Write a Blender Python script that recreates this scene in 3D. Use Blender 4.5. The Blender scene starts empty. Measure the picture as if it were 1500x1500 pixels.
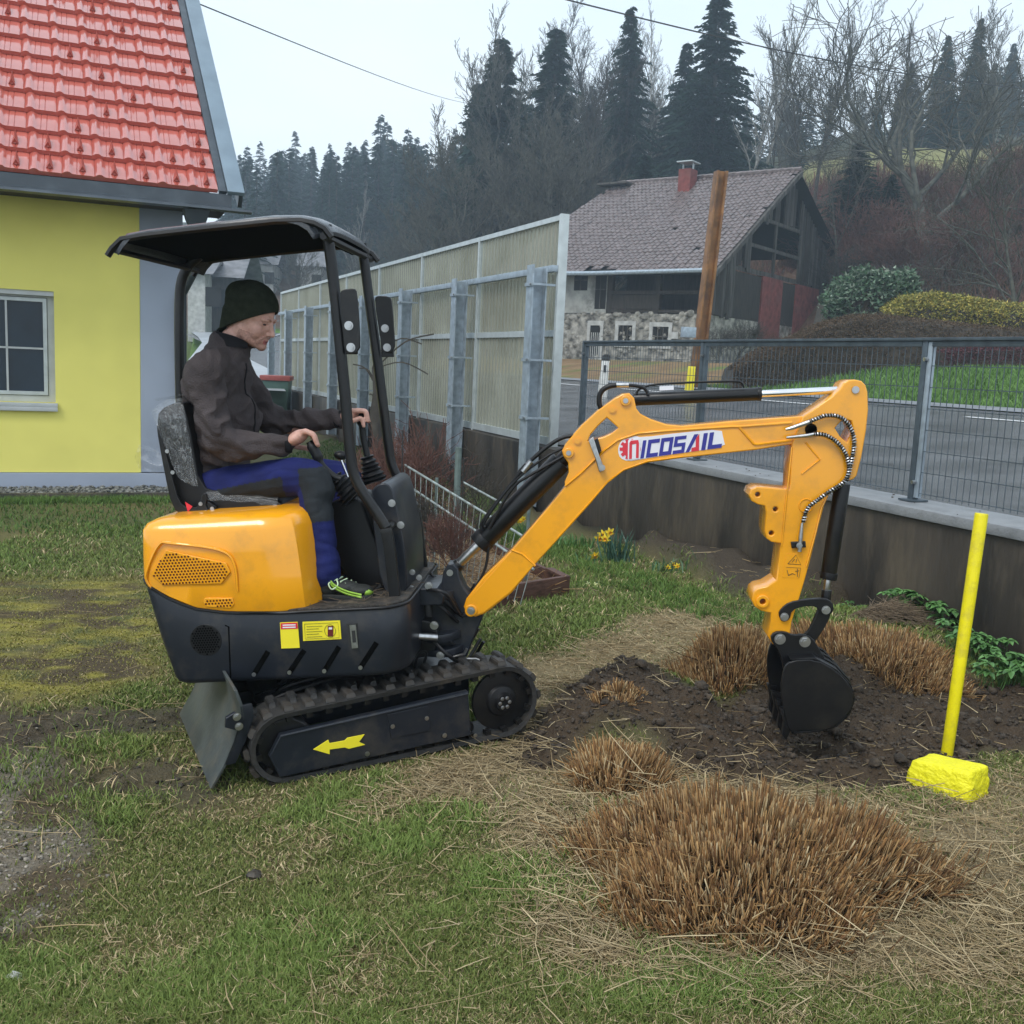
import bpy, bmesh, math, random
import numpy as np
from math import radians, sin, cos, pi, atan2, sqrt
from mathutils import Vector, Matrix
random.seed(7)
rng = np.random.default_rng(7)
SC = bpy.context.scene
COL = SC.collection
# ------------------------------------------------------------------ camera
CAMZ = 1.6
RM = Matrix.Rotation(pi/2-radians(8.19), 3, 'X') @ Matrix.Rotation(radians(2.6), 3, 'Z')
cam_data = bpy.data.cameras.new('camera'); cam = bpy.data.objects.new('camera', cam_data); COL.objects.link(cam)
cam_data.sensor_width = 36; cam_data.lens = 36; cam_data.clip_start = .05; cam_data.clip_end = 3000
cam.matrix_world = Matrix.Translation((0, 0, CAMZ)) @ RM.to_4x4()
SC.camera = cam
# ------------------------------------------------------------------ sky and light (overcast, light rain)
SUN_EL, SUN_AZ = radians(52), radians(215)
world = bpy.data.worlds.new('World'); SC.world = world; world.use_nodes = True
wn = world.node_tree; wn.nodes.clear()
def N(t, typ, **k):
    n = t.nodes.new(typ)
    for a, b in k.items():
        setattr(n, a, b)
    return n
sky = N(wn, 'ShaderNodeTexSky', sky_type='NISHITA', sun_disc=False, sun_elevation=SUN_EL, sun_rotation=SUN_AZ)
bg1 = N(wn, 'ShaderNodeBackground'); bg1.inputs[1].default_value = .06
bg2 = N(wn, 'ShaderNodeBackground'); bg2.inputs[1].default_value = 1.12
tc = N(wn, 'ShaderNodeTexCoord'); mp = N(wn, 'ShaderNodeMapping'); mp.inputs['Scale'].default_value = (1, 1, 2.5)
nz = N(wn, 'ShaderNodeTexNoise'); nz.inputs['Scale'].default_value = 1.6; nz.inputs['Detail'].default_value = 5
rp = N(wn, 'ShaderNodeValToRGB')
rp.color_ramp.elements[0].position = .3; rp.color_ramp.elements[0].color = (.62, .74, .86, 1)
rp.color_ramp.elements[1].position = .7; rp.color_ramp.elements[1].color = (.84, .91, .96, 1)
mxs = N(wn, 'ShaderNodeMixShader'); mxs.inputs[0].default_value = .9
wo = N(wn, 'ShaderNodeOutputWorld')
L = wn.links.new
L(sky.outputs[0], bg1.inputs[0]); L(tc.outputs['Generated'], mp.inputs[0]); L(mp.outputs[0], nz.inputs[0])
L(nz.outputs[0], rp.inputs[0]); L(rp.outputs[0], bg2.inputs[0]); L(bg1.outputs[0], mxs.inputs[1]); L(bg2.outputs[0], mxs.inputs[2]); L(mxs.outputs[0], wo.inputs[0])
sd = bpy.data.lights.new('sun', 'SUN'); sd.energy = 1.45; sd.angle = radians(22); sd.color = (1, .97, .93)
so = bpy.data.objects.new('sun', sd); COL.objects.link(so)
so.rotation_euler = Vector((sin(SUN_AZ)*cos(SUN_EL), cos(SUN_AZ)*cos(SUN_EL), sin(SUN_EL))).to_track_quat('Z', 'Y').to_euler()
SC.view_settings.view_transform = 'Standard'; SC.view_settings.look = 'None'
SC.view_settings.exposure = 0.5; SC.view_settings.gamma = 1
SC.view_settings.use_curve_mapping = False
SC.cycles.max_bounces = 6; SC.cycles.volume_bounces = 1; SC.cycles.transparent_max_bounces = 12
SC.cycles.caustics_reflective = False; SC.cycles.caustics_refractive = False
# ------------------------------------------------------------------ geometry helpers
def ray(px, py):
    return RM @ Vector(((px-750)/1500, (750-py)/1500, -1))
def at_y(px, py, y):
    d = ray(px, py); return Vector((0, 0, CAMZ)) + d*(y/d.y)
def at_z(px, py, z):
    d = ray(px, py); return Vector((0, 0, CAMZ)) + d*((z-CAMZ)/d.z)
class Fr:
    def __init__(s, o, yaw, pit=0):
        a = radians(yaw); b = radians(pit); s.o = Vector(o)
        s.u = Vector((cos(a)*cos(b), sin(a)*cos(b), sin(b))); s.v = Vector((-sin(a), cos(a), 0)); s.w = s.u.cross(s.v)
        s.rot = Matrix((s.u, s.v, s.w)).transposed()
    def P(s, px, py, v=0):
        d = ray(px, py); c = Vector((0, 0, CAMZ))
        t = ((s.o+s.v*v-c).dot(s.v))/d.dot(s.v); q = c+d*t-s.o
        return q.dot(s.u), q.dot(s.w)
    def W(s, u, v, w): return s.o+s.u*u+s.v*v+s.w*w
    def Q(s, px, py, v=0):
        u, w = s.P(px, py, v); return s.W(u, v, w)
ID = Fr((0, 0, 0), 0)
class MB:
    def __init__(s): s.v = []; s.f = []; s.m = []
    def add(s, vs, fs, mi=0):
        b = len(s.v); s.v += [Vector(x) for x in vs]
        for f in fs: s.f.append([i+b for i in f]); s.m.append(mi)
        return s
    def box(s, F, u0, u1, v0, v1, w0, w1, mi=0):
        c = [F.W(u, v, w) for w in (w0, w1) for v in (v0, v1) for u in (u0, u1)]
        return s.add(c, [(0, 2, 3, 1), (4, 5, 7, 6), (0, 1, 5, 4), (2, 6, 7, 3), (0, 4, 6, 2), (1, 3, 7, 5)], mi)
    def loft(s, rings, caps=True, closed=True, mi=0):
        n = len(rings[0]); vs = [p for r in rings for p in r]; fs = []
        for k in range(len(rings)-1):
            for i in range(n if closed else n-1):
                j = (i+1) % n; fs.append((k*n+i, k*n+j, (k+1)*n+j, (k+1)*n+i))
        if caps: fs.append(tuple(range(n))[::-1]); fs.append(tuple(range((len(rings)-1)*n, len(rings)*n)))
        return s.add(vs, fs, mi)
    def tube(s, pts, r, n=8, caps=True, mi=0):
        pts = [Vector(p) for p in pts]; rs = r if isinstance(r, (list, tuple)) else [r]*len(pts)
        rings = []; prev = None
        for i, p in enumerate(pts):
            t = (pts[min(i+1, len(pts)-1)]-pts[max(i-1, 0)])
            t = t.normalized() if t.length > 1e-9 else Vector((0, 0, 1))
            if prev is None:
                a = t.orthogonal().normalized()
            else:
                a = prev-t*prev.dot(t); a = a.normalized() if a.length > 1e-6 else t.orthogonal().normalized()
            prev = a; b = t.cross(a)
            rings.append([p+(a*cos(2*pi*k/n)+b*sin(2*pi*k/n))*rs[i] for k in range(n)])
        return s.loft(rings, caps, True, mi)
    def ball(s, c, r, sc=(1, 1, 1), nu=12, nv=8, rot=None, mi=0):
        c = Vector(c); vs = []; fs = []
        def tr(p):
            p = Vector((p[0]*sc[0]*r, p[1]*sc[1]*r, p[2]*sc[2]*r)); return c+(rot @ p if rot else p)
        vs.append(tr((0, 0, -1)))
        for j in range(1, nv):
            a = -pi/2+pi*j/nv
            for i in range(nu): vs.append(tr((cos(a)*cos(2*pi*i/nu), cos(a)*sin(2*pi*i/nu), sin(a))))
        vs.append(tr((0, 0, 1))); last = len(vs)-1
        for i in range(nu):
            fs.append((0, 1+(i+1) % nu, 1+i)); fs.append((last, last-nu+i, last-nu+(i+1) % nu))
            for j in range(nv-2): fs.append((1+j*nu+i, 1+j*nu+(i+1) % nu, 1+(j+1)*nu+(i+1) % nu, 1+(j+1)*nu+i))
        return s.add(vs, fs, mi)
    def ext(s, F, pts, v0, v1, mi=0):      # outline in (u,w), extruded along v
        return s.loft([[F.W(a, v0, b) for a, b in pts], [F.W(a, v1, b) for a, b in pts]], True, True, mi)
def origin(o):
    v = Vector((0, 0, 0))
    while o is not None: v = v+o.location; o = o.parent
    return v
def mesh_from(name, vs, fs, mats, mi=None, smooth=None):
    me = bpy.data.meshes.new(name); me.from_pydata(vs, [], fs)
    for m in mats: me.materials.append(m)
    if mi and len(mats) > 1:
        me.polygons.foreach_set('material_index', mi)
    if smooth is not None:
        me.polygons.foreach_set('use_smooth', [True]*len(me.polygons))
        if smooth < 179: me.set_sharp_from_angle(angle=radians(smooth))
    me.update(); return me
def link(name, me, parent=None, loc=None):
    o = bpy.data.objects.new(name, me); COL.objects.link(o)
    if parent: o.parent = parent
    if loc is not None: o.location = Vector(loc)-origin(parent) if parent else Vector(loc)
    return o
def fixn(me):
    b = bmesh.new(); b.from_mesh(me); bmesh.ops.recalc_face_normals(b, faces=b.faces[:]); b.to_mesh(me); b.free()
def build(name, mb, mat, parent=None, smooth=35, bevel=0, seg=2, base=None):
    """one mesh object; vertices are given in world space; top-level things get their origin at base"""
    o0 = origin(parent) if parent else (Vector(base) if base is not None else Vector((0, 0, 0)))
    mats = mat if isinstance(mat, (list, tuple)) else [mat]
    me = mesh_from(name, [p-o0 for p in mb.v], mb.f, mats, mb.m)
    b = bmesh.new(); b.from_mesh(me)
    bmesh.ops.recalc_face_normals(b, faces=b.faces[:])
    if bevel:
        es = [e for e in b.edges if len(e.link_faces) == 2 and e.calc_face_angle(0) > radians(32)]
        try: bmesh.ops.bevel(b, geom=es, offset=bevel, segments=seg, profile=.6, affect='EDGES', clamp_overlap=True)
        except Exception: pass
    b.to_mesh(me); b.free()
    if smooth is not None:
        me.polygons.foreach_set('use_smooth', [True]*len(me.polygons)); me.set_sharp_from_angle(angle=radians(smooth))
    o = link(name, me, parent)
    if not parent: o.location = o0
    return o
def tag(o, label=None, cat=None, group=None, kind=None):
    if label: o['label'] = label
    if cat: o['category'] = cat
    if group: o['group'] = group
    if kind: o['kind'] = kind
    return o
def empty(name, loc, label, cat, group=None):
    o = bpy.data.objects.new(name, None); COL.objects.link(o); o.location = loc; o.empty_display_size = .1
    return tag(o, label, cat, group)
def plate(name, F, px, vn, th, mat, parent, holes=(), bevel=.003, uw=False, base=None, smooth_pts=0):
    """plate with holes: outline traced on plane v=vn, thickness th going away from it"""
    cu = bpy.data.curves.new(name, 'CURVE'); cu.dimensions = '2D'; cu.fill_mode = 'BOTH'
    cu.extrude = max(th/2-bevel, 1e-4); cu.bevel_depth = bevel; cu.bevel_resolution = 2; cu.offset = -bevel
    for ring in [px]+list(holes):
        pts = ring if uw else [F.P(x, y, vn) for x, y in ring]
        sp = cu.splines.new('POLY'); sp.points.add(len(pts)-1); sp.use_cyclic_u = True
        for k, (a, b) in enumerate(pts): sp.points[k].co = (a, b, 0, 1)
    ob = bpy.data.objects.new('t', cu); COL.objects.link(ob)
    dg = bpy.context.evaluated_depsgraph_get(); me = bpy.data.meshes.new_from_object(ob.evaluated_get(dg))
    bpy.data.objects.remove(ob); bpy.data.curves.remove(cu)
    o0 = origin(parent) if parent else (Vector(base) if base is not None else Vector((0, 0, 0)))
    vm = vn+th/2
    for v in me.vertices: v.co = F.W(v.co.x, vm-v.co.z, v.co.y)-o0
    me.materials.clear(); me.materials.append(mat); fixn(me)
    me.polygons.foreach_set('use_smooth', [True]*len(me.polygons)); me.set_sharp_from_angle(angle=radians(35))
    o = link(name, me, parent)
    if not parent: o.location = o0
    return o
def circ(F, px, v, r, n=16):
    a, b = F.P(px[0], px[1], v); return [(a+r*cos(2*pi*k/n), b+r*sin(2*pi*k/n)) for k in range(n)]
def smoothpoly(pts, it=1):
    for _ in range(it):
        q = []
        for i, p in enumerate(pts):
            n = pts[(i+1) % len(pts)]
            q += [(p[0]*.75+n[0]*.25, p[1]*.75+n[1]*.25), (p[0]*.25+n[0]*.75, p[1]*.25+n[1]*.75)]
        pts = q
    return pts
def spline(pts, n=8):
    pts = [Vector(p) for p in pts]; out = []
    for i in range(len(pts)-1):
        p0 = pts[max(i-1, 0)]; p1 = pts[i]; p2 = pts[i+1]; p3 = pts[min(i+2, len(pts)-1)]
        for k in range(n):
            t = k/n
            out.append(.5*((2*p1)+(p2-p0)*t+(2*p0-5*p1+4*p2-p3)*t*t+(3*p1-p0-3*p2+p3)*t*t*t))
    return out+[pts[-1]]
# numpy value noise
_tab = rng.random((256, 256))
def vn(x, y):
    x = np.asarray(x, float); y = np.asarray(y, float); xi = np.floor(x).astype(int); yi = np.floor(y).astype(int)
    fx = x-xi; fy = y-yi; fx = fx*fx*(3-2*fx); fy = fy*fy*(3-2*fy)
    a = _tab[xi & 255, yi & 255]; b = _tab[(xi+1) & 255, yi & 255]; c = _tab[xi & 255, (yi+1) & 255]; d = _tab[(xi+1) & 255, (yi+1) & 255]
    return (a*(1-fx)+b*fx)*(1-fy)+(c*(1-fx)+d*fx)*fy
def fbm(x, y, o=4):
    s = 0; a = .5; t = 0
    for k in range(o):
        s = s+a*vn(x*2**k+17.3*k, y*2**k+9.1*k); t += a; a *= .5
    return s/t
def sst(x, a, b):
    t = np.clip((np.asarray(x, float)-a)/(b-a), 0, 1); return t*t*(3-2*t)
# ------------------------------------------------------------------ materials
def pm(name, c, rough=.5, metal=0, var=.12, vs=8, bump=0, bs=60, coat=0, c2=None, spec=.5, detail=5, stretch=None, dirt=None, ds=3):
    m = bpy.data.materials.new(name); m.use_nodes = True; t = m.node_tree; b = t.nodes['Principled BSDF']; K = t.links.new
    b.inputs['Roughness'].default_value = rough; b.inputs['Metallic'].default_value = metal
    b.inputs['Specular IOR Level'].default_value = spec
    if coat: b.inputs['Coat Weight'].default_value = coat; b.inputs['Coat Roughness'].default_value = .08
    tcn = N(t, 'ShaderNodeTexCoord'); src = tcn.outputs['Object']
    if stretch:
        mpn = N(t, 'ShaderNodeMapping'); mpn.inputs['Scale'].default_value = stretch; K(src, mpn.inputs[0]); src = mpn.outputs[0]
    n = N(t, 'ShaderNodeTexNoise'); n.inputs['Scale'].default_value = vs; n.inputs['Detail'].default_value = detail; K(src, n.inputs[0])
    r = N(t, 'ShaderNodeValToRGB')
    lo = [x*(1-var*1.5) for x in c]+[1]; hi = [min(1, x*(1+var)) for x in (c2 or c)]+[1]
    r.color_ramp.elements[0].position = .3; r.color_ramp.elements[1].position = .7
    r.color_ramp.elements[0].color = lo; r.color_ramp.elements[1].color = hi
    K(n.outputs[0], r.inputs[0]); out = r.outputs[0]
    if dirt:
        n3 = N(t, 'ShaderNodeTexNoise'); n3.inputs['Scale'].default_value = ds; n3.inputs['Detail'].default_value = 8; n3.inputs['Roughness'].default_value = .7; K(src, n3.inputs[0])
        r3 = N(t, 'ShaderNodeValToRGB'); r3.color_ramp.elements[0].position = .5; r3.color_ramp.elements[1].position = .68
        r3.color_ramp.elements[0].color = (0, 0, 0, 1); r3.color_ramp.elements[1].color = (dirt[3], dirt[3], dirt[3], 1)
        K(n3.outputs[0], r3.inputs[0]); mx = N(t, 'ShaderNodeMix', data_type='RGBA')
        K(r3.outputs[0], mx.inputs[0]); K(out, mx.inputs[6]); mx.inputs[7].default_value = (*dirt[:3], 1); out = mx.outputs[2]
    K(out, b.inputs['Base Color'])
    if bump:
        n2 = N(t, 'ShaderNodeTexNoise'); n2.inputs['Scale'].default_value = bs; n2.inputs['Detail'].default_value = 4; K(src, n2.inputs[0])
        bn = N(t, 'ShaderNodeBump'); bn.inputs['Strength'].default_value = bump; bn.inputs['Distance'].default_value = .01
        K(n2.outputs[0], bn.inputs['Height']); K(bn.outputs[0], b.inputs['Normal'])
    return m
def attr_mat(name, rough=.8, bump=0, bs=80, spec=.3, mul=None, trans=0, bd=.01):
    m = bpy.data.materials.new(name); m.use_nodes = True; t = m.node_tree; b = t.nodes['Principled BSDF']; K = t.links.new
    a = N(t, 'ShaderNodeAttribute', attribute_name='Col'); b.inputs['Roughness'].default_value = rough; b.inputs['Specular IOR Level'].default_value = spec
    out = a.outputs['Color']
    if mul or bump:
        tcn = N(t, 'ShaderNodeTexCoord')
    if mul:
        n = N(t, 'ShaderNodeTexNoise'); n.inputs['Scale'].default_value = mul[0]; n.inputs['Detail'].default_value = 8; n.inputs['Roughness'].default_value = .7; K(tcn.outputs['Object'], n.inputs[0])
        mr = N(t, 'ShaderNodeMapRange'); mr.inputs[1].default_value = .25; mr.inputs[2].default_value = .75; mr.inputs[3].default_value = mul[1]; mr.inputs[4].default_value = mul[2]; K(n.outputs[0], mr.inputs[0])
        mx = N(t, 'ShaderNodeVectorMath', operation='SCALE'); K(out, mx.inputs[0]); K(mr.outputs[0], mx.inputs['Scale']); out = mx.outputs[0]
    K(out, b.inputs['Base Color'])
    if bump:
        n2 = N(t, 'ShaderNodeTexNoise'); n2.inputs['Scale'].default_value = bs; n2.inputs['Detail'].default_value = 6; K(tcn.outputs['Object'], n2.inputs[0])
        bn = N(t, 'ShaderNodeBump'); bn.inputs['Strength'].default_value = bump; bn.inputs['Distance'].default_value = bd
        K(n2.outputs[0], bn.inputs['Height']); K(bn.outputs[0], b.inputs['Normal'])
    return m
M = {}
M['yellow'] = pm('machine_yellow', (.86, .36, .008), .25, 0, .04, 3, .02, 300, .6, dirt=(.42, .20, .03, .35), ds=7)
M['slot'] = pm('slot_dark', (.002, .002, .002), .9, spec=.02)
M['dark'] = pm('machine_dark_grey', (.012, .015, .022), .36, 0, .15, 6, .03, 200, .12, spec=.4, dirt=(.075, .062, .045, .45), ds=6)
M['black'] = pm('black_paint', (.006, .006, .007), .34, 0, .1, 6, .03, 200, 0, spec=.4, dirt=(.03, .026, .02, .4), ds=7)
M['canopy'] = pm('canopy_plastic', (.016, .021, .029), .28, 0, .25, 120, .5, 220, .4)
M['rubber'] = pm('track_rubber', (.022, .021, .020), .6, 0, .2, 15, .3, 60, dirt=(.07, .055, .04, .6), ds=9)
M['plastic'] = pm('black_plastic', (.007, .007, .008), .42, 0, .1, 20, .05, 200, spec=.35)
M['chrome'] = pm('chrome', (.75, .75, .76), .15, 1, .05, 10)
M['steel'] = pm('zinc_steel', (.5, .5, .5), .32, 1, .15, 60)
M['galv'] = pm('galvanised_steel', (.34, .40, .45), .5, .35, .18, 12, .08, 60)
M['galv_light'] = pm('aluminium_frame', (.50, .54, .54), .45, .3, .1, 8, .03, 60)
M['fence'] = pm('fence_steel', (.09, .115, .135), .5, .4, .2, 12, .05, 80)
M['sticker_y'] = pm('yellow_sticker', (.85, .72, .03), .4, 0, .04, 6)
M['sticker_w'] = pm('white_sticker', (.75, .74, .78), .4, 0, .03, 6)
M['sticker_r'] = pm('red_sticker', (.65, .03, .05), .4, 0, .05, 6)
M['sticker_b'] = pm('blue_sticker', (.03, .03, .26), .4, 0, .05, 6)
M['ink'] = pm('black_ink', (.02, .02, .02), .5, 0, .05, 6)
M['yellowpaint'] = pm('bright_yellow_paint', (.86, .74, .006), .42, 0, .08, 6, .2, 60, dirt=(.50, .40, .05, .55), ds=14)
M['yellowstone'] = pm('bright_yellow_stone_paint', (.86, .79, .01), .6, 0, .10, 14, 1.0, 55, dirt=(.25, .2, .05, .25), ds=14)
M['jacket'] = pm('jacket_fabric', (.066, .054, .055), .85, 0, .22, 9, .7, 180, spec=.2)
M['collar'] = pm('collar_fabric', (.012, .011, .013), .9, 0, .1, 20, .2, 300, spec=.2)
M['trousers'] = pm('blue_trousers', (.011, .016, .095), .8, 0, .2, 9, .3, 220, spec=.2)
M['kneepad'] = pm('dark_grey_fabric', (.022, .026, .03), .85, 0, .15, 9, .3, 220, spec=.2)
M['beanie'] = pm('beanie_wool', (.030, .036, .024), .95, 0, .2, 40, .8, 300, spec=.1)
M['skin'] = pm('skin', (.53, .285, .22), .5, 0, .10, 25, .3, 220, c2=(.62, .36, .29))
M['skin'].node_tree.nodes['Principled BSDF'].inputs['Subsurface Weight'].default_value = .08
M['stubble'] = pm('beard_stubble', (.47, .255, .20), .65, 0, .18, 120, .3, 300)
M['lips'] = pm('lips', (.38, .13, .12), .5)
M['eye'] = pm('eye_dark', (.06, .035, .03), .4)
M['shoe'] = pm('shoe_black', (.015, .017, .015), .7, 0, .2, 40, .2, 200)
M['lime'] = pm('lime_rubber', (.30, .50, .06), .5, 0, .1, 20)
# ------------------------------------------------------------------ key frames of the place
Ufr = Fr((-.63, 4.2, .11), -4, 6.5)       # upper machine
Tfr = Fr((-.63, 4.2, .11), 25.5, 4.5)     # tracks
WN = Vector((.9232, .3843, 0))
Gfr = Fr(WN*4.69, -67.4)                  # garden wall, u towards the camera, v to the road
Hfr = Fr((-5.5166, 10.908, 0), 22.35)     # yellow house wall
Ofr = Fr((7.464, 42.0, 0), -36)           # old farmhouse, front right corner
# ------------------------------------------------------------------ garden ground
def g0(x, y):
    """height of the garden, gently rising towards the machine's front"""
    x = np.asarray(x, float); y = np.asarray(y, float)
    h = -.015+.125*sst(x, -1.7, .9)-.03*sst(x, 1.5, 3)
    D = x*WN.x+y*WN.y
    return h*(1-.6*sst(y, 5.5, 9))
def gpoly(pxs, z=.10):
    return [tuple(at_z(x, y, z)[:2]) for x, y in pxs]
GX0, GX1, GY0, GY1, GS = -4.2, 4.4, 1.7, 9.2, .05
gx = np.arange(GX0, GX1+.001, GS); gy = np.arange(GY0, GY1+.001, GS); MX, MY = np.meshgrid(gx, gy)
def inpoly(pts, X, Y):
    c = np.zeros(X.shape, bool); n = len(pts)
    for i in range(n):
        x1, y1 = pts[i]; x2, y2 = pts[i-1]
        k = ((y1 > Y) != (y2 > Y)) & (X < (x2-x1)*(Y-y1)/((y2-y1) if y2 != y1 else 1e-9)+x1); c ^= k
    return c
def blur(a, n):
    for _ in range(n):
        p = np.pad(a, 1, mode='edge'); a = (p[1:-1, 1:-1]*2+p[:-2, 1:-1]+p[2:, 1:-1]+p[1:-1, :-2]+p[1:-1, 2:])/6
    return a
JX = MX+.16*(fbm(MX*4, MY*4)-.5)+.05*(vn(MX*15, MY*15)-.5); JY = MY+.22*(fbm(MX*4+50, MY*4+9)-.5)
def mask(pxs, b, z=.10): return blur(inpoly(gpoly(pxs, z), JX, JY).astype(float), b)
K_soil = mask([(745, 1105), (775, 1060), (800, 1030), (850, 1000), (905, 985), (960, 1010), (1020, 1040), (1080, 1030), (1140, 985), (1250, 965), (1400, 985), (1500, 1000), (1560, 1010), (1560, 1100), (1450, 1095), (1420, 1150), (1340, 1172), (1240, 1150), (1110, 1150), (1010, 1130), (960, 1090), (880, 1085), (800, 1115)], 2)
K_track = np.maximum(mask([(-80, 1025), (120, 1035), (290, 1030), (330, 1052), (250, 1072), (110, 1075), (0, 1085), (-80, 1080)], 3, 0), mask([(100, 1120), (220, 1108), (330, 1110), (345, 1150), (285, 1190), (190, 1175), (120, 1165)], 3, 0)*.85)
K_grav = mask([(-80, 1090), (40, 1088), (90, 1120), (70, 1180), (120, 1235), (105, 1300), (80, 1340), (20, 1395), (-80, 1440)], 3, 0)
K_dirt = mask([(-80, 1050), (90, 1065), (140, 1120), (150, 1200), (160, 1240), (130, 1320), (60, 1390), (-80, 1430)], 5, 0)
K_moss = mask([(-200, 845), (210, 845), (240, 900), (225, 985), (120, 1020), (-200, 1030)], 5, 0)
K_straw = mask([(640, 1125), (760, 1085), (840, 1100), (960, 1090), (1100, 1140), (1330, 1170), (1500, 1120), (1600, 1120), (1600, 1400), (1480, 1440), (1300, 1425), (1120, 1450), (900, 1440), (790, 1350), (760, 1260), (690, 1190)], 6)
K_dry = mask([(700, 960), (820, 960), (940, 900), (1060, 880), (1120, 905), (1120, 960), (1000, 1010), (900, 995), (830, 1020), (790, 1060), (740, 1110), (620, 1150), (520, 1180), (640, 1100), (760, 1060)], 5)
K_bed = mask([(560, 770), (628, 765), (700, 812), (735, 850), (800, 868), (735, 885), (600, 890), (560, 860)], 1, .08)
K_bank = mask([(940, 760), (1010, 765), (1100, 810), (1260, 872), (1255, 888), (1130, 893), (1065, 868), (1000, 826), (945, 800)], 3, .1)
K_pit = mask([(1080, 1075), (1120, 1040), (1240, 1040), (1300, 1060), (1290, 1110), (1180, 1120), (1090, 1105)], 7)
K_mound = mask([(800, 1075), (830, 1020), (905, 985), (1000, 1020), (1060, 1045), (960, 1085)], 6)
K_back = mask([(1030, 1010), (1080, 930), (1200, 905), (1400, 920), (1400, 1000), (1240, 1010)], 7)
def samp(K, X, Y):
    fx = np.clip((np.asarray(X)-GX0)/GS, 0, len(gx)-1.001); fy = np.clip((np.asarray(Y)-GY0)/GS, 0, len(gy)-1.001)
    i = fx.astype(int); j = fy.astype(int); a = fx-i; b = fy-j
    return (K[j, i]*(1-a)+K[j, i+1]*a)*(1-b)+(K[j+1, i]*(1-a)+K[j+1, i+1]*a)*b
def gz(x, y):
    x = np.asarray(x, float); y = np.asarray(y, float); s = samp(K_soil, x, y); t = samp(K_track, x, y); gr = samp(K_grav, x, y)
    h = g0(x, y)+.018*(fbm(x*3, y*3)-.5)+.010*(fbm(x*14, y*14, 3)-.5)
    h = h+s*(.19*(fbm(x*7+3, y*7, 5)-.5)+.06*(np.abs(fbm(x*22, y*22, 4)-.5))-.025)
    h = h+t*(.09*(fbm(x*6+8, y*9, 4)-.55)+.03*(fbm(x*30, y*30, 2)-.5))+gr*.012*(vn(x*60, y*60)-.5)
    h = h-.01*samp(K_pit, x, y)+.13*samp(K_mound, x, y)+.10*samp(K_back, x, y)
    h = h+.24*sst(samp(K_bank, x, y), .1, 1)*sst(x*WN.x+y*WN.y, 3.75, 4.6)*(fbm(x*3, y*3)*.9+.2)
    return h
def colour_mesh(name, V, F3, Cc, mat, loc=(0, 0, 0), smooth=True):
    """V (n,3) float, F (m,k) int, Cc (n,3) linear colours"""
    me = bpy.data.meshes.new(name); n = len(V); m = len(F3); k = F3.shape[1]
    me.vertices.add(n); me.vertices.foreach_set('co', (V-np.array(loc)).astype(np.float32).ravel())
    me.loops.add(m*k); me.loops.foreach_set('vertex_index', F3.astype(np.int32).ravel())
    me.polygons.add(m); me.polygons.foreach_set('loop_start', np.arange(0, m*k, k, dtype=np.int32)); me.polygons.foreach_set('loop_total', np.full(m, k, np.int32))
    if smooth: me.polygons.foreach_set('use_smooth', np.ones(m, bool))
    me.update(calc_edges=True)
    if Cc is not None:
        at = me.color_attributes.new('Col', 'FLOAT_COLOR', 'POINT'); c4 = np.ones((n, 4), np.float32); c4[:, :3] = Cc; at.data.foreach_set('color', c4.ravel())
    me.materials.append(mat); return me
def lerp3(a, b, t): return a*(1-t[..., None])+np.array(b)*t[..., None]
def ground_colour(x, y):
    n = fbm(x*2, y*2); n2 = fbm(x*9+4, y*9); c = np.zeros(x.shape+(3,))
    c[...] = (.085, .095, .032); c = lerp3(c, (.12, .12, .04), np.clip((n-.4)*3, 0, 1))
    patch = sst(fbm(x*3.2+7, y*3.2+3), .5, .68)
    c = lerp3(c, (.15, .115, .05), patch*.6)
    c = lerp3(c, (.24, .21, .04), samp(K_moss, x, y)*sst(n2, .3, .6)); c = lerp3(c, (.075, .055, .03), samp(K_moss, x, y)*sst(fbm(x*5+31, y*5), .5, .62))
    c = lerp3(c, (.24, .185, .10), samp(K_dry, x, y)*.8); c = lerp3(c, (.26, .20, .12), samp(K_straw, x, y)*(.55+.4*n2))
    c = lerp3(c, (.085, .062, .038), samp(K_dirt, x, y)*.95); c = lerp3(c, (.20, .175, .135), samp(K_grav, x, y)*sst(fbm(x*4.5, y*4.5), .43, .56)*(.4+.6*n2))
    c = lerp3(c, (.070, .055, .038), samp(K_track, x, y)*.85); c = lerp3(c, (.20, .14, .08), samp(K_bed, x, y)*.9)
    c = lerp3(c, (.055, .045, .032), sst(x*WN.x+y*WN.y, 4.25, 4.6)*.85); c = lerp3(c, (.065, .050, .035), samp(K_bank, x, y)); c = lerp3(c, (.064, .045, .029), samp(K_soil, x, y))
    return c
M['earth'] = attr_mat('earth_and_turf', .9, .9, 90, .25, (35, .62, 1.3), bd=.02)
M['blade'] = attr_mat('grass_blades', .7, 0, 0, .25)
M['straw'] = attr_mat('straw_stalks', .75, 0, 0, .25)
def grid_mesh(name, xs, ys, zf, cf, mat):
    X, Y = np.meshgrid(xs, ys); Z = zf(X, Y); V = np.stack([X, Y, Z], -1).reshape(-1, 3); nx = len(xs); ny = len(ys)
    i = (np.arange(ny-1)[:, None]*nx+np.arange(nx-1)[None]).ravel(); F = np.stack([i, i+1, i+1+nx, i+nx], 1)
    return colour_mesh(name, V, F, cf(X, Y).reshape(-1, 3), mat)
def axis(a, b, fine0, fine1, s, coarse):
    out = list(np.arange(fine0, fine1, s)); x = fine0
    st = s
    while x > a: st = min(coarse, st*1.25); x -= st; out.insert(0, x)
    x = out[-1]; st = s
    while x < b: st = min(coarse, st*1.25); x += st; out.append(x)
    return np.array(out)
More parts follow.
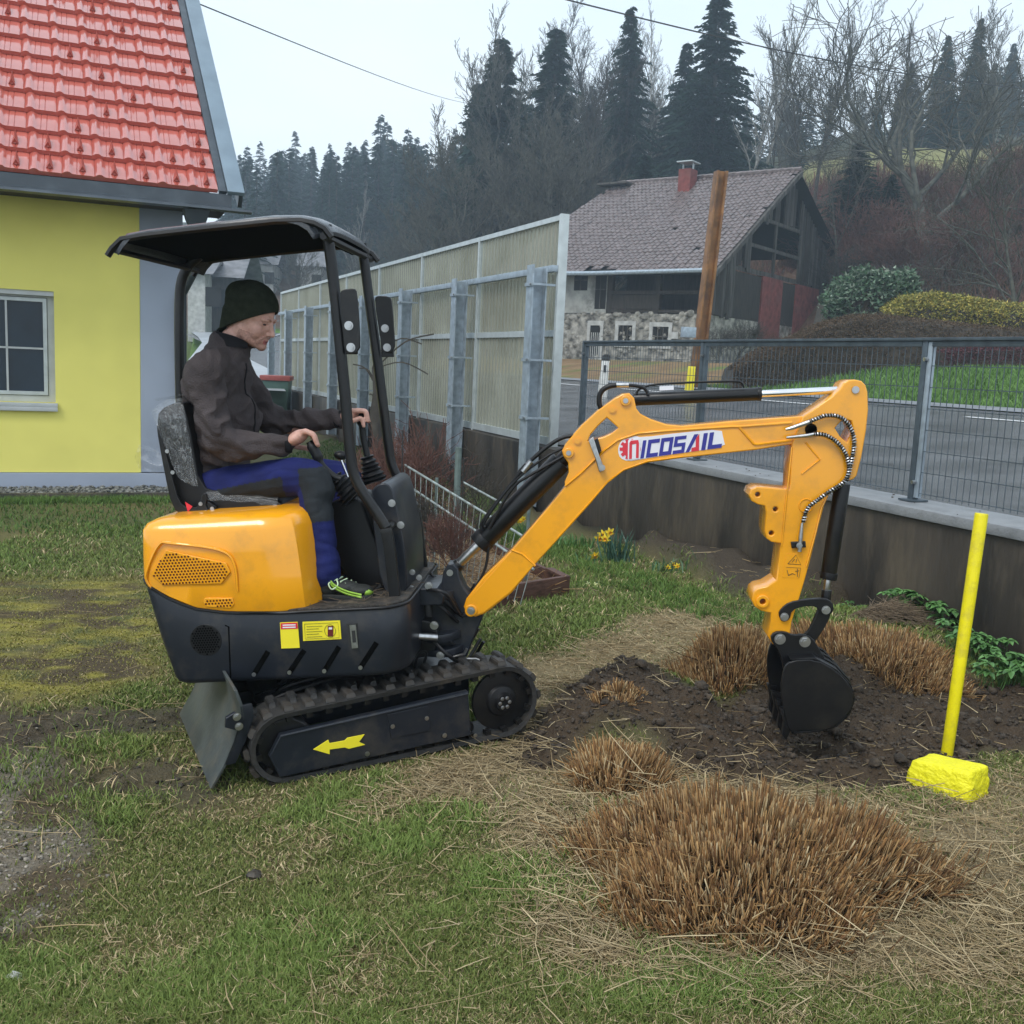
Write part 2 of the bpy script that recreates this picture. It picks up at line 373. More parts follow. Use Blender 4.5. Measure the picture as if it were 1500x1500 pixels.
ground = link('ground', grid_mesh('ground', axis(-40, 9, -2.2, 2.9, .017, 1.5), axis(-6, 45, 2.2, 6.6, .020, 1.5),
    lambda x, y: gz(x, y)-.9*sst(x*WN.x+y*WN.y, 4.80, 5.1), ground_colour, M['earth'])); tag(ground, kind='structure')
# ------------------------------------------------------------------ land beyond the wall
def land(x, y):
    x = np.asarray(x, float); y = np.asarray(y, float); D = x*WN.x+y*WN.y; a = x/np.maximum(y, 5)
    z = .70+.55*sst(D, 5, 15)**.8*1.0
    z = np.where(D > 14, 1.25+.75*sst(D, 14, 20), z)
    ys = np.interp(a, [-.5, -.33, -.22, -.12, .08, .3, .45, .8], [60, 60, 75, 75, 58, 44, 39, 34])
    s1 = np.interp(a, [-.5, -.3, -.1, .1, .3], [.06, .08, .20, .40, .50]); s2 = np.interp(a, [-.5, -.2, 0, .3], [.20, .19, .22, .27]); cap = np.interp(a, [-.5, -.1, .1, .25, .5], [85, 85, 55, 60, 120])
    z = z+s1*np.clip(y-ys, 0, 24)+s2*np.minimum(np.clip(y-ys-24, 0, 200), cap)
    lf = sst(-a, .12, .25); z = z+lf*.055*np.clip(y-26, 0, 40)
    z = z+(fbm(x*.12, y*.12)-.5)*3*sst(y-ys, 4, 25)
    return z
def land_colour(x, y):
    D = x*WN.x+y*WN.y; n = fbm(x*.5, y*.5); n2 = fbm(x*3, y*3); c = np.zeros(x.shape+(3,)); c[...] = (.09, .17, .035)
    c = lerp3(c, (.12, .20, .05), sst(n2, .4, .7)); a = x/np.maximum(y, 5)
    c = lerp3(c, (.20, .13, .07), (a < .22)*sst(n2, .2, .5)*(D > 13)*(a > -.1))
    ys = np.interp(a, [-.5, -.33, -.22, -.12, .08, .3, .45, .8], [60, 60, 75, 75, 58, 44, 39, 34])
    c = lerp3(c, (.10, .060, .040), sst(y-ys, -4, 4)*1.0)
    mead = sst(y-ys, 25, 28)*(1-sst(y-ys, 50, 60))*sst(a, .15, .2); c = lerp3(c, (.24, .24, .10), mead*(.6+.4*n))
    c = lerp3(c, (.05, .055, .035), sst(y-ys, 55, 65)); return c
M['land'] = attr_mat('distant_land', .95, .6, 2, .1, (.8, .6, 1.35), bd=.2)
lm = grid_mesh('grass_verge', axis(-150, 260, -25, 45, .8, 8), axis(-8, 420, 4, 75, .8, 8),
    lambda x, y: np.where(x*WN.x+y*WN.y < 5.3, -3, land(x, y)-.03), land_colour, M['land'])
o = link('hill', lm); tag(o, kind='structure')
def gpt(u, v, w): return Gfr.W(u, v, w)
def lz(u, v): p = Gfr.W(u, v, 0); return float(land(p.x, p.y))
M['asphalt'] = pm('wet_asphalt', (.035, .037, .040), .25, 0, .5, 1.3, .5, 120, c2=(.07, .072, .075), dirt=(.13, .13, .135, .6), ds=1.5)
M['pave'] = pm('pale_pavement', (.22, .23, .25), .35, 0, .15, 2, .3, 80)
def strip(name, v0, v1, mat, dz, u0=-60, u1=14, nu=90, nv=10):
    us = np.linspace(u0, u1, nu); vs = np.linspace(v0, v1, nv); mb = MB(); P = []
    for v in vs:
        for u in us: P.append(Gfr.W(u, v, lz(u, v)+dz))
    mb.add(P, [(j*nu+i, j*nu+i+1, (j+1)*nu+i+1, (j+1)*nu+i) for j in range(nv-1) for i in range(nu-1)])
    return tag(build(name, mb, mat, None, 180), kind='structure')
strip('road', .3, 8.3, M['asphalt'], .012)
strip('pavement', 8.3, 9.3, M['pave'], .03)
mb = MB()
for k in range(14):
    u = -58+5.2*k; mb.add([Gfr.W(u, 6.9, lz(u, 6.9)+.02), Gfr.W(u+3, 6.9, lz(u+3, 6.9)+.02), Gfr.W(u+3, 7.03, lz(u+3, 7.03)+.02), Gfr.W(u, 7.03, lz(u, 7.03)+.02)], [(0, 1, 2, 3)])
tag(build('road_marking', mb, pm('road_paint', (.55, .55, .55), .5), None, None), kind='structure')
# ------------------------------------------------------------------ garden retaining wall
def concrete(name, c, dirt, wet):
    return pm(name, c, wet, 0, .4, 2.2, .5, 25, c2=tuple(x*2.4 for x in c), dirt=dirt, ds=2.6, detail=10, stretch=(1, 1, .28))
M['conc'] = concrete('wet_dark_concrete', (.017, .0135, .010), (.10, .078, .052, .85), .55)
M['coping'] = pm('pale_concrete', (.24, .25, .26), .5, 0, .25, 6, .4, 80, dirt=(.12, .12, .12, .6), ds=6)
wall = empty('retaining_wall', Gfr.W(-6, 0, 0), 'dark wet concrete garden wall with pale coping, streaked with damp', 'wall')
mb = MB(); mb.box(Gfr, -9.98, 4, 0, .28, -.6, .775); mb.box(Gfr, -30, -9.98, 0, .28, -.6, .70); build('wall_face', mb, M['conc'], wall, 30, .012)['kind'] = 'structure'
for k in range(7):
    u0 = -9.96+2.0*k; mb = MB(); mb.box(Gfr, u0+.004, u0+1.996, -.03, .42, .776, .842+.002*(k % 2)); build('coping_stone', mb, M['coping'], wall, 30, .012)
mb = MB()
for k in range(60):      # bits of grit on the coping
    u = random.uniform(-9.5, 2); mb.ball(Gfr.W(u, random.uniform(0, .38), .846), random.uniform(.004, .010), (1, 1, .5), 5, 3)
build('grit', mb, M['conc'], wall, None)['kind'] = 'stuff'
# ------------------------------------------------------------------ yellow house
M['render_y'] = pm('yellow_render', (.84, .765, .20), .8, 0, .05, 1.5, .25, 220, spec=.2)
M['render_g'] = pm('grey_render', (.34, .38, .46), .75, 0, .05, 2, .2, 200, spec=.2)
M['gutter'] = pm('anthracite_sheet', (.055, .068, .082), .35, .2, .12, 4, .03, 40, dirt=(.10, .12, .14, .4), ds=4)
M['verge'] = pm('grey_sheet', (.20, .26, .31), .35, .3, .1, 3)
M['tile_red'] = pm('glazed_red_tile', (.43, .095, .07), .17, 0, .12, 2.5, .05, 30, 1.0, c2=(.50, .13, .10), dirt=(.34, .07, .04, .3), ds=3)
M['glass'] = pm('window_glass', (.008, .020, .034), .06, 0, .2, 3, spec=.35)
M['whiteframe'] = pm('white_frame', (.48, .50, .50), .4, 0, .06, 8)
M['wood_dark'] = pm('dark_boards', (.035, .028, .022), .85, 0, .4, 3, .4, 12, stretch=(6, 6, .6))
M['glassgrey'] = pm('dull_glass', (.03, .035, .04), .2)
def yellow_house():
    H = Hfr; root = empty('yellow_house', H.W(-1.5, 0, 0), 'yellow rendered house with glossy red tiled roof and grey corner band', 'house')
    # wall with window opening: window u -1.0.. .57, w .93..2.15
    wu0, wu1, ww0, ww1 = -1.35, .565, .965, 2.15
    mb = MB()
    for a, b, c, d in ((-5, wu0, .21, 3.12), (wu1, 1.43, .21, 3.12), (wu0, wu1, .21, ww0), (wu0, wu1, ww1, 3.12)): mb.box(H, a, b, 0, .3, c, d)
    build('wall', mb, M['render_y'], root, None)
    mb = MB(); mb.box(H, 1.432, 1.88, -.012, .3, .215, 3.12); build('corner_band', mb, M['render_g'], root, 30, .004)
    mb = MB(); mb.box(H, 1.60, 1.88, .302, 9, -.1, 3.12); build('wall', mb, M['render_g'], root, 30)
    mb = MB(); mb.box(H, -5, 1.90, -.025, .29, -.2, .205); build('plinth', mb, M['render_g'], root, 30, .004)
    win = plate('window', H, [(wu0, ww0), (wu1, ww0), (wu1, ww1), (wu0, ww1)], .10, .06, M['whiteframe'], root, uw=True, holes=[[(wu0+.07, ww0+.07), (wu1-.07, ww0+.07), (wu1-.07, ww1-.07), (wu0+.07, ww1-.07)]])
    s = plate('window_sash', H, [(-.40, ww0+.075), (wu1-.075, ww0+.075), (wu1-.075, ww1-.075), (-.40, ww1-.075)], .085, .05, M['galv_light'], win, uw=True, holes=[[(-.35, ww0+.115), (wu1-.115, ww0+.115), (wu1-.115, ww1-.115), (-.35, ww1-.115)]])
    mb = MB(); mb.box(H, wu0+.06, wu1-.06, .12, .13, ww0+.06, ww1-.06); build('pane', mb, M['glass'], win, None)
    mb = MB(); mb.box(H, .085, .105, .088, .118, ww0+.11, ww1-.11); mb.box(H, -.35, wu1-.115, .088, .117, 1.53, 1.55); build('glazing_bar', mb, M['whiteframe'], win, None)
    mb = MB(); mb.box(H, wu0, wu1, .02, .10, ww1-.05, ww1); build('reveal', mb, M['whiteframe'], win, None)
    mb = MB(); mb.box(H, wu0-.03, wu1+.02, -.05, .12, ww0-.045, ww0-.002); mb.box(H, wu0-.03, wu1+.02, -.05, -.035, ww0-.09, ww0-.045); build('window_sill', mb, M['whiteframe'], win, 30, .004)
    # eaves
    mb = MB(); mb.box(H, -5, 2.30, -.66, .3, 3.10, 3.13); build('soffit', mb, M['wood_dark'], root, None)
    mb = MB(); prof = [(-.70, 3.235), (-.62, 3.235), (-.62, 3.10), (-.68, 3.075), (-.725, 3.075), (-.72, 3.10), (-.70, 3.11)]
    mb.loft([[H.W(u, v, w) for v, w in prof] for u in (-5, 2.32)]); build('fascia', mb, M['gutter'], root, 30)
    mb = MB(); prof = [(-.79, 3.085), (-.70, 3.07), (-.70, 3.05), (-.80, 3.06)]; mb.loft([[H.W(u, v, w) for v, w in prof] for u in (-5, 2.52)]); build('drip_edge', mb, M['gutter'], root, 30)
    mb = MB(); mb.loft([[H.W(1.97+a*r, -.60+b*r, w) for a, b in ((-1, -1), (1, -1), (1, 1), (-1, 1))] for w, r in ((3.06, .13), (2.95, .10), (2.83, .045), (2.70, .045))]); build('rain_hopper', mb, M['gutter'], root, 30)
    mb = MB(); mb.tube([H.W(1.97, -.60, 2.75), H.W(1.97, -.5, 2.45), H.W(1.87, -.09, 2.2), H.W(1.87, -.09, .1)], .045, 12); build('downpipe', mb, M['gutter'], root, 50)
    # roof plane, pitch 45
    e0 = H.W(0, -.66, 3.245); sl = (H.v+Vector((0, 0, 1))).normalized(); nn = H.u.cross(sl)*1; nn = nn if nn.z > 0 else -nn
    def R(u, s, n): return e0+H.u*u+sl*s+nn*n
    mb = MB(); mb.loft([[R(-5, s, -.05), R(2.1, s, -.05), R(2.1, s, -.01), R(-5, s, -.01)] for s in (0, 7)]); build('roof_deck', mb, M['wood_dark'], root, None)
    TW, EXP = .30, .338
    # one tile: flat pan with raised roll on the left and thin ribs
    xs = [0, .015, .035, .055, .075, .09, .115, .135, .14, .145, .19, .195, .20, .25, .285, .30]
    hs = [0, .012, .026, .030, .026, .010, .004, .004, -.002, .004, .004, -.002, .004, .004, .003, 0]
    mb = MB(); xs = [x*.995 for x in xs]
    rings = []
    for s, dn in ((-.024, .036), (-.018, .058), (EXP+.03, .004)): rings.append([H.u*x+sl*s+nn*(h+dn) for x, h in zip(xs, hs)]+[H.u*xs[-1]+sl*s+nn*(dn-.018), H.u*xs[0]+sl*s+nn*(dn-.018)])
    mb.loft(rings); tme = mesh_from('tile', mb.v, mb.f, [M['tile_red']], smooth=40); fixn(tme)
    mb = MB(); mb.loft([[H.u*(x*w)+sl*s+nn*h for x, h in ((-.5, 0), (.5, 0), (0, .075))] for s, w in ((0, .075), (.15, .035))]); mb.box(Fr((0, 0, 0), 22.35), -.012, .012, -.02, .06, .01, .02)
    gme = mesh_from('snow_guard', mb.v, mb.f, [pm('guard_red', (.42, .10, .075), .3)], smooth=None); fixn(gme)
    n = 0
    for r in range(18):
        s = r*EXP; uend = 2.18-.060*s
        for c in range(12):
            u = uend-TW*(c+1)
            if u < -1.6: continue
            o = link('tile', tme, root, R(u, s, random.uniform(0, .002)))
            if (r < 2) or (c+r*2) % 4 == 1 and r % 2 == 1 or (r % 2 == 0 and (c+r) % 4 == 2): link('snow_guard', gme, root, R(u+.19, s+.05, .045))
    # verge flashing
    def pl(name, pts, h0, h1, mat):
        mb = MB(); mb.loft([[R(u, s, h) for u, s in pts] for h in (h0, h1)]); build(name, mb, mat, root, 30, .004)
    pl('verge_flashing', [(2.19, -.03), (2.27, -.03), (2.27-.42, 7), (2.19-.42, 7)], .0, .055, M['gutter'])
    pl('verge_flashing', [(2.275, -.05), (2.45, -.05), (2.45-.42, 7), (2.275-.42, 7)], .03, .075, M['verge'])
    pl('verge_board', [(2.40, -.0), (2.445, -.0), (2.445-.42, 7), (2.40-.42, 7)], -.16, .028, M['gutter'])
    return root
yellow_house()
mb = MB(); mb.box(Hfr, -6, 2.6, -.62, -.57, -.1, .06); tag(build('kerb', mb, M['conc'], None, 30, .006), kind='structure')
P = []
mb = MB()
for k in range(1700):
    u, v = random.uniform(-.4, 2.4), random.uniform(-.56, -.03); r = random.uniform(.012, .035)
    mb.ball(Hfr.W(u, v, .02+random.uniform(0, .04)), r, (1, random.uniform(.6, 1), .6), 5, 3, Matrix.Rotation(random.uniform(0, 3), 3, 'Z'))
tag(build('gravel', mb, pm('grey_gravel', (.16, .16, .15), .7, 0, .8, 25, detail=2), None, None), kind='stuff')
# ------------------------------------------------------------------ derelict farmhouse across the road
M['rubble'] = pm('rubble_stone', (.30, .285, .25), .9, 0, .55, 3.2, 1, 6, detail=10, dirt=(.07, .065, .055, .9), ds=2)
M['oldplaster'] = pm('old_plaster', (.36, .36, .33), .9, 0, .25, 2, .4, 8, dirt=(.13, .13, .115, .9), ds=1.2)
M['old_tile'] = pm('old_brown_tile', (.12, .088, .080), .3, 0, .22, 5, .2, 10, c2=(.165, .13, .125))
M['redbrick'] = pm('red_brick', (.22, .055, .045), .85, 0, .3, 4, .4, 12, dirt=(.10, .06, .05, .7), ds=2)
M['greyboard'] = pm('weathered_boards', (.075, .068, .06), .9, 0, .5, 2, .4, 12, stretch=(4, 4, .4))
M['void'] = pm('dark_interior', (.010, .009, .008), .95)
M['whitewash'] = pm('whitewash', (.42, .42, .40), .9, 0, .2, 4)
def farmhouse():
    O = Ofr; root = empty('derelict_farmhouse', O.W(-3, 0, 1.6), 'derelict stone farmhouse with sagging brown tiled roof and dark broken gable', 'house')
    g = 1.5
    mb = MB(); mb.box(O, -9.3, 0, .0, .5, g-1, 3.95); mb.box(O, -.5, 0, .5, 13.2, g-1, 3.95); build('stone_wall', mb, M['rubble'], root, None)
    mb = MB()
    for a, b in ((-9.3, -7.75), (-6.82, -5.52), (-5.12, -4.85)): pass
    mb.box(O, -9.3, -4.72, -.04, .4, 3.96, 5.75); build('plaster_wall', mb, M['oldplaster'], root, None)
    mb = MB(); mb.box(O, -4.7, -.02, 1.6, 1.9, 3.8, 6.0); mb.box(O, -.03, 0, 1.9, 13.2, 3.95, 5.9); build('timber_wall', mb, M['wood_dark'], root, None)
    mb = MB()
    for a in (-4.6, -2.3, -.15): mb.box(O, a-.12, a+.12, .0, .22, 3.95, 5.8)
    mb.box(O, -4.7, 0, .0, .16, 4.0, 4.12); mb.box(O, -4.7, 0, .0, .12, 4.75, 4.9); mb.box(O, -4.7, -2.4, .02, .06, 4.15, 4.72)
    build('balcony_timber', mb, M['wood_dark'], root, None)
    def window(u0, u1, w0, w1, v=-.04, surround=True, bars=2):
        if surround:
            s = plate('window_surround', O, [(u0-.16, w0-.1), (u1+.16, w0-.1), (u1+.16, w1+.18), (u0-.16, w1+.18)], v-.06, .10, M['whitewash'], root, uw=True, holes=[[(u0, w0), (u1, w0), (u1, w1), (u0, w1)]], bevel=.01)
        mb = MB(); mb.box(O, u0-.02, u1+.02, v-.01, v+.05, w0-.02, w1+.02); p = build('window', mb, M['void'], root, None)
        mb = MB()
        for k in range(bars): x = u0+(u1-u0)*(k+1)/(bars+1); mb.box(O, x-.02, x+.02, v-.05, v-.02, w0, w1)
        mb.box(O, u0, u1, v-.045, v-.015, (w0+w1)/2-.025, (w0+w1)/2+.025); build('window_bar', mb, M['greyboard'], p, None)
    def wp(x0, y0, x1, y1, **k):
        a = O.P(x0, y1); b = O.P(x1, y0); window(a[0], b[0], a[1], b[1], **k)
    wp(842, 396, 862, 425, surround=False, bars=1); wp(872, 396, 890, 452, surround=False, bars=1)
    wp(906, 477, 928, 505); wp(956, 479, 981, 507)
    mb = MB(); a = O.P(863, 535); b = O.P(881, 477); mb.box(O, a[0], b[0], -.05, .02, a[1], b[1]); d = build('door', mb, M['void'], root, None)
    plate('door_surround', O, [(a[0]-.15, a[1]), (a[0]-.15, b[1]+.2), (b[0]+.15, b[1]+.2), (b[0]+.15, a[1]), (b[0], a[1]), (b[0], b[1]), (a[0], b[1]), (a[0], a[1])], -.09, .1, M['whitewash'], root, uw=True, bevel=.01)
    mb = MB()
    for k in range(5): x = a[0]+.08+k*.1; mb.box(O, x-.015, x+.015, -.09, -.06, a[1], b[1]-.3)
    build('door_bar', mb, M['whitewash'], d, None)
    # string course of broken plaster
    mb = MB()
    for k in range(46):
        u = -9+k*.2+random.uniform(-.1, .1); mb.ball(O.W(u, -.02, 3.9+random.uniform(-.22, .1)), random.uniform(.10, .22), (1, .35, .7), 6, 4)
    o = build('stone', mb, M['rubble'], root, None); o['kind'] = 'stuff'
    mb = MB()
    for k in range(420):
        u = random.uniform(-9.2, -.1); w = random.uniform(g, 3.8)
        if -6.0 < u < -5.0 and w > 2.3: continue
        mb.ball(O.W(u, .01, w), random.uniform(.07, .17), (1.2, .30, .75), 6, 4)
    o = build('stone', mb, M['rubble'], root, None); o['kind'] = 'stuff'
    # gable: boards, openings, red brick piers
    ridge_v, ridge_w, eb, wb = 7.3, 10.75, 13.6, 7.6
    mb = MB(); Gp = Fr(O.W(0, 0, 0), 54)
    def gy(v): return 5.85+(ridge_w-5.85)*v/ridge_v if v < ridge_v else ridge_w-(ridge_w-wb)*(v-ridge_v)/(eb-ridge_v)
    k = 0; v = .1
    while v < 13.3:
        w = random.uniform(.22, .34); top = gy(v+w/2)-.12; lo = 3.95 if (v < 2.2 or v > 11) else (8.3 if 3.4 < v < 9.2 else 6.1)
        lo += random.uniform(-.15, .15)
        if 2.2 <= v <= 11 and random.random() < .12: v += w; continue
        mb = MB(); mb.box(Gp, v, v+w-.025, -.06-random.uniform(0, .03), 0, lo, top); build('board', mb, M['greyboard'] if random.random() < .6 else M['wood_dark'], root, None); v += w
    mb = MB(); mb.box(Gp, 0, 13.2, -.02, 0.02, 5.95, 6.15); mb.box(Gp, 4.3, 9.4, -.10, .0, 8.25, 8.4); mb.box(Gp, 3.2, 9.2, -.09, -.0, 7.05, 7.2); mb.box(Gp, 3.3, 3.5, -.1, 0, 6, 8.3); mb.box(Gp, 9.2, 9.4, -.1, 0, 6, 8.3); mb.box(Gp, 6.2, 6.35, -.1, 0, 6, 8.3)
    build('gable_beam', mb, M['greyboard'], root, None)
    mb = MB(); mb.box(Gp, 1.5, 12.0, .8, .9, 3.9, 6.0); build('inner_wall', mb, M['void'], root, None)
    for a, b in ((5.2, 7.5), (9.2, 12.2)):
        mb = MB(); mb.box(Gp, a, b, -.08, .5, 3.2, 5.95); build('brick_pier', mb, M['redbrick'], root, None)
    # roof with sagging tiles
    def sag(u, s): return -.16*sin(pi*min(1, max(0, (u+9)/9)))*sin(pi*s*.9)-.05*vn(u*.7, s*5)
    def RF(u, s, n=0): 
        v = -.75+(ridge_v+.75)*s; w = 5.55+(ridge_w-5.55)*s; return O.W(u+(-.0)*s, v, w+float(sag(u, s))+n)
    rows, cols = 30, 44; u0, u1 = -10.6, .55
    def uL(s): return -10.6+1.7*s**1.5
    mb = MB(); mb.add([RF(a, s, -.08) for s in (0, .5, 1) for a in (uL(s), -5, u1)], [(0, 1, 4, 3), (1, 2, 5, 4), (3, 4, 7, 6), (4, 5, 8, 7)]); 
    mb.add([O.W(u0+1.7, ridge_v, ridge_w-.06), O.W(u1, ridge_v, ridge_w-.06), O.W(u1, eb, wb), O.W(u0, eb, wb)], [(0, 1, 2, 3)]); build('roof_deck', mb, M['void'], root, None)
    mb = MB()
    for r in range(rows):
        for c in range(cols):
            s0, s1 = r/rows, (r+1.12)/rows; L_ = uL(s0); w = (u1-L_)/cols; a = L_+c*w
            if (r < 2 and 19 < c < 26 and random.random() < .55) or random.random() < .004: continue
            j = random.uniform(-.012, .018); t0 = .10+j; b = a+w*.93
            p = [RF(a, s0, t0), RF(a+w*.45, s0, t0+.05), RF(b, s0, t0), RF(b, s1, t0-.05), RF(a+w*.45, s1, t0+.0), RF(a, s1, t0-.05), RF(a, s0, t0-.05), RF(b, s0, t0-.05)]
            mb.add(p, [(0, 1, 4, 5), (1, 2, 3, 4), (0, 6, 7, 2, 1)])
    o = build('roof_tile', mb, M['old_tile'], root, None); o['kind'] = 'stuff'
    mb = MB()
    for k in range(24): a = -8.9+k*.395; mb.tube([O.W(a, ridge_v, ridge_w+.05), O.W(a+.41, ridge_v, ridge_w+.07)], .11, 6)
    o = build('ridge_tile', mb, M['old_tile'], root, None); o['kind'] = 'stuff'
    mb = MB(); mb.loft([[RF(u1+.02, s, h), RF(u1+.14, s, h), RF(u1+.14, s, h-.22), RF(u1+.02, s, h-.22)] for s, h in ((0, .05), (.25, .05), (.5, .05), (.75, .05), (1, .05))]); build('verge_board', mb, M['greyboard'], root, None)
    mb = MB(); mb.tube([O.W(-10, -.85, 5.62), O.W(-5, -.85, 5.56), O.W(.2, -.85, 5.60)], .09, 8); build('gutter', mb, M['galv'], root, None)
    mb = MB(); a = O.P(905, 286, ridge_v); mb.box(O, -9.6, -7.9, ridge_v-.9, ridge_v-.1, 10.62, 10.72); build('loose_board', mb, M['greyboard'], root, None)
    # chimney
    c = O.P(1008, 262, 6.6); mb = MB(); mb.box(O, c[0]-.31, c[0]+.31, 6.2, 6.9, c[1]-1.0, c[1]+.40); ch = build('chimney', mb, M['redbrick'], root, None)
    mb = MB(); mb.box(O, c[0]-.28, c[0]-.23, 6.5, 6.6, c[1]+.39, c[1]+.7); mb.box(O, c[0]+.23, c[0]+.28, 6.5, 6.6, c[1]+.39, c[1]+.7); mb.box(O, c[0]-.4, c[0]+.4, 6.1, 7.0, c[1]+.7, c[1]+.75); build('chimney_cap', mb, M['galv_light'], ch, None)
    mb = MB(); a = O.P(985, 492); mb.box(O, a[0], a[0]+.32, -.14, -.02, a[1]-.12, a[1]+.15); a = O.P(1084, 489); build('meter_box', mb, M['whitewash'], root, None)
farmhouse()
# ------------------------------------------------------------------ metal mesh fence on the coping
def mesh_fence():
    G = Gfr; root = empty('mesh_fence', G.W(-7, .22, .845), 'grey steel wire mesh fence standing on the pale coping beside the road', 'fence')
    F = M['fence']; posts = [-9.98, -7.66, -5.085, -2.5]
    for i, u in enumerate(posts):
        mb = MB(); mb.box(G, u-.022, u+.022, .20, .25, .845, 1.865); p = build('post', mb, F, root, 30, .003)
        mb = MB(); mb.box(G, u-.06, u+.06, .16, .30, .845, .857); build('post_foot', mb, F, p, 30, .002)
        mb = MB(); mb.box(G, u+.024, u+.058, .205, .24, .87, 1.86); build('panel_frame', mb, M['galv'] if i == 2 else F, root, 30, .002)
        for w in (.97, 1.75): mb = MB(); mb.tube([G.W(u+.03, .20, w), G.W(u+.03, .175, w)], .013, 6); build('bolt', mb, M['steel'], p, 40)
    ends = posts+[0.1]
    for a, b in zip(ends, ends[1:]):
        mb = MB(); mb.box(G, a-.0, b, .19, .25, 1.866, 1.885); mb.box(G, a+.03, b-.03, .205, .235, 1.83, 1.864); build('top_rail', mb, F, root, 30, .002)
        mb = MB(); n = int((b-a-.1)/.05)
        for k in range(n+1): u = a+.06+(b-a-.09)*k/n; mb.tube([G.W(u, .215, .88), G.W(u, .215, 1.835)], .0027, 4)
        k = 0
        for w in (.90, 1.035, 1.17, 1.305, 1.44, 1.575, 1.71): mb.tube([G.W(a+.05, .221, w), G.W(b-.02, .221, w)], .0034, 4)
        o = build('wire_mesh', mb, F, root, None); o['kind'] = 'stuff'
mesh_fence()
# ------------------------------------------------------------------ noise barrier
def barrier():
    G = Gfr; root = empty('noise_barrier', G.W(-20, .12, .7), 'long translucent ribbed noise barrier on galvanised posts along the garden wall', 'barrier')
    m = bpy.data.materials.new('ribbed_sheet'); m.use_nodes = True; t = m.node_tree; b = t.nodes['Principled BSDF']
    tcn = N(t, 'ShaderNodeTexCoord'); sep = N(t, 'ShaderNodeSeparateXYZ'); t.links.new(tcn.outputs['Object'], sep.inputs[0])
    n = N(t, 'ShaderNodeTexNoise'); n.inputs['Scale'].default_value = 1.5; n.inputs['Detail'].default_value = 6; t.links.new(tcn.outputs['Object'], n.inputs[0])
    r = N(t, 'ShaderNodeValToRGB'); r.color_ramp.elements[0].color = (.46, .44, .35, 1); r.color_ramp.elements[1].color = (.63, .61, .51, 1); r.color_ramp.elements[0].position = .3; r.color_ramp.elements[1].position = .7
    t.links.new(n.outputs[0], r.inputs[0]); t.links.new(r.outputs[0], b.inputs['Base Color']); b.inputs['Roughness'].default_value = .35
    trn = N(t, 'ShaderNodeBsdfTransparent'); trn.inputs[0].default_value = (.9, .92, .82, 1); tl = N(t, 'ShaderNodeBsdfTranslucent'); t.links.new(r.outputs[0], tl.inputs[0])
    m1 = N(t, 'ShaderNodeMixShader'); m1.inputs[0].default_value = .5; m2 = N(t, 'ShaderNodeMixShader'); m2.inputs[0].default_value = .72; ou = t.nodes['Material Output']
    t.links.new(b.outputs[0], m1.inputs[1]); t.links.new(tl.outputs[0], m1.inputs[2]); t.links.new(trn.outputs[0], m2.inputs[1]); t.links.new(m1.outputs[0], m2.inputs[2]); t.links.new(m2.outputs[0], ou.inputs[0])
    m_clear = m.copy(); m_clear.name = 'clear_flute'; [setattr(n_.inputs[0], 'default_value', .28) for n_ in m_clear.node_tree.nodes if n_.type == 'MIX_SHADER' and abs(n_.inputs[0].default_value-.72) < .01]
    [setattr(n_.inputs[0], 'default_value', (.72, .75, .76, 1)) for n_ in m_clear.node_tree.nodes if n_.type == 'BSDF_TRANSPARENT']
    top = 3.245; us = [-10.50-2.55*k for k in range(8)]
    v0 = .13
    sheets = {}
    def sheet(a, b_, w0, w1, par):
        mb = MB(); n = 22; pr = []
        for k in range(n):
            x = a+(b_-a)*k/n; d = (b_-a)/n
            pr += [(x, 0), (x+d*.55, 0), (x+d*.6, .028), (x+d*.95, .028)]
        pr.append((b_, 0)); rows = [[G.W(x, v0+y, w) for x, y in pr] for w in (w0, w1)]
        mb.loft(rows, caps=False, closed=False); mb.m = [1 if (i % 4) == 0 else 0 for i in range(len(mb.f))]; return build('ribbed_sheet', mb, [m, m_clear], par, None)
    L = M['galv_light']
    mb = MB(); mb.box(G, us[0]-.04, us[0]+.01, v0-.03, v0+.07, .70, top+.01); build('end_frame', mb, L, root, 30, .004)
    for k in range(7):
        a, b_ = us[k+1], us[k]-.05
        mb = MB(); mb.box(G, a+.0, b_, v0-.02, v0+.05, top-.055, top); mb.box(G, a, b_, v0-.02, v0+.05, .715, .80); mb.box(G, a, b_, v0-.015, v0+.045, 1.93, 2.0); mb.box(G, a-.05, a, v0-.025, v0+.055, .70, top-.0)
        pf = build('panel_frame', mb, L, root, None)
        sheet(a+.0, b_, .80, 1.93, pf); sheet(a+.0, b_, 2.0, top-.055, pf)
        mb = MB(); mb.box(G, a+.02, b_+.05, v0-.10, v0-.03, 2.63, 2.70); build('rail', mb, M['galv'], root, 30, .003)
    for k in range(8):
        u = us[k]+.02-.10-(.02 if k else 0); mb = MB(); w0 = .02
        mb.box(G, u-.09, u+.09, -.20, -.185, w0, 2.69); mb.box(G, u-.09, u+.09, -.045, -.03, w0, 2.66); mb.box(G, u-.006, u+.006, -.185, -.045, w0, 2.66)
        p = build('post', mb, M['galv'], root, 30)
        for w in (1.02, 1.66, 2.48):
            mb = MB(); mb.box(G, u-.10, u+.12, -.215, -.20, w-.02, w+.02); mb.box(G, u+.09, u+.12, -.20, .06, w-.012, w+.012); build('clamp', mb, M['galv'], p, 30)
            mb = MB(); mb.tube([G.W(u+.07, -.21, w), G.W(u+.07, -.235, w)], .014, 6); build('bolt', mb, M['steel'], p, 40)
barrier()
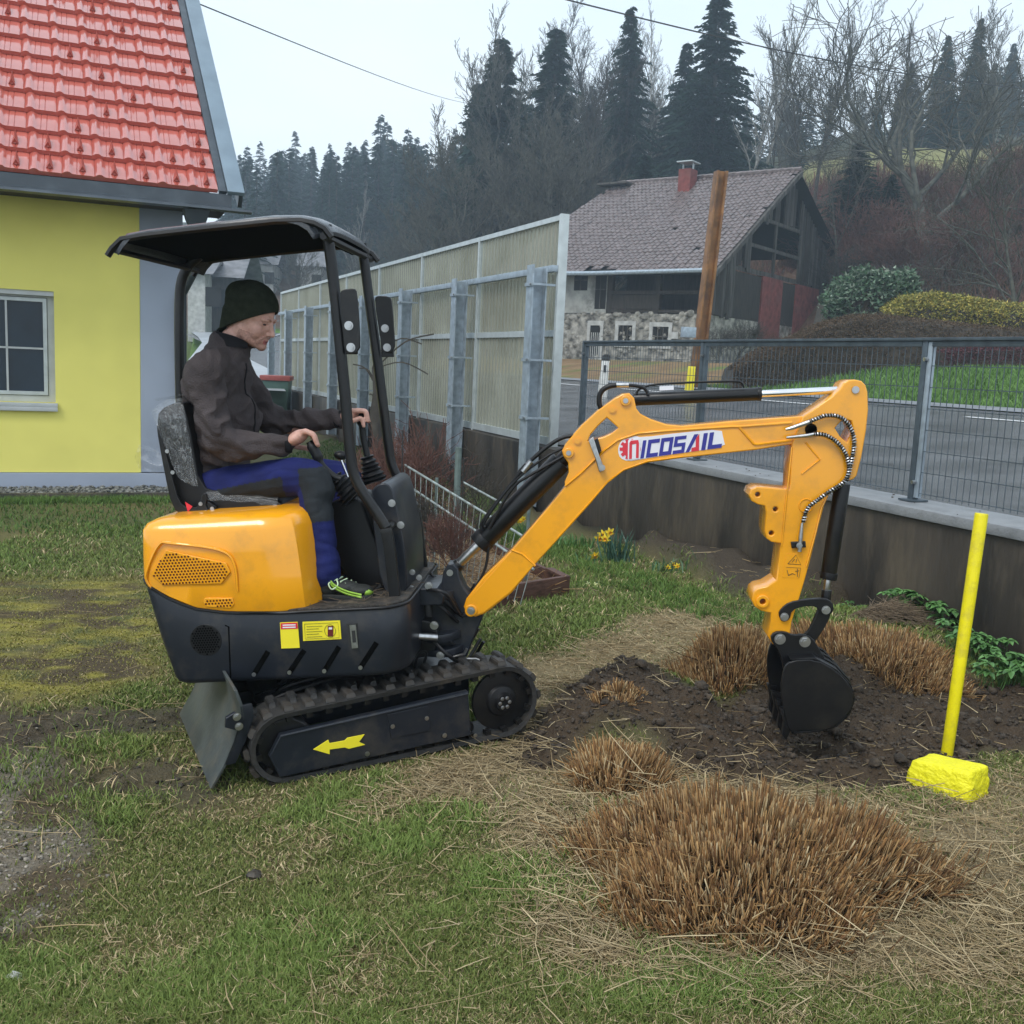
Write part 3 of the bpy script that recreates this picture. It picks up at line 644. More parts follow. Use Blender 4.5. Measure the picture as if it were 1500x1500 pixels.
# ------------------------------------------------------------------ road marker posts, steel mast, bin, yellow post and stone
M['postwhite'] = pm('post_white', (.75, .75, .72), .5)
def marker(px, y, d, label, col):
    b = at_y(px, 540, d); z = float(land(b.x, b.y)); f = Fr((b.x, b.y, z), 0, 0); root = empty('marker_post', (b.x, b.y, z), label, 'marker post')
    h = at_y(px, y, d).z-z; mb = MB(); mb.loft([[f.W(a*s+dx, c*.05, w) for a, c in ((-1, -1), (1, -1), (1, 1), (-1, 1))] for w, s, dx in ((-.1, .10, 0), (h*.8, .075, .03), (h*.86, .075, .035))]); build('shaft', mb, col, root, 30, .008)
    if col is M['postwhite']:
        mb = MB(); mb.loft([[f.W(a*s+dx, c*.055, w) for a, c in ((-1, -1), (1, -1), (1, 1), (-1, 1))] for w, s, dx in ((h*.86, .076, .035), (h*.97, .076, .04), (h, .03, .04))]); build('cap', mb, M['ink'], root, 30)
        mb = MB(); mb.box(f, -.0, .05, -.06, -.05, h*.6, h*.76); build('reflector', mb, M['ink'], root, 30)
marker(884, 519, 21, 'white road marker post with black cap standing by the far roadside', M['postwhite'])
marker(1011, 530, 22, 'slim yellow marker post beside the rusty steel beam', M['sticker_y'])
def beam():
    M['rust'] = pm('rusty_steel', (.25, .115, .035), .6, .1, .35, 3, .3, 30, dirt=(.12, .05, .025, .8), ds=4)
    y0 = 25; b = at_y(1018, 560, y0); z = float(land(b.x, b.y)); root = empty('steel_beam', (b.x, b.y, z), 'tall leaning rusty brown steel beam in front of the farmhouse roof', 'beam')
    lo = Vector((b.x, b.y, z-.2)); hi = at_y(1056, 251, y0); d = (hi-lo); a = Vector((1, .25, 0)).normalized(); c = Vector((-.25, 1, 0))
    def bar(a0, a1, c0, c1, nm, m): 
        mb = MB(); mb.loft([[p+a*x+c*yv for x, yv in ((a0, c0), (a1, c0), (a1, c1), (a0, c1))] for p in (lo, hi)]); return build(nm, mb, m, root, 30, .004)
    bar(-.13, -.085, -.12, .12, 'flange', M['rust']); bar(.085, .14, -.12, .12, 'flange', M['rust']); bar(-.083, .083, -.03, .03, 'web', M['rust'])
    mb = MB(); q = at_y(1012, 487, y0-.3); f = Fr(q, 10); mb.box(f, -.22, .10, -.1, .1, -.12, .12); build('junction_box', mb, M['galv'], root, 30, .01)
beam()
def bin_():
    p = at_z(405, 640, -.03); d = 25.0; p = at_y(405, 600, d); z = float(g0(p.x, p.y))-.03; f = Fr((p.x, p.y, 0), 5)
    root = empty('wheelie_bin', (p.x, p.y, z), 'green wheelie bin with red lid by the far end of the noise barrier', 'bin')
    h = at_y(405, 556, d).z; mb = MB(); mb.loft([[f.W(a*s, c*s, w) for a, c in ((-1, -1), (1, -1), (1, 1), (-1, 1))] for w, s in ((-.05, .26), (h-.02, .33))]); build('body', mb, pm('bin_green', (.05, .10, .08), .5), root, 30, .02)
    mb = MB(); mb.box(f, -.36, .36, -.36, .36, h-.02, h+.10); build('lid', mb, pm('bin_red', (.30, .07, .06), .5), root, 30, .02)
bin_()
def yellow_marker():
    base = at_z(1388, 1098, .10); top = at_y(1438, 752, base.y+.06); d = (top-base).normalized(); base = base-d*.2
    mb = MB(); mb.tube([base, top-d*.01, top], [.0235, .0262, .0255], 24)
    tag(build('yellow_pole', mb, M['yellowpaint'], None, 45, .0015, base=base), 'bright yellow round pole leaning upright in the dug soil, right of the bucket', 'pole')
    # painted stone: faceted block
    c = at_z(1388, 1138, .15); f = Fr((c.x, c.y, float(gz(c.x, c.y))), -48)
    b = bmesh.new(); bmesh.ops.create_cube(b, size=1); bmesh.ops.subdivide_edges(b, edges=b.edges[:], cuts=14, use_grid_fill=True)
    me = bpy.data.meshes.new('yellow_stone')
    for v in b.verts:
        x, y, z = v.co*2; r = .86+.14/max(1e-6, (abs(x)**9+abs(y)**9+abs(z)**9)**(1/9)) if True else 1
        k = (abs(x)**12+abs(y)**12+abs(z)**12)**(1/12); x, y, z = x/k, y/k, z/k
        tp = 1-.10*max(0, z); side = max(abs(x), abs(y)) > .93
        nz_ = (float(fbm(x*3.1+z*1.3+9, y*3.1-z*2.9, 4))+float(fbm(x*5+y*3, z*4+y*2.2+x, 3))-1)*.8; rough = .055 if z < .85 else .012
        X = x*.122*tp*(1+rough*nz_); Y_ = y*.088*tp*(1+rough*nz_); Z = z*.058+.060+.012*x*(z > 0)+(.02*nz_ if z < .9 else .004*nz_)
        v.co = Vector((X, Y_, Z))
    b.to_mesh(me); b.free(); me.materials.append(M['yellowstone']); me.polygons.foreach_set('use_smooth', [True]*len(me.polygons)); me.set_sharp_from_angle(angle=radians(40))
    o = link('yellow_stone', me, None, f.o); o.rotation_euler = (radians(-3), 0, radians(-48)); tag(o, 'bright yellow painted stone block lying at the foot of the yellow pole', 'stone')
yellow_marker()
def wires():
    wm = pm('cable_black', (.03, .03, .032), .6)
    for a, b, r, lab in (((270, -6, 22), (1600, 400, 70), .012, ''),):
        pass
    P0 = at_y(285, 3, 16); P1 = at_y(690, 150, 60); P2 = P1+(P1-P0)*.15
    mb = MB(); mb.tube([P0.lerp(P2, t/14)-Vector((0, 0, .8*sin(pi*t/14)*.3)) for t in range(-2, 17)], .011, 4); tag(build('power_cable', mb, wm, None, None, base=P0), 'thin cable running from the yellow house roof towards the forest', 'cable')
    P0 = at_y(800, -8, 30); P1 = at_y(1520, 132, 45)
    mb = MB(); mb.tube([P0.lerp(P1, t/14)-Vector((0, 0, 1.0*sin(pi*t/14)*.35)) for t in range(-3, 18)], .022, 4); tag(build('power_cable', mb, wm, None, None, base=P0), 'thicker dark cable crossing above the farmhouse roof and trees', 'cable')
wires()
# ------------------------------------------------------------------ the mini excavator
def excavator():
    U, T = Ufr, Tfr
    root = empty('mini_excavator', (-.63, 4.2, .05), 'small orange-yellow tracked digger with dark grey canopy, digging beside the lawn', 'excavator')
    Y, D, B = M['yellow'], M['dark'], M['black']
    _bm = {}
    def bolt(F, px, v, r, parent, name='bolt', uw=False, mat='steel', head=True):
        key = (F is U, mat, head)
        if key not in _bm:
            b = MB()
            for r0, h0, h1, n in ((1.35, 0, .18, 20), (1.0, .18, .8, 6), (.55, .8, 1.0, 12)) if head else ((1.0, 0, .35, 20), (.75, .35, .45, 20)):
                b.loft([[F.rot @ Vector((r0*cos(2*pi*k/n), -h, r0*sin(2*pi*k/n))) for k in range(n)] for h in (h0, h1)])
            me = mesh_from(name, b.v, b.f, [M[mat]], smooth=30); fixn(me); _bm[key] = me
        o = link(name, _bm[key], parent, F.W(px[0], v, px[1]) if uw else F.Q(px[0], px[1], v)); o.scale = (r, r, r); return o
    # ---- lower body: plan rings with rounded corners
    def plan(u0, u1, v0, v1, rr, rf, n=6, nf=0):
        out = []
        for cu, cv, r, a0 in ((u0+rr, v0+rr, rr, pi), (u1-rf, v0+rf, rf, 1.5*pi), (u1-rf, v1-rf, rf, 0), (u0+rr, v1-rr, rr, .5*pi)):
            nn_ = nf if (nf and cu > u0+rr+1e-6) else n
            for k in range(nn_+1): a = a0+.5*pi*k/nn_; out.append((cu+r*cos(a), cv+r*sin(a)))
        fin = []
        for i, p in enumerate(out):
            q = out[(i+1) % len(out)]; m = 16 if abs(q[0]-p[0]) > .08 and abs(q[1]-p[1]) < 1e-6 else 1
            fin += [(p[0]+(q[0]-p[0])*j/m, p[1]+(q[1]-p[1])*j/m) for j in range(m)]
        return fin
    seam = [U.P(*q, -.45) for q in ((190, 838), (207, 851), (230, 867), (250, 878), (285, 892), (335, 898), (411, 898), (600, 889))]
    def seamw(u):
        for (a, wa), (b, wb) in zip(seam, seam[1:]):
            if u <= b: return wa+(wb-wa)*max(0, (u-a)/(b-a))
        return seam[-1][1]
    mb = MB(); rings = []
    for k, (f, ins) in enumerate([(0, .016), (.03, .004), (.08, 0), (.5, -.002), (.93, 0), (1, .006)]):
        ring = []
        for a, b in plan(-.665+.085*(1-f)+ins, .345-.02*(1-f)**2-ins, -.45+ins, .45-ins, .05, .11):
            w1 = seamw(a)-.004; ring.append(U.W(a, b, .28+(w1-.28)*f))
        rings.append(ring)
    mb.loft(rings); lower = build('lower_body', mb, D, root, 40)
    # rubber strip at the seam
    mb = MB(); mb.tube([U.W(a, b, seamw(a)+.001) for a, b in plan(-.665, .345, -.452, .452, .05, .11)]+[U.W(-.665, -.352, seamw(-.66))], .006, 6)
    build('seam_strip', mb, M['plastic'], root, 60)
    # ---- engine hood: rings from the seam to the top
    mb = MB(); rings = []
    top = .925
    for f, ins, fr in [(0, 0, 0), (.02, -.004, 0), (.35, 0, -.005), (.60, .004, -.01), (.82, .008, -.018), (.92, .022, -.032), (.975, .05, -.055), (1.0, .095, -.09)]:
        ring = []
        for a, b in plan(-.662+ins, -.01+fr, -.447+ins, .447-ins, .05, .13, 5, 2):
            # front edge leans: near the top it sits further back
            w0 = seamw(a)+.004
            ring.append(U.W(a, b, w0+(top-w0)*f))
        rings.append(ring)
    mb.loft(rings); hood = build('engine_hood', mb, Y, root, 34)
    hood['label'] = 'glossy orange-yellow engine hood'
    # raised contour and grilles on the hood side
    vs = -.455
    mb = MB()
    mb.tube(spline([U.Q(x, y, vs+.004) for x, y in [(222, 862), (214, 842), (232, 799), (252, 796), (322, 806), (343, 826), (348, 866)]], 6), .0055, 6)
    build('hood_contour', mb, Y, hood, 60)
    grm = pm('grille_dark', (.09, .015, .008), .9, spec=.1)
    mb = MB(); mb.tube([U.Q(x, y, -.451) for x, y in [(330, 916), (335, 918), (338, 1000)]], .003, 5); build('panel_seam', mb, M['slot'], lower, None)
    def grille(poly, step):
        o = plate('grille', U, poly, vs-.001, .006, Y, hood, bevel=.002)
        pts = [U.P(x, y, vs) for x, y in poly]; us = [p[0] for p in pts]; ws = [p[1] for p in pts]
        def inside(a, b):
            c = False
            for i in range(len(pts)):
                (x1, y1), (x2, y2) = pts[i], pts[i-1]
                if (y1 > b) != (y2 > b) and a < (x2-x1)*(b-y1)/(y2-y1)+x1: c = not c
            return c
        mb = MB(); r = 0; w = min(ws)
        while w < max(ws):
            u = min(us)+(step/2 if r % 2 else 0)
            while u < max(us):
                if all(inside(u+step*.4*cos(k*pi/3), w+step*.4*sin(k*pi/3)) for k in range(6)):
                    mb.add([U.W(u+step*.33*cos(k*pi/3+pi/6), vs-.0025, w+step*.33*sin(k*pi/3+pi/6)) for k in range(6)], [tuple(range(6))])
                u += step
            w += step*.866; r += 1
        h = build('grille_hole', mb, grm, o, None); h['kind'] = 'stuff'
    grille([(243, 806), (331, 825), (337, 838), (324, 855), (238, 857), (221, 841)], .0128)
    grille([(300, 876), (340, 876), (343, 885), (338, 891), (302, 889), (297, 882)], .0125)
    # fuel cap block on the hood front
    plate('hood_latch', U, [(427, 834), (441, 826), (446, 848), (430, 856)], -.34, .05, B, root, bevel=.004)
    # round vent
    o = plate('round_vent', U, None, -.456, .006, M['plastic'], lower, uw=True, bevel=.002) if False else None
    c = U.P(301, 938, -.455)
    o = plate('round_vent', U, [(c[0]+.062*cos(k*pi/16), c[1]+.062*sin(k*pi/16)) for k in range(32)], -.4535, .006, M['plastic'], root, uw=True, bevel=.0015)
    mb = MB()
    for i in range(-6, 7):
        for j in range(-6, 7):
            a = i*.0105+(j % 2)*.00525; b = j*.0091
            if a*a+b*b < .055**2: mb.add([U.W(c[0]+a+.0042*cos(k*pi/3), -.4545, c[1]+b+.0042*sin(k*pi/3)) for k in range(6)], [tuple(range(6))])
    h = build('vent_hole', mb, M['slot'], o, None); h['kind'] = 'stuff'
    # slots, stickers, lever plate
    for a, b in (((372, 988), (393, 954)), ((424, 985), (446, 952)), ((475, 983), (497, 947)), ((528, 978), (552, 941))):
        p, q = U.P(*a, -.45), U.P(*b, -.45); mb = MB()
        dx, dy = q[0]-p[0], q[1]-p[1]; l = sqrt(dx*dx+dy*dy); nx, ny = -dy/l*.010, dx/l*.010
        mb.ext(U, [(p[0]+nx, p[1]+ny), (p[0]-nx, p[1]-ny), (q[0]-nx, q[1]-ny), (q[0]+nx, q[1]+ny)], -.4535, -.44)
        s = build('slot', mb, M['slot'], root, 30, .002)
        bolt(U, a, -.454, .008, s, 'rivet', head=False)
    mb = MB(); pts = [U.P(x, y, -.454) for x, y in ((450, 925), (470, 925))]
    def flat(name, pxs, v, th, mat, parent, F=U): 
        mb = MB(); mb.ext(F, [F.P(x, y, v) for x, y in pxs], v, v+th); return build(name, mb, mat, parent, 30)
    s = flat('warning_label', [(410, 912), (436, 911), (439, 949), (412, 950)], -.4555, .003, M['sticker_y'], root)
    flat('red_header', [(411, 913), (435.5, 912), (436.5, 921), (411.5, 922)], -.4565, .002, M['sticker_r'], s)
    for k in range(2): flat('print_line', [(414, 915+k*3.4), (433, 914.4+k*3.4), (433, 916.2+k*3.4), (414, 916.8+k*3.4)], -.4572, .001, M['sticker_w'], s)
    s = flat('fuel_label', [(443, 911), (498, 909), (500, 936), (444, 939)], -.4555, .003, M['sticker_y'], root)
    mb = MB(); mb.tube([U.Q(x, y, -.457) for x, y in [(446, 914), (495, 912), (497, 934), (447, 936), (446, 914)]], .0006, 4)
    for k in range(5): mb.tube([U.Q(449, 918+3.8*k, -.457), U.Q(472-(k % 2)*5, 917+3.8*k, -.457)], .0007, 4)
    cc = U.P(483.5, 924, -.457); mb.tube([U.W(cc[0]+.021*cos(k*pi/12), -.457, cc[1]+.024*sin(k*pi/12)) for k in range(25)], .0007, 4)
    build('print_line', mb, M['ink'], s, None)
    flat('fuel_pump_print', [(480, 917), (488, 917), (488, 932), (480, 932)], -.4575, .001, pm('pump_print', (.12, .01, .01), .5), s)
    flat('fuel_pump_print', [(481.5, 919), (486.5, 919), (486.5, 922), (481.5, 922)], -.4582, .0008, M['sticker_w'], s)
    flat('lever_recess', [(508, 914), (523, 913), (526, 951), (511, 952)], -.4545, .004, M['ink'], root)
    s = flat('latch_plate', [(512, 916), (521, 915.5), (524.5, 949), (515.5, 950)], -.459, .005, M['steel'], root)
    for q in ((517, 919), (520, 946)): bolt(U, q, -.459, .0055, s, head=False)
    flat('print_line', [(515, 924), (520, 923.6), (521.5, 941), (516.5, 941.4)], -.4605, .0012, M['ink'], s)
    # ---- floor with muddy mat
    mb = MB(); mb.loft([[U.W(a, b, w) for a, b in plan(-.16, .335, -.435, .435, .03, .10)] for w in (.53, .552)])
    fl = build('floor_mat', mb, pm('muddy_floor', (.03, .025, .02), .7, 0, .5, 40, 1, 70, dirt=(.12, .09, .06, .9), ds=14), root, 30, .004)
    mb = MB()
    for k in range(60):
        a, b = random.uniform(-.1, .33), random.uniform(-.42, .1); t = random.uniform(0, pi); l = random.uniform(.02, .07)
        mb.tube([U.W(a, b, .556), U.W(a+l*cos(t), b+l*sin(t), .558+random.uniform(0, .008))], .0015, 4)
    o = build('floor_debris', mb, pm('dry_bits', (.12, .09, .06), .9), root, None); o['kind'] = 'stuff'
    # ---- chassis below, slew ring
    mb = MB(); mb.loft([[U.W(.23*cos(a*pi/12), .23*sin(a*pi/12), w) for a in range(24)] for w in (.16, .285)]); build('slew_ring', mb, B, root, 40, .004)
    mb = MB(); mb.box(T, -.40, .42, -.27, .27, .08, .19); mb.box(T, -.2, .22, -.3, .3, .15, .22); build('undercarriage_frame', mb, D, root, 30, .01)
    mb = MB()
    for k in range(7): mb.tube(spline([T.W(-.42+.03*k, -.2+.05*k, .17), T.W(-.3, -.24+.05*k, .22+.01*k), T.W(-.05, -.2+.04*k, .24)], 5), .008, 6)
    build('undercarriage_hose', mb, M['plastic'], root, 60)
    mb = MB(); mb.tube([T.W(-.44, -.17, .165), T.W(-.12, -.2, .235)], .006, 6); mb.tube([T.W(-.43, -.1, .18), T.W(-.1, -.12, .24)], .005, 6); build('chrome_line', mb, M['chrome'], root, 60)
    # ---- tracks
    RR, RL, CR, CL = .152, .138, (.492, .098), (-.390, .082)
    def track_path(off):
        dx, dy = CL[0]-CR[0], CL[1]-CR[1]; d = sqrt(dx*dx+dy*dy); th = atan2(-dy, -dx); al = math.asin((RR-RL)/d)
        pts = []
        a1 = th+pi/2-al; a0 = th-pi/2+al
        for k in range(15): a = a0+(a1-a0)*k/14; pts.append((CR[0]+(RR+off)*cos(a), CR[1]+(RR+off)*sin(a), a))
        for k in range(15): a = a1+(2*pi-(a1-a0))*k/14; pts.append((CL[0]+(RL+off)*cos(a), CL[1]+(RL+off)*sin(a), a))
        return pts
    def resamp(path, n):
        P = path+[path[0]]; L = [0]
        for p, q in zip(P, P[1:]): L.append(L[-1]+sqrt((p[0]-q[0])**2+(p[1]-q[1])**2))
        out = []
        for k in range(n):
            s = L[-1]*k/n; i = max(j for j in range(len(L)-1) if L[j] <= s); t = (s-L[i])/(L[i+1]-L[i])
            p, q = P[i], P[i+1]; out.append((p[0]+(q[0]-p[0])*t, p[1]+(q[1]-p[1])*t, atan2(q[1]-p[1], q[0]-p[0])))
        return out
    lugm = {}
    def lugmesh(kind):
        mb = MB()
        if kind == 0: pts = [(-.019, -.085), (.019, -.085), (.019, -.035), (.007, -.028), (.007, .01), (-.019, .01)]
        else: pts = [(-.019, -.01), (.007, -.01), (.007, .028), (.019, .035), (.019, .085), (-.019, .085)]
        r = []
        for h, s in ((0, 1.0), (.014, .86), (.019, .6)):
            cx = sum(p[0] for p in pts)/6; cy = sum(p[1] for p in pts)/6
            r.append([T.rot @ Vector((cx+(x-cx)*s, cy+(y-cy)*(s if h < .015 else .85), h)) for x, y in pts])
        mb.loft(r); me = mesh_from('track_lug', mb.v, mb.f, [M['rubber']], smooth=30); fixn(me); return me
    inm = MB(); inm.box(ID, -.012, .012, -.016, .016, -.02, 0)
    for p in inm.v: p.xyz = T.rot @ p
    ingm = mesh_from('drive_link', inm.v, inm.f, [M['black']], smooth=30)
    for side, v0, v1 in ((-1, -.46, -.28), (1, .28, .46)):
        outer = track_path(0); n = len(outer); mb = MB()
        sec = [(-.022, v0+.004), (-.004, v0), (0, v0+.012), (0, v1-.012), (-.004, v1), (-.022, v1-.004)]
        rings = []
        for off, v in sec: rings.append([T.W(p[0], v, p[1]) for p in track_path(off)])
        rings.append(rings[0]); mb.loft(rings, caps=False)
        belt = build('rubber_track', mb, M['rubber'], root, 35)
        if not lugm: lugm[0], lugm[1] = lugmesh(0), lugmesh(1)
        for i, (a, b, th) in enumerate(resamp(outer, 68)):
            o = link('track_lug', lugm[i % 2], belt, T.W(a, (v0+v1)/2, b))
            ax = T.v
            o.rotation_mode = 'QUATERNION'; o.rotation_quaternion = Matrix.Rotation(-th+pi, 3, ax).to_quaternion()
        for i, (a, b, th) in enumerate(resamp(track_path(-.022), 34)):
            o = link('drive_link', ingm, belt, T.W(a, v0+.025, b)); o.rotation_mode = 'QUATERNION'; o.rotation_quaternion = Matrix.Rotation(-th+pi, 3, T.v).to_quaternion()
        # wheels
        def wheel(name, c, prof, mat):
            mb = MB(); mb.loft([[T.W(c[0]+r*cos(k*pi/16), v, c[1]+r*sin(k*pi/16)) for k in range(32)] for v, r in prof]); return build(name, mb, mat, root, 35, .002)
        s = side; vf = v0 if side < 0 else v1
        wheel('drive_sprocket', CR, [(vf-s*.03, .125), (vf-s*.05, .125), (vf-s*.05, .09), (vf-s*.11, .09)], B)
        hub = wheel('hub', CR, [(vf+s*.002, .018), (vf+s*.004, .034), (vf-s*.012, .038), (vf-s*.016, .06), (vf-s*.035, .068), (vf-s*.05, .08)], M['plastic'])
        if side < 0:
            for k in range(6): bolt(T, (CR[0]+.021*cos(k*pi/3), CR[1]+.021*sin(k*pi/3)), v0-.006, .006, hub, uw=True)
        wheel('idler_wheel', CL, [(vf-s*.03, .10), (vf-s*.04, .112), (vf-s*.12, .112)], B)
        for q in (-.2, -.0, .2, .34): wheel('track_roller', (q, .0), [(vf-s*.04, .028), (vf-s*.045, .034), (vf-s*.13, .034)], B)
        if side < 0:
            sp = plate('side_cover', T, [(411, 1077), (686, 1013), (690, 1077), (410, 1139), (395, 1109)], -.475, .03, D, root, bevel=.003)
            mb = MB(); mb.tube([T.Q(410, 1079, -.477), T.Q(686, 1016, -.477)], .0035, 6); build('side_cover_edge', mb, D, sp, 60)
            plate('inspection_cover', T, [(568, 1047), (627, 1034), (630, 1070), (573, 1082)], -.479, .005, D, sp, bevel=.001)
            for q, r in (((575, 1064), .0085), ((625, 1052), .0085), ((651, 1077), .0095), ((538, 1104), .0095), ((696, 1077), .008)): bolt(T, q, -.479, r, sp, head=False)
            plate('yellow_arrow', T, [(459, 1098), (481, 1084), (483, 1089), (505, 1085), (509, 1081), (534, 1076), (526, 1087), (535, 1091), (511, 1097), (505, 1095), (483, 1098), (483, 1105)], -.4785, .004, M['sticker_y'], sp, bevel=.0005)
        else:
            mb = MB(); mb.box(T, -.37, .36, .452, .47, -.03, .17); build('side_cover', mb, D, root, 30, .003)
    # ---- dozer blade at the rear of the tracks
    mb = MB(); prof = [(a+.60, b) for a, b in [T.P(*q, -.44) for q in ((343, 1012), (351, 1034), (354, 1052), (343, 1085), (327, 1122), (308, 1156))]]
    rr_ = [[T.W(-.60+a, v, b) for a, b in prof]+[T.W(-.588+a, v, b) for a, b in prof[::-1]] for v in (-.44, .40)]
    mb.loft(rr_); bl = build('dozer_blade', mb, pm('worn_blade', (.07, .08, .08), .38, .3, .35, 4, .1, 40, dirt=(.13, .11, .08, .7), ds=6), root, 40, .003)
    mb = MB()
    for v in (-.44, .385): mb.ext(T, [(-.60+a, b) for a, b in prof[1:5]]+[(-.60+a+.045, b) for a, b in prof[1:5][::-1]], v, v+.012)
    build('blade_rib', mb, D, bl, 30, .003)['kind'] = 'stuff'
    for v in (-.16, .11): mb = MB(); mb.box(T, -.53, -.30, v, v+.05, .06, .11); build('blade_arm', mb, D, bl, 30, .003)
    for q in ((347, 1050), (350, 1064)): bolt(T, q, -.455, .011, bl)
    plate('blade_lug', T, [(331, 1052), (344, 1044), (356, 1050), (357, 1066), (345, 1070), (330, 1066)], -.45, .02, D, bl)
    # ---- console
    mb = MB()
    for v0, v1, ins in ((-.07, .24, 0),):
        ol = smoothpoly([(478, 742), (486, 734), (524, 727), (533, 742), (546, 778), (568, 842), (566, 862), (520, 866), (505, 842), (492, 822), (484, 785)], 2)
        mb.ext(U, [U.P(x, y, -.07) for x, y in ol], v0, v1)
    build('control_console', mb, M['plastic'], root, 40, .015, 3)
    ol = smoothpoly([(541, 722), (553, 709), (567, 707), (577, 720), (585, 760), (594, 800), (597, 880), (560, 882)], 1)
    fp = plate('front_panel', U, ol, -.20, .42, D, root, bevel=.006)
    for q in ((574, 737), (587, 769)): bolt(U, q, -.205, .011, fp)
    bolt(U, (577, 828), -.27, .008, root)
    # ---- canopy legs and guard
    vn_, vf_ = -.28, .30
    near = [(479, 338), (487, 395), (503, 550), (512, 655), (517, 695), (530, 720), (552, 752), (565, 773), (571, 800), (576, 850), (580, 884)]
    far = [(531, 364), (541, 440), (556, 550), (569, 655), (574, 685), (590, 712), (605, 736), (612, 756), (617, 800), (622, 840)]
    def smooth_path(P, it=2):
        for _ in range(it):
            q = [P[0]]
            for a, b in zip(P, P[1:]): q += [a*.75+b*.25, a*.25+b*.75]
            P = q+[P[-1]]
        return P
    for pts, v, w2 in ((near, vn_, .022), (far, vf_, .022)):
        mb = MB(); P = [U.Q(x, y, v) for x, y in pts]; d = (P[1]-P[0]).normalized()
        k = 8 if v < 0 else 7
        up = smooth_path([P[0]-d*.02]+P[:k]); mb.tube(up, .0215, 14)
        leg = build('canopy_leg', mb, M['black'], root, 50)
        mb = MB(); mb.tube(smooth_path(P[k-1:], 1), .030 if v < 0 else .024, 4); build('leg_bracket', mb, M['black'], leg, 30, .004)
    mb = MB(); mb.tube([U.Q(568, 772, vn_), U.Q(609, 740, vf_)], .016, 12); build('cross_bar', mb, M['black'], root, 50)
    for pts, v in (([(497, 431), (501, 424), (519, 422), (523, 428), (527, 485), (527, 517), (506, 518), (503, 500)], vn_-.03), ([(548, 437), (553, 433), (570, 434), (574, 440), (577, 480), (579, 516), (562, 517), (558, 505)], vf_-.03)):
        o = plate('leg_plate', U, smoothpoly(pts, 1), v, .012, B, root)
        qs = ((511, 477), (514, 509)) if v < 0 else ((564, 481), (567, 509))
        for q in qs: bolt(U, q, v-.001, .0125, o)
        cx, cy = qs[0]; plate('hinge_plate', U, [(cx-8, cy-9), (cx+10, cy-10), (cx+13, cy+42), (cx-5, cy+42)], v+.012, .008, B, o)
    # rear post
    mb = MB(); mb.tube(smooth_path([U.Q(x, y, .30) for x, y in [(292, 375), (276, 388), (264, 412), (262, 460), (264, 600), (270, 735)]]), .021, 12); build('canopy_leg', mb, M['black'], root, 50)
    # ---- canopy roof: shell traced along near rim, swept to far rim
    top_l = [(153, 367), (160, 356), (173, 343), (205, 337), (300, 326), (400, 315.5), (436, 315), (456, 319), (471, 327), (481, 340)]
    bot_l = [(156, 368), (168, 358), (200, 350), (300, 340), (420, 328), (440, 327), (462, 332), (480, 341), (505, 350), (520, 354), (530, 358)]
    tp = [U.P(x, y, -.40) for x, y in top_l]
    # canopy section across v: edges curve down
    prof = [(u, w) for u, w in tp]
    nv = 14; rings = []; rin = []
    u_a, u_b = prof[0][0], prof[-1][0]
    for j in range(nv+1):
        t = j/nv; v = -.41+.84*t; e = abs(2*t-1); dome = .022*(1-e**3); shr = .05*max(0, e-.75)/.25*0
        cut = .10*max(0, (e-.7)/.3)**2*.5
        outer = []; inner = []
        for k, (u, w) in enumerate(prof):
            s = (u-u_a)/(u_b-u_a); uu = u+cut*(1-2*s)*1.0
            outer.append(U.W(uu, v, w+dome-(.006 if e > .99 else 0)))
            inner.append(U.W(uu+.006*(1-2*s), v, w+dome-.014-(0 if e < .9 else .01)))
        rings.append(outer+inner[::-1])
    mb = MB(); mb.loft(rings); can = build('canopy_roof', mb, M['canopy'], root, 50, .0015, 1)
    mb = MB()
    for v in (-.40, .42):
        mb.tube([U.W(u+.01, v, w-.020) for u, w in prof], .013, 6)
    mb.tube([U.W(prof[-1][0]-.02, v, prof[-1][1]-.012) for v in (-.40, 0, .42)], .014, 6)
    mb.tube([U.W(prof[1][0]+.02, v, prof[1][1]-.028) for v in (-.40, 0, .42)], .012, 6)
    build('canopy_rim', mb, M['black'], can, 50)
    mb = MB()
    mb.box(U, prof[7][0]-.03, prof[7][0]+.03, -.33, .35, prof[7][1]-.05, prof[7][1]-.02)
    build('canopy_rib', mb, M['slot'], can, 40)
    mb = MB(); q_ = prof[2:9]; mb.loft([[U.W(u, v, w-.019-(.004 if abs(v) > .3 else 0)) for u, w in q_]+[U.W(u, v, w-.021-(.004 if abs(v) > .3 else 0)) for u, w in q_[::-1]] for v in (-.385, 0, .405)]); build('canopy_lining', mb, M['slot'], can, 60)
    # ---- seat
    ol = smoothpoly([(228, 622), (231, 600), (262, 587), (271, 600), (281, 650), (290, 712), (330, 726), (395, 733), (415, 739), (404, 748), (355, 758), (300, 752), (268, 748), (254, 738), (241, 690)], 1)
    mb = MB(); mb.ext(U, [U.P(x, y, -.22) for x, y in ol], -.21, .23); seat = build('seat', mb, M['plastic'], root, 40, .02, 3)
    arm = [(228, 622), (233, 624), (252, 700), (262, 735), (275, 745), (292, 742), (296, 722), (304, 724), (300, 745), (318, 754), (318, 762), (270, 756), (252, 745), (240, 690)]
    so_ = plate('seat_bracket', U, smoothpoly(arm, 1), -.245, .014, B, seat)
    for q in ((245, 661), (253, 692), (294, 738), (302, 750), (311, 745)): bolt(U, q, -.247, .008, so_, head=False)
    plate('seat_base', U, [(288, 750), (302, 733), (316, 742), (317, 766), (288, 766)], -.235, .45, B, seat)
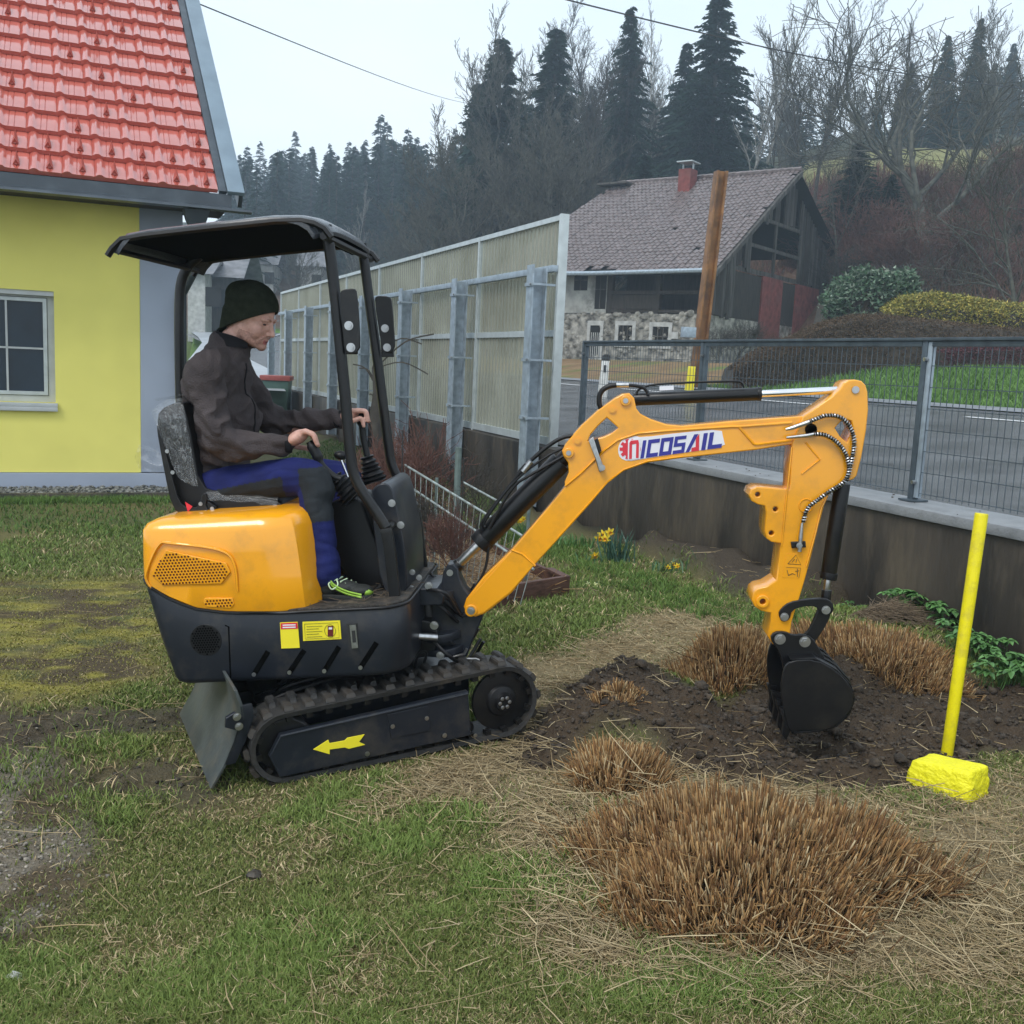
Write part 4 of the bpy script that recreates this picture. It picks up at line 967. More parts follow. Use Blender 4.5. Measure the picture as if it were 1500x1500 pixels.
    plate('caution_tag', U, [(271, 735), (282, 742), (275, 750)], -.249, .002, M['sticker_r'], so_, bevel=.0003)
    # crinkled clear film over the backrest and cushion
    film = bpy.data.materials.new('clear_film'); film.use_nodes = True; t = film.node_tree; t.nodes.clear()
    g = N(t, 'ShaderNodeBsdfGlossy'); g.inputs['Roughness'].default_value = .22; tr = N(t, 'ShaderNodeBsdfTransparent'); d = N(t, 'ShaderNodeBsdfDiffuse'); d.inputs[0].default_value = (.75, .78, .8, 1)
    m1 = N(t, 'ShaderNodeMixShader'); m2 = N(t, 'ShaderNodeMixShader'); o_ = N(t, 'ShaderNodeOutputMaterial')
    nz_ = N(t, 'ShaderNodeTexNoise'); nz_.inputs['Scale'].default_value = 11; nz_.inputs['Detail'].default_value = 2.5; nz_.inputs['Distortion'].default_value = 2.2
    r_ = N(t, 'ShaderNodeMapRange'); r_.inputs[1].default_value = .42; r_.inputs[2].default_value = .72; r_.inputs[3].default_value = .05; r_.inputs[4].default_value = .26
    bn = N(t, 'ShaderNodeBump'); bn.inputs['Strength'].default_value = .35; bn.inputs['Distance'].default_value = .02
    k_ = t.links.new; m1.inputs[0].default_value = .4; k_(g.outputs[0], m1.inputs[1]); k_(d.outputs[0], m1.inputs[2]); k_(tr.outputs[0], m2.inputs[1]); k_(m1.outputs[0], m2.inputs[2]); k_(nz_.outputs[0], r_.inputs[0]); k_(r_.outputs[0], m2.inputs[0]); k_(m2.outputs[0], o_.inputs[0]); k_(nz_.outputs[0], bn.inputs['Height']); k_(bn.outputs[0], g.inputs['Normal'])
    def filmsheet(grid):
        n1, n2 = len(grid), len(grid[0]); mb = MB()
        mb.add([p for r in grid for p in r], [(i*n2+j, i*n2+j+1, (i+1)*n2+j+1, (i+1)*n2+j) for i in range(n1-1) for j in range(n2-1)])
        return build('plastic_film', mb, film, seat, 180)
    g_ = []
    A = [(221, 602), (232, 592), (243, 586), (266, 583), (268, 590)]; Bm = [(256, 690), (262, 700), (270, 706), (284, 712), (290, 712)]
    for i in range(13):
        s = i/12; row = []
        for j in range(15):
            q = j/14*4; k = min(3, int(q)); f = q-k
            x = (A[k][0]*(1-f)+A[k+1][0]*f)*(1-s)+(Bm[k][0]*(1-f)+Bm[k+1][0]*f)*s; y = (A[k][1]*(1-f)+A[k+1][1]*f)*(1-s)+(Bm[k][1]*(1-f)+Bm[k+1][1]*f)*s
            row.append(U.Q(x, y, -.235-.02*float(vn(i*.9, j*.7))+.015*(s < .1)))
        g_.append(row)
    filmsheet(g_)
    g_ = []
    for i in range(9):
        row = []
        for j in range(12):
            a, b = U.P(226+j*3.9-i*.3, 592-j*.8+i*.5, -.22); row.append(U.W(a, -.23+.05*i, b+.012*float(vn(i*.8+4, j*.9))+.01))
        g_.append(row)
    filmsheet(g_)
    g_ = []   # loose film blowing out behind the seat
    for i in range(10):
        row = []
        for j in range(12):
            s, q = i/9, j/11; x = 243-(46*s)*(1-.3*abs(q-.5)); y = 655+q*36+4*sin(5*s)
            row.append(U.Q(x, y, .0+.10*float(vn(i*.6+9, j*.6))+.05*sin(6*q+3*s)))
        g_.append(row)
    filmsheet(g_)
    g_ = []
    for i in range(6):
        row = []
        for j in range(14):
            a, b = U.P(300+j*8.2, 727+(j/13)**2*9, -.22); row.append(U.W(a, -.23+.02*i, b+.012+.012*float(vn(i*.9+14, j*.9))-.03*(i == 0)))
        g_.append(row)
    filmsheet(g_)
    # ---- levers with rubber boots
    def lever(pts, v, boot, bv, r0):
        mb = MB(); P = spline([U.Q(x, y, v) for x, y in pts], 5); mb.tube(P, [(.021 if 1 < i < len(P)*.35 else .014) for i in range(len(P))], 10)
        lv = build('joystick', mb, M['plastic'], root, 60)
        a, b = U.Q(*boot[0], bv), U.Q(*boot[1], bv); mb = MB(); n = 26; P = [a.lerp(b, i/n) for i in range(n+1)]
        mb.tube(P, [r0*(.45+.55*i/n)+.006*sin(i*pi/2.2) for i in range(n+1)], 16); build('rubber_boot', mb, M['plastic'], lv, 60)
    lever([(453, 647), (463, 664), (472, 682), (488, 697), (500, 702)], -.165, ((490, 698), (520, 728)), -.14, .058)
    lever([(527, 598), (530, 620), (533, 645), (538, 668)], .17, ((537, 668), (549, 706)), .17, .055)
    mb = MB()
    for q in ((500, 674, 512, 705), (506, 673, 519, 706)): mb.tube([U.Q(q[0], q[1], -.02), U.Q(q[2], q[3], -.02)], .005, 8)
    lv = build('lever_rod', mb, M['chrome'], root, 60); mb = MB(); mb.ball(U.Q(499, 667, -.02), .024, (1.2, 1, .8)); build('lever_knob', mb, M['plastic'], lv, 60)
    # foot pedal
    mb = MB(); mb.tube([U.Q(532, 882, -.16), U.Q(549, 866, -.16), U.Q(560, 858, -.16)], .013, 8); pd = build('pedal', mb, M['plastic'], root, 60)
    for q in ((535, 876), (538, 872)): bolt(U, q, -.18, .009, pd, head=False)
    # ---- swing post
    kp = plate('swing_post', U, [(646, 858), (649, 838), (656, 826), (664, 826), (671, 833), (673, 846), (680, 862), (688, 872), (697, 880), (708, 893), (706, 908), (694, 934), (684, 962), (640, 964), (628, 930), (632, 880), (640, 866)], -.045, .09, D, root, bevel=.006)
    bolt(U, (659, 839), -.047, .0135, kp, head=False)
    mb = MB()
    def disc(pxc, ru, rv, w0, w1, v=0):
        a, b = U.P(*pxc, v); mb.loft([[U.W(a+ru*cos(k*pi/14), v+rv*sin(k*pi/14), b+w) for k in range(28)] for w in (w0, w1)])
    disc((640, 868), .085, .12, -.012, .016); disc((645, 924), .10, .13, -.02, .014); disc((648, 945), .10, .13, -.016, .012)
    build('swing_plate', mb, D, kp, 35, .004)
    mb = MB(); disc((628, 900), .045, .055, -.14, .09); build('king_pin', mb, B, kp, 35, .003)
    plate('swing_bracket', U, [(592, 872), (606, 862), (640, 862), (650, 874), (648, 886), (598, 888)], -.14, .28, D, root, bevel=.005)
    plate('swing_bracket', U, smoothpoly([(596, 905), (640, 912), (642, 958), (598, 968)], 1), -.12, .24, B, root, bevel=.006)
    mb = MB(); mb.tube([U.Q(594, 932, -.17), U.Q(611, 932, -.17)], .012, 10); sc_ = build('swing_cylinder_rod', mb, M['chrome'], root, 60)
    mb = MB(); mb.tube([U.Q(610, 932, -.17), U.Q(640, 934, -.14)], .016, 10); build('swing_cylinder_eye', mb, M['steel'], sc_, 60)
    for q, r in (((636, 916), .013), ((628, 858), .012), ((645, 960), .012), ((603, 861), .008), ((614, 846), .009), ((604, 838), .009)): bolt(U, q, -.14, r, kp)
    mb = MB()
    for k in range(12):
        z0 = random.uniform(.3, .56); a0 = random.uniform(.30, .38); v0 = random.uniform(-.18, .15)
        mb.tube(spline([U.W(a0, v0, z0), U.W(a0+.08, v0-.03, z0-.05+random.uniform(-.04, .04)), U.W(a0+.13, v0*.5, z0-.13), U.W(a0+.20, v0*.3, z0-.04)], 6), .008, 6)
    mb.tube(spline([U.Q(x, y, -.12) for x, y in [(606, 985), (612, 960), (624, 955), (622, 968), (612, 990), (608, 994)]], 6), .006, 6)
    build('hydraulic_hose', mb, M['plastic'], root, 60)
    for q_ in ([(684, 965), (697, 965), (706, 968)], [(682, 972), (693, 970)], [(664, 962), (680, 958), (684, 950)]): mb = MB(); mb.tube([U.Q(x, y, -.1) for x, y in q_], .006, 6); build('hose_fitting', mb, M['steel'], root, 60)
    # ---- boom
    bo = [(684, 899), (679, 889), (683, 877), (708, 845), (749, 806), (804, 742), (828, 713), (827, 706), (833, 692), (832, 678), (825, 668), (823, 660), (828, 651), (842, 634), (852, 623), (876, 601), (901, 583), (912, 577), (922, 576), (929, 583), (932, 598), (938, 606), (953, 614), (977, 622), (1000, 624), (1072, 617), (1160, 611), (1192, 608), (1200, 640), (1180, 650), (1152, 652), (1108, 659), (1000, 671), (948, 678), (914, 690), (890, 708), (864, 739), (816, 792), (782, 829), (749, 869), (710, 899), (696, 904)]
    hole = [(889, 612), (906, 627), (897, 634), (884, 640), (872, 643), (861, 646), (865, 637), (876, 624)]
    boom = plate('boom', U, bo, -.06, .12, Y, root, holes=[[U.P(x, y, -.06) for x, y in []]] if False else [hole], bevel=.005)
    # weld lips and doubler plates on the near face
    mb = MB()
    for pts in ([(828, 712), (850, 694), (885, 660), (905, 645), (935, 635), (980, 631), (1071, 625), (1085, 625), (1160, 619)],
                [(1160, 645), (1108, 651), (1104, 650), (1083, 626)], [(749, 806), (765, 812), (784, 829)]):
        mb.tube([U.Q(x, y, -.061) for x, y in pts], .0055, 6)
    mb.tube([U.Q(x, y, -.060) for x, y in [(1000, 669), (948, 676), (914, 688), (890, 706), (864, 736), (816, 789)]], .0035, 6)
    build('weld_bead', mb, Y, boom, 60)
    plate('foot_plate', U, [(685, 897), (681, 889), (685, 879), (749, 808), (765, 812), (782, 828), (748, 867), (709, 897), (696, 902)], -.064, .004, Y, boom, bevel=.0015)
    for q, r in (((690, 894.5), .012), ((833, 663.5), .010), ((916.5, 587), .010)):
        c = U.P(*q, -.066); plate('pin_boss', U, [(c[0]+r*2.1*cos(k*pi/12), c[1]+r*2.1*sin(k*pi/12)) for k in range(24)], -.072, .012, Y, boom, uw=True)
        bolt(U, q, -.0725, r, boom, 'pin', head=q[0] < 700)
    for q in ((846, 646), (897, 600)): bolt(U, q, -.062, .014, boom, 'cap', mat='yellow', head=False)
    plate('pipe_bracket', U, [(862, 645), (869, 640), (878, 668), (886, 688), (878, 692), (872, 672)], -.085, .03, M['steel'], boom)
    plate('pipe_bracket', U, [(866, 646), (876, 642), (881, 660), (873, 672)], -.08, .03, M['black'], boom); bolt(U, (882, 685), -.09, .009, boom)
    # logo
    lg = plate('logo_decal', U, smoothpoly([(907, 650), (914, 642), (928, 638), (940, 641), (1000, 633.5), (1057, 628.5), (1059, 640), (1063, 655), (1000, 663), (940, 672.5), (920, 676), (908, 671), (905, 660)], 1), -.0615, .003, M['sticker_w'], boom, bevel=.0005)
    def letters(polys, mat, name, v=-.0632):
        for poly in polys: mb = MB(); mb.ext(U, [U.P(x, y, v) for x, y in poly], v, v+.0012); build(name, mb, mat, lg, 30)
    def cell(x, wd, pts):      # letter cell in sticker space: x,wd px; y 0 bottom..1 top; slanted
        out = []
        for a, b in pts:
            X = x+a*wd+b*4.0; yb = 671.5-(X-940)*.135; yt = 645.5-(X-940)*.118; out.append((X, yb+(yt-yb)*b))
        return out
    bl_, rd_ = [], []
    bl_.append(cell(938, 5, [(0, 0), (1, 0), (1, 1), (0, 1)]))
    bl_ += [cell(946, 17, q) for q in ([(0, 0), (.3, 0), (.3, 1), (0, 1)], [(.3, 0), (1, 0), (1, .22), (.3, .22)], [(.3, .78), (1, .78), (1, 1), (.3, 1)])]
    bl_ += [cell(965, 18, q) for q in ([(0, 0), (.28, 0), (.28, 1), (0, 1)], [(.72, 0), (1, 0), (1, 1), (.72, 1)], [(.28, 0), (.72, 0), (.72, .22), (.28, .22)], [(.28, .78), (.72, .78), (.72, 1), (.28, 1)])]
    bl_ += [cell(985, 17, q) for q in ([(0, 0), (1, 0), (1, .2), (0, .2)], [(.72, .2), (1, .2), (1, .6), (.72, .6)], [(0, .4), (.72, .4), (.72, .6), (0, .6)], [(0, .6), (.28, .6), (.28, 1), (0, 1)], [(.28, .8), (1, .8), (1, 1), (.28, 1)])]
    bl_.append(cell(1004, 20, [(0, 0), (.26, 0), (.75, 1), (.45, 1)]))
    rd_.append(cell(1004, 20, [(.42, 0), (1, 0), (.82, 1), (.62, .75), (.70, .25), (.42, .22)]))
    bl_.append(cell(1027, 6, [(0, 0), (1, 0), (1, 1), (0, 1)]))
    bl_ += [cell(1036, 18, q) for q in ([(0, 0), (.34, 0), (.34, 1), (0, 1)], [(.34, 0), (1.15, 0), (1.15, .24), (.34, .24)])]
    letters(bl_, M['sticker_b'], 'letter_stroke'); 
    cx, cy = 923, 658; gear = []
    for k in range(10):
        a = 2*pi*k/10
        for da, r in ((-.22, 11.5), (-.16, 15.5), (.16, 15.5), (.22, 11.5)): gear.append((cx+r*cos(a+da), cy+r*sin(a+da)))
    rd_.append([p for p in gear if True]); letters(rd_, M['sticker_r'], 'letter_stroke')
    letters([[(919.5, 674), (920, 645), (938, 642), (937.5, 672)]], M['sticker_w'], 'letter_ground', -.0642); letters([[(921.5, 672.5), (922, 649), (926, 648.5), (925.5, 672)], [(931.5, 671), (932, 650), (936, 649), (935.5, 671)], [(922, 649), (924, 645.5), (935, 644.5), (936, 649.5), (926, 651)]], M['sticker_r'], 'letter_stroke', -.0654)
    # ---- arm
    ar = [(1176, 611), (1196, 597), (1220, 580), (1231, 570), (1236, 561), (1243, 557), (1252, 556), (1262, 558), (1268, 564), (1271, 574), (1272, 600), (1269, 630), (1262, 670), (1255, 697), (1250, 702), (1243, 705), (1237, 704), (1216, 722), (1208, 738), (1200, 768), (1186, 824), (1179, 850), (1170, 880), (1160, 910), (1156, 940), (1146, 946), (1132, 944), (1124, 931), (1129, 910), (1129, 898), (1115, 895), (1105, 888), (1101, 878), (1104, 867), (1110, 862), (1123, 859), (1137, 850), (1141, 820), (1144, 796), (1130, 794), (1123, 789), (1120, 778), (1122, 750), (1120, 741), (1110, 739), (1101, 734), (1097, 725), (1100, 717), (1109, 713), (1124, 714), (1156, 717), (1157, 708), (1158, 680), (1161, 650)]
    ah = [circ(U, (1110, 724.5), -.075, .0095), circ(U, (1136, 746), -.075, .0095), circ(U, (1130, 781), -.075, .0095), circ(U, (1117, 881), -.075, .012), [U.P(x, y, -.075) for x, y in [(1223, 627), (1236, 613), (1247, 617), (1250, 630), (1241, 648), (1231, 640)]]]
    arm_ = plate('arm', U, [U.P(x, y, -.075) for x, y in ar], -.075, .15, Y, root, holes=ah, bevel=.005, uw=True)
    mb = MB()
    for pts in ([(1180, 648), (1201, 673), (1174, 694)], [(1160, 655), (1153, 720), (1145, 800)], [(1214, 722), (1203, 745), (1195, 780), (1181, 830)]): mb.tube([U.Q(x, y, -.076) for x, y in pts], .004, 6)
    c = U.P(1181, 741, -.076); mb.tube([U.W(c[0]+.027*cos(k*pi/12), -.076, c[1]+.027*sin(k*pi/12)) for k in range(25)], .003, 6)
    build('weld_bead', mb, Y, arm_, 60)
    c = U.P(1117, 881, -.078); plate('pin_boss', U, [(c[0]+.026*cos(k*pi/12), c[1]+.026*sin(k*pi/12)) for k in range(24)], -.085, .012, Y, arm_, uw=True, holes=[[(c[0]+.012*cos(k*pi/8), c[1]+.012*sin(k*pi/8)) for k in range(16)]])
    bolt(U, (1253, 571), -.077, .014, arm_, 'pin', head=False)
    dk = pm('hole_shadow_paint', (.30, .10, .01), .6)
    # warning decals
    wd = plate('warning_decal', U, [(1152, 811), (1176, 812), (1170, 847), (1146, 846)], -.0765, .003, M['yellow'], arm_, bevel=.0003)
    mb = MB(); mb.tube([U.Q(x, y, -.0775) for x, y in [(1154, 826), (1166, 813), (1173, 827), (1154, 826)]], .0011, 4)
    mb.tube([U.Q(1160, 824, -.0775), U.Q(1164, 819, -.0775)], .0012, 4); mb.tube([U.Q(1166, 824, -.0775), U.Q(1167, 819, -.0775)], .0012, 4)
    for a, b in (((1153, 835), (1155, 843)), ((1155, 843), (1161, 840)), ((1161, 840), (1165, 842)), ((1168, 833), (1168, 845)), ((1165, 837), (1171, 836))): mb.tube([U.Q(*a, -.0775), U.Q(*b, -.0775)], .0013, 4)
    mb.tube([U.Q(x, y, -.0775) for x, y in [(1152, 831), (1173, 832), (1170, 847)]], .0007, 4)
    build('decal_print', mb, M['ink'], wd, None)
    # ---- spiral guarded hoses
    def spiral(pts, vv, r, name='braided_hose'):
        P = spline([U.Q(x, y, v) for (x, y), v in zip(pts, vv)], 14); mb = MB(); mb.tube(P, r*.8, 8); h = build(name, mb, M['black'], root, 60)
        mb = MB(); n = len(P); L_ = [0]
        for a, b in zip(P, P[1:]): L_.append(L_[-1]+(a-b).length)
        turns = L_[-1]/.0105; q = []; prev = None; i = 0; K = int(turns*9)
        for k in range(K):
            s = L_[-1]*k/K
            while i < n-2 and L_[i+1] < s: i += 1
            p = P[i].lerp(P[i+1], (s-L_[i])/max(1e-9, L_[i+1]-L_[i])); t = (P[i+1]-P[i]).normalized()
            if prev is None: prev = t.orthogonal().normalized()
            prev = (prev-t*prev.dot(t)).normalized(); b = t.cross(prev); a = 2*pi*k/9
            q.append(p+(prev*cos(a)+b*sin(a))*r)
        mb.tube(q, .0026, 4, mi=0); build('spiral_guard', mb, M['steel'], h, 60)
    spiral([(1186, 618), (1210, 609), (1232, 612), (1246, 628), (1251, 650), (1245, 685), (1240, 705)], [-.095]*7, .0085)
    spiral([(1192, 636), (1210, 638), (1228, 650), (1240, 668), (1243, 690), (1236, 706), (1218, 718), (1200, 731), (1183, 745), (1176, 765)], [-.098]*9+[-.09], .0085)
    mb = MB()
    for pts in ([(1151, 629), (1160, 627), (1188, 617)], [(1152, 641), (1182, 638), (1192, 636)], [(1175, 766), (1173, 785), (1171, 808)]): mb = MB(); mb.tube([U.Q(x, y, -.092) for x, y in pts], [.005]+[.0085]*(len(pts)-1), 8); hf = build('hose_fitting', mb, M['steel'], root, 60); bolt(U, (1188, 629), -.078, .017, hf)
    plate('hose_clamp', U, [(1159, 794), (1180, 793), (1181, 802), (1160, 803)], -.09, .014, B, root); bolt(U, (1171, 799), -.098, .009, root)
    # ---- hydraulic cylinders
    def cyl(a, b, v, r, mat, name, parent, n=20, head=None):
        mb = MB(); A_, B_ = U.Q(*a, v), U.Q(*b, v); mb.tube([A_, B_], r, n); o = build(name, mb, M[mat], parent, 50, .002)
        return o
    c1 = cyl((928, 585), (1113, 577), 0, .026, 'black', 'arm_cylinder', root)
    cyl((1109, 577), (1115, 577), 0, .0275, 'plastic', 'gland', c1); cyl((1113, 577), (1237, 571), 0, .0145, 'chrome', 'piston_rod', c1)
    mb = MB(); mb.tube(smooth_path([U.Q(x, y, -.02) for x, y in [(932, 577), (936, 569), (960, 562), (1078, 558), (1087, 560), (1090, 568)]]), .0045, 8); mb.tube(smooth_path([U.Q(x, y, -.03) for x, y in [(881, 600), (877, 590), (879, 574), (890, 566), (903, 564)]]), .0105, 8); mb.tube(smooth_path([U.Q(x, y, -.03) for x, y in [(918, 564), (932, 565), (944, 568), (949, 576)]]), .0065, 8)
    build('hydraulic_pipe', mb, M['plastic'], c1, 60)
    mb = MB(); mb.tube([U.Q(902, 564, -.03), U.Q(921, 564, -.03)], .0095, 8); build('pipe_fitting', mb, M['steel'], c1, 60); flat('cylinder_tag', [(966, 566), (987, 565), (987, 571), (966, 572)], -.028, .004, M['sticker_w'], c1)
    c2 = cyl((708, 791), (822, 676), 0, .046, 'black', 'boom_cylinder', root)
    cyl((702, 797), (712, 787), 0, .050, 'plastic', 'gland', c2); cyl((668, 830), (710, 789), 0, .019, 'steel', 'piston_rod', c2); cyl((820, 678), (833, 664), 0, .03, 'black', 'cylinder_eye', c2); cyl((660, 839), (674, 825), 0, .026, 'black', 'cylinder_eye', c2)
    mb = MB(); mb.tube(smooth_path([U.Q(x, y, -.045) for x, y in [(705, 775), (704, 765), (760, 694)]]), .006, 8); mb.tube([U.Q(760, 694, -.045), U.Q(772, 681, -.045)], .012, 8); mb.tube(smooth_path([U.Q(x, y, -.045) for x, y in [(778, 674), (800, 655), (822, 641), (840, 638)]]), .0085, 8); mb.tube(smooth_path([U.Q(x, y, -.05) for x, y in [(716, 775), (750, 712), (776, 696), (826, 668)]]), .006, 8); mb.tube(smooth_path([U.Q(x, y, -.05) for x, y in [(711, 772), (706, 768), (752, 704), (800, 668), (828, 655)]]), .0055, 8)
    build('hydraulic_hose', mb, M['plastic'], c2, 60); mb = MB(); mb.tube([U.Q(766, 691, -.05), U.Q(778, 676, -.05)], .0125, 8); build('hose_fitting', mb, M['steel'], c2, 60)
    mb = MB(); mb.tube(smooth_path([U.Q(x, y, -.03) for x, y in [(716, 800), (712, 835), (692, 868), (676, 880)]]), .006, 8); build('hydraulic_hose', mb, M['plastic'], root, 60)
    c3 = cyl((1234, 708), (1213, 846), .0, .0315, 'black', 'bucket_cylinder', root)
    cyl((1215, 838), (1213, 848), 0, .034, 'plastic', 'gland', c3); cyl((1213, 846), (1210, 868), 0, .014, 'steel', 'piston_rod', c3); cyl((1211, 864), (1208, 893), 0, .02, 'black', 'cylinder_eye', c3)
    # ---- bucket linkage
    for v in (-.085, .065):
        lk = plate('bucket_link', U, smoothpoly([(1140, 900), (1144, 892), (1156, 882), (1180, 878), (1208, 876), (1220, 882), (1222, 896), (1212, 903), (1200, 897), (1196, 888), (1178, 888), (1160, 894), (1157, 908), (1146, 912)], 1), v, .02, B, root)
        plate('bucket_link', U, smoothpoly([(1203, 884), (1219, 888), (1216, 905), (1205, 925), (1190, 946), (1172, 948), (1170, 934), (1184, 926), (1192, 908)], 1), v+.022, .02, B, root)
        if v < 0:
            for q, r in (((1149, 903.5), .0125), ((1210, 893.5), .013)): bolt(U, q, v-.001, r, lk)
    # ---- bucket
    bk = plate('bucket', U, smoothpoly([(1148, 978), (1158, 968), (1195, 966), (1226, 983), (1246, 1004), (1252, 1024), (1244, 1046), (1224, 1064), (1200, 1071), (1178, 1069), (1157, 1074), (1150, 1052), (1143, 1010)], 1), -.17, .014, B, root)
    plate('bucket_side', U, [U.P(x, y, -.17) for x, y in smoothpoly([(1148, 978), (1158, 968), (1195, 966), (1226, 983), (1246, 1004), (1252, 1024), (1244, 1046), (1224, 1064), (1200, 1071), (1178, 1069), (1157, 1074), (1150, 1052), (1143, 1010)], 1)], .16, .014, B, bk, uw=True)
    arc = smoothpoly([(1158, 966), (1195, 964), (1228, 982), (1248, 1004), (1254, 1024), (1246, 1048), (1226, 1066), (1200, 1073), (1160, 1076)], 0)
    P = [U.P(x, y, -.17) for x, y in arc]; cxy = (sum(p[0] for p in P)/len(P), sum(p[1] for p in P)/len(P))
    Pi = [(p[0]+(cxy[0]-p[0])*.06, p[1]+(cxy[1]-p[1])*.06) for p in P]
    mb = MB(); mb.ext(U, P+Pi[::-1], -.165, .168); build('bucket_shell', mb, B, bk, 40, .002)
    mb = MB()
    for v in (-.10, 0, .10): mb.tube([U.W(p[0]+(p[0]-cxy[0])*.03, v, p[1]+(p[1]-cxy[1])*.03) for p in P[:6]], .006, 6)
    build('bucket_rib', mb, B, bk, 50)
    for v in (-.085, .065):
        e = plate('bucket_ear', U, smoothpoly([(1128, 936), (1134, 926), (1150, 925), (1162, 931), (1176, 929), (1190, 934), (1200, 950), (1216, 978), (1190, 985), (1150, 990), (1145, 965), (1138, 950)], 1), v-.02, .02, B, bk)
        if v < 0:
            for q in ((1142.5, 936), (1179, 940)): bolt(U, q, v-.022, .0165, e)
    for k in range(4):
        v = -.165+.104*k; mb = MB(); pts = [U.P(x, y, -.17) for x, y in ((1144, 1038), (1160, 1042), (1163, 1062), (1152, 1086), (1146, 1078), (1149, 1060))]
        mb.ext(U, pts, v, v+.035); build('bucket_tooth', mb, B, bk, 30, .003)
    return root
EX = excavator()
# ------------------------------------------------------------------ the driver
def blob(name, mb, vox, mats, parent=None, smooth_it=3, disp=None, base=None, zone=None):
    """closed primitives fused into one continuous surface by voxel remeshing"""
    me = mesh_from(name, mb.v, mb.f, mats if isinstance(mats, list) else [mats]); fixn(me)
    ob = bpy.data.objects.new('t', me); COL.objects.link(ob)
    m = ob.modifiers.new('r', 'REMESH'); m.mode = 'VOXEL'; m.voxel_size = vox
    s = ob.modifiers.new('s', 'SMOOTH'); s.iterations = smooth_it; s.factor = .5
    dg = bpy.context.evaluated_depsgraph_get(); me2 = bpy.data.meshes.new_from_object(ob.evaluated_get(dg)); bpy.data.objects.remove(ob); me2.name = name
    o0 = origin(parent) if parent else Vector(base)
    n = len(me2.vertices); co = np.empty(n*3, np.float32); me2.vertices.foreach_get('co', co); co = co.reshape(-1, 3).astype(float)
    if disp:
        no = np.empty(n*3, np.float32); me2.vertices.foreach_get('normal', no); co = co+no.reshape(-1, 3)*disp(co)[:, None]
    zi = None
    if zone is not None:
        k = len(me2.polygons); c = np.empty(k*3, np.float32); me2.polygons.foreach_get('center', c); zi = zone(c.reshape(-1, 3)).astype(np.int32)
    me2.vertices.foreach_set('co', (co-np.array(o0)).astype(np.float32).ravel())
    me2.materials.clear()
    for x in (mats if isinstance(mats, list) else [mats]): me2.materials.append(x)
    if zi is not None: me2.polygons.foreach_set('material_index', zi)
    me2.polygons.foreach_set('use_smooth', [True]*len(me2.polygons)); me2.update()
    o = link(name, me2, parent)
    if not parent: o.location = o0
    return o
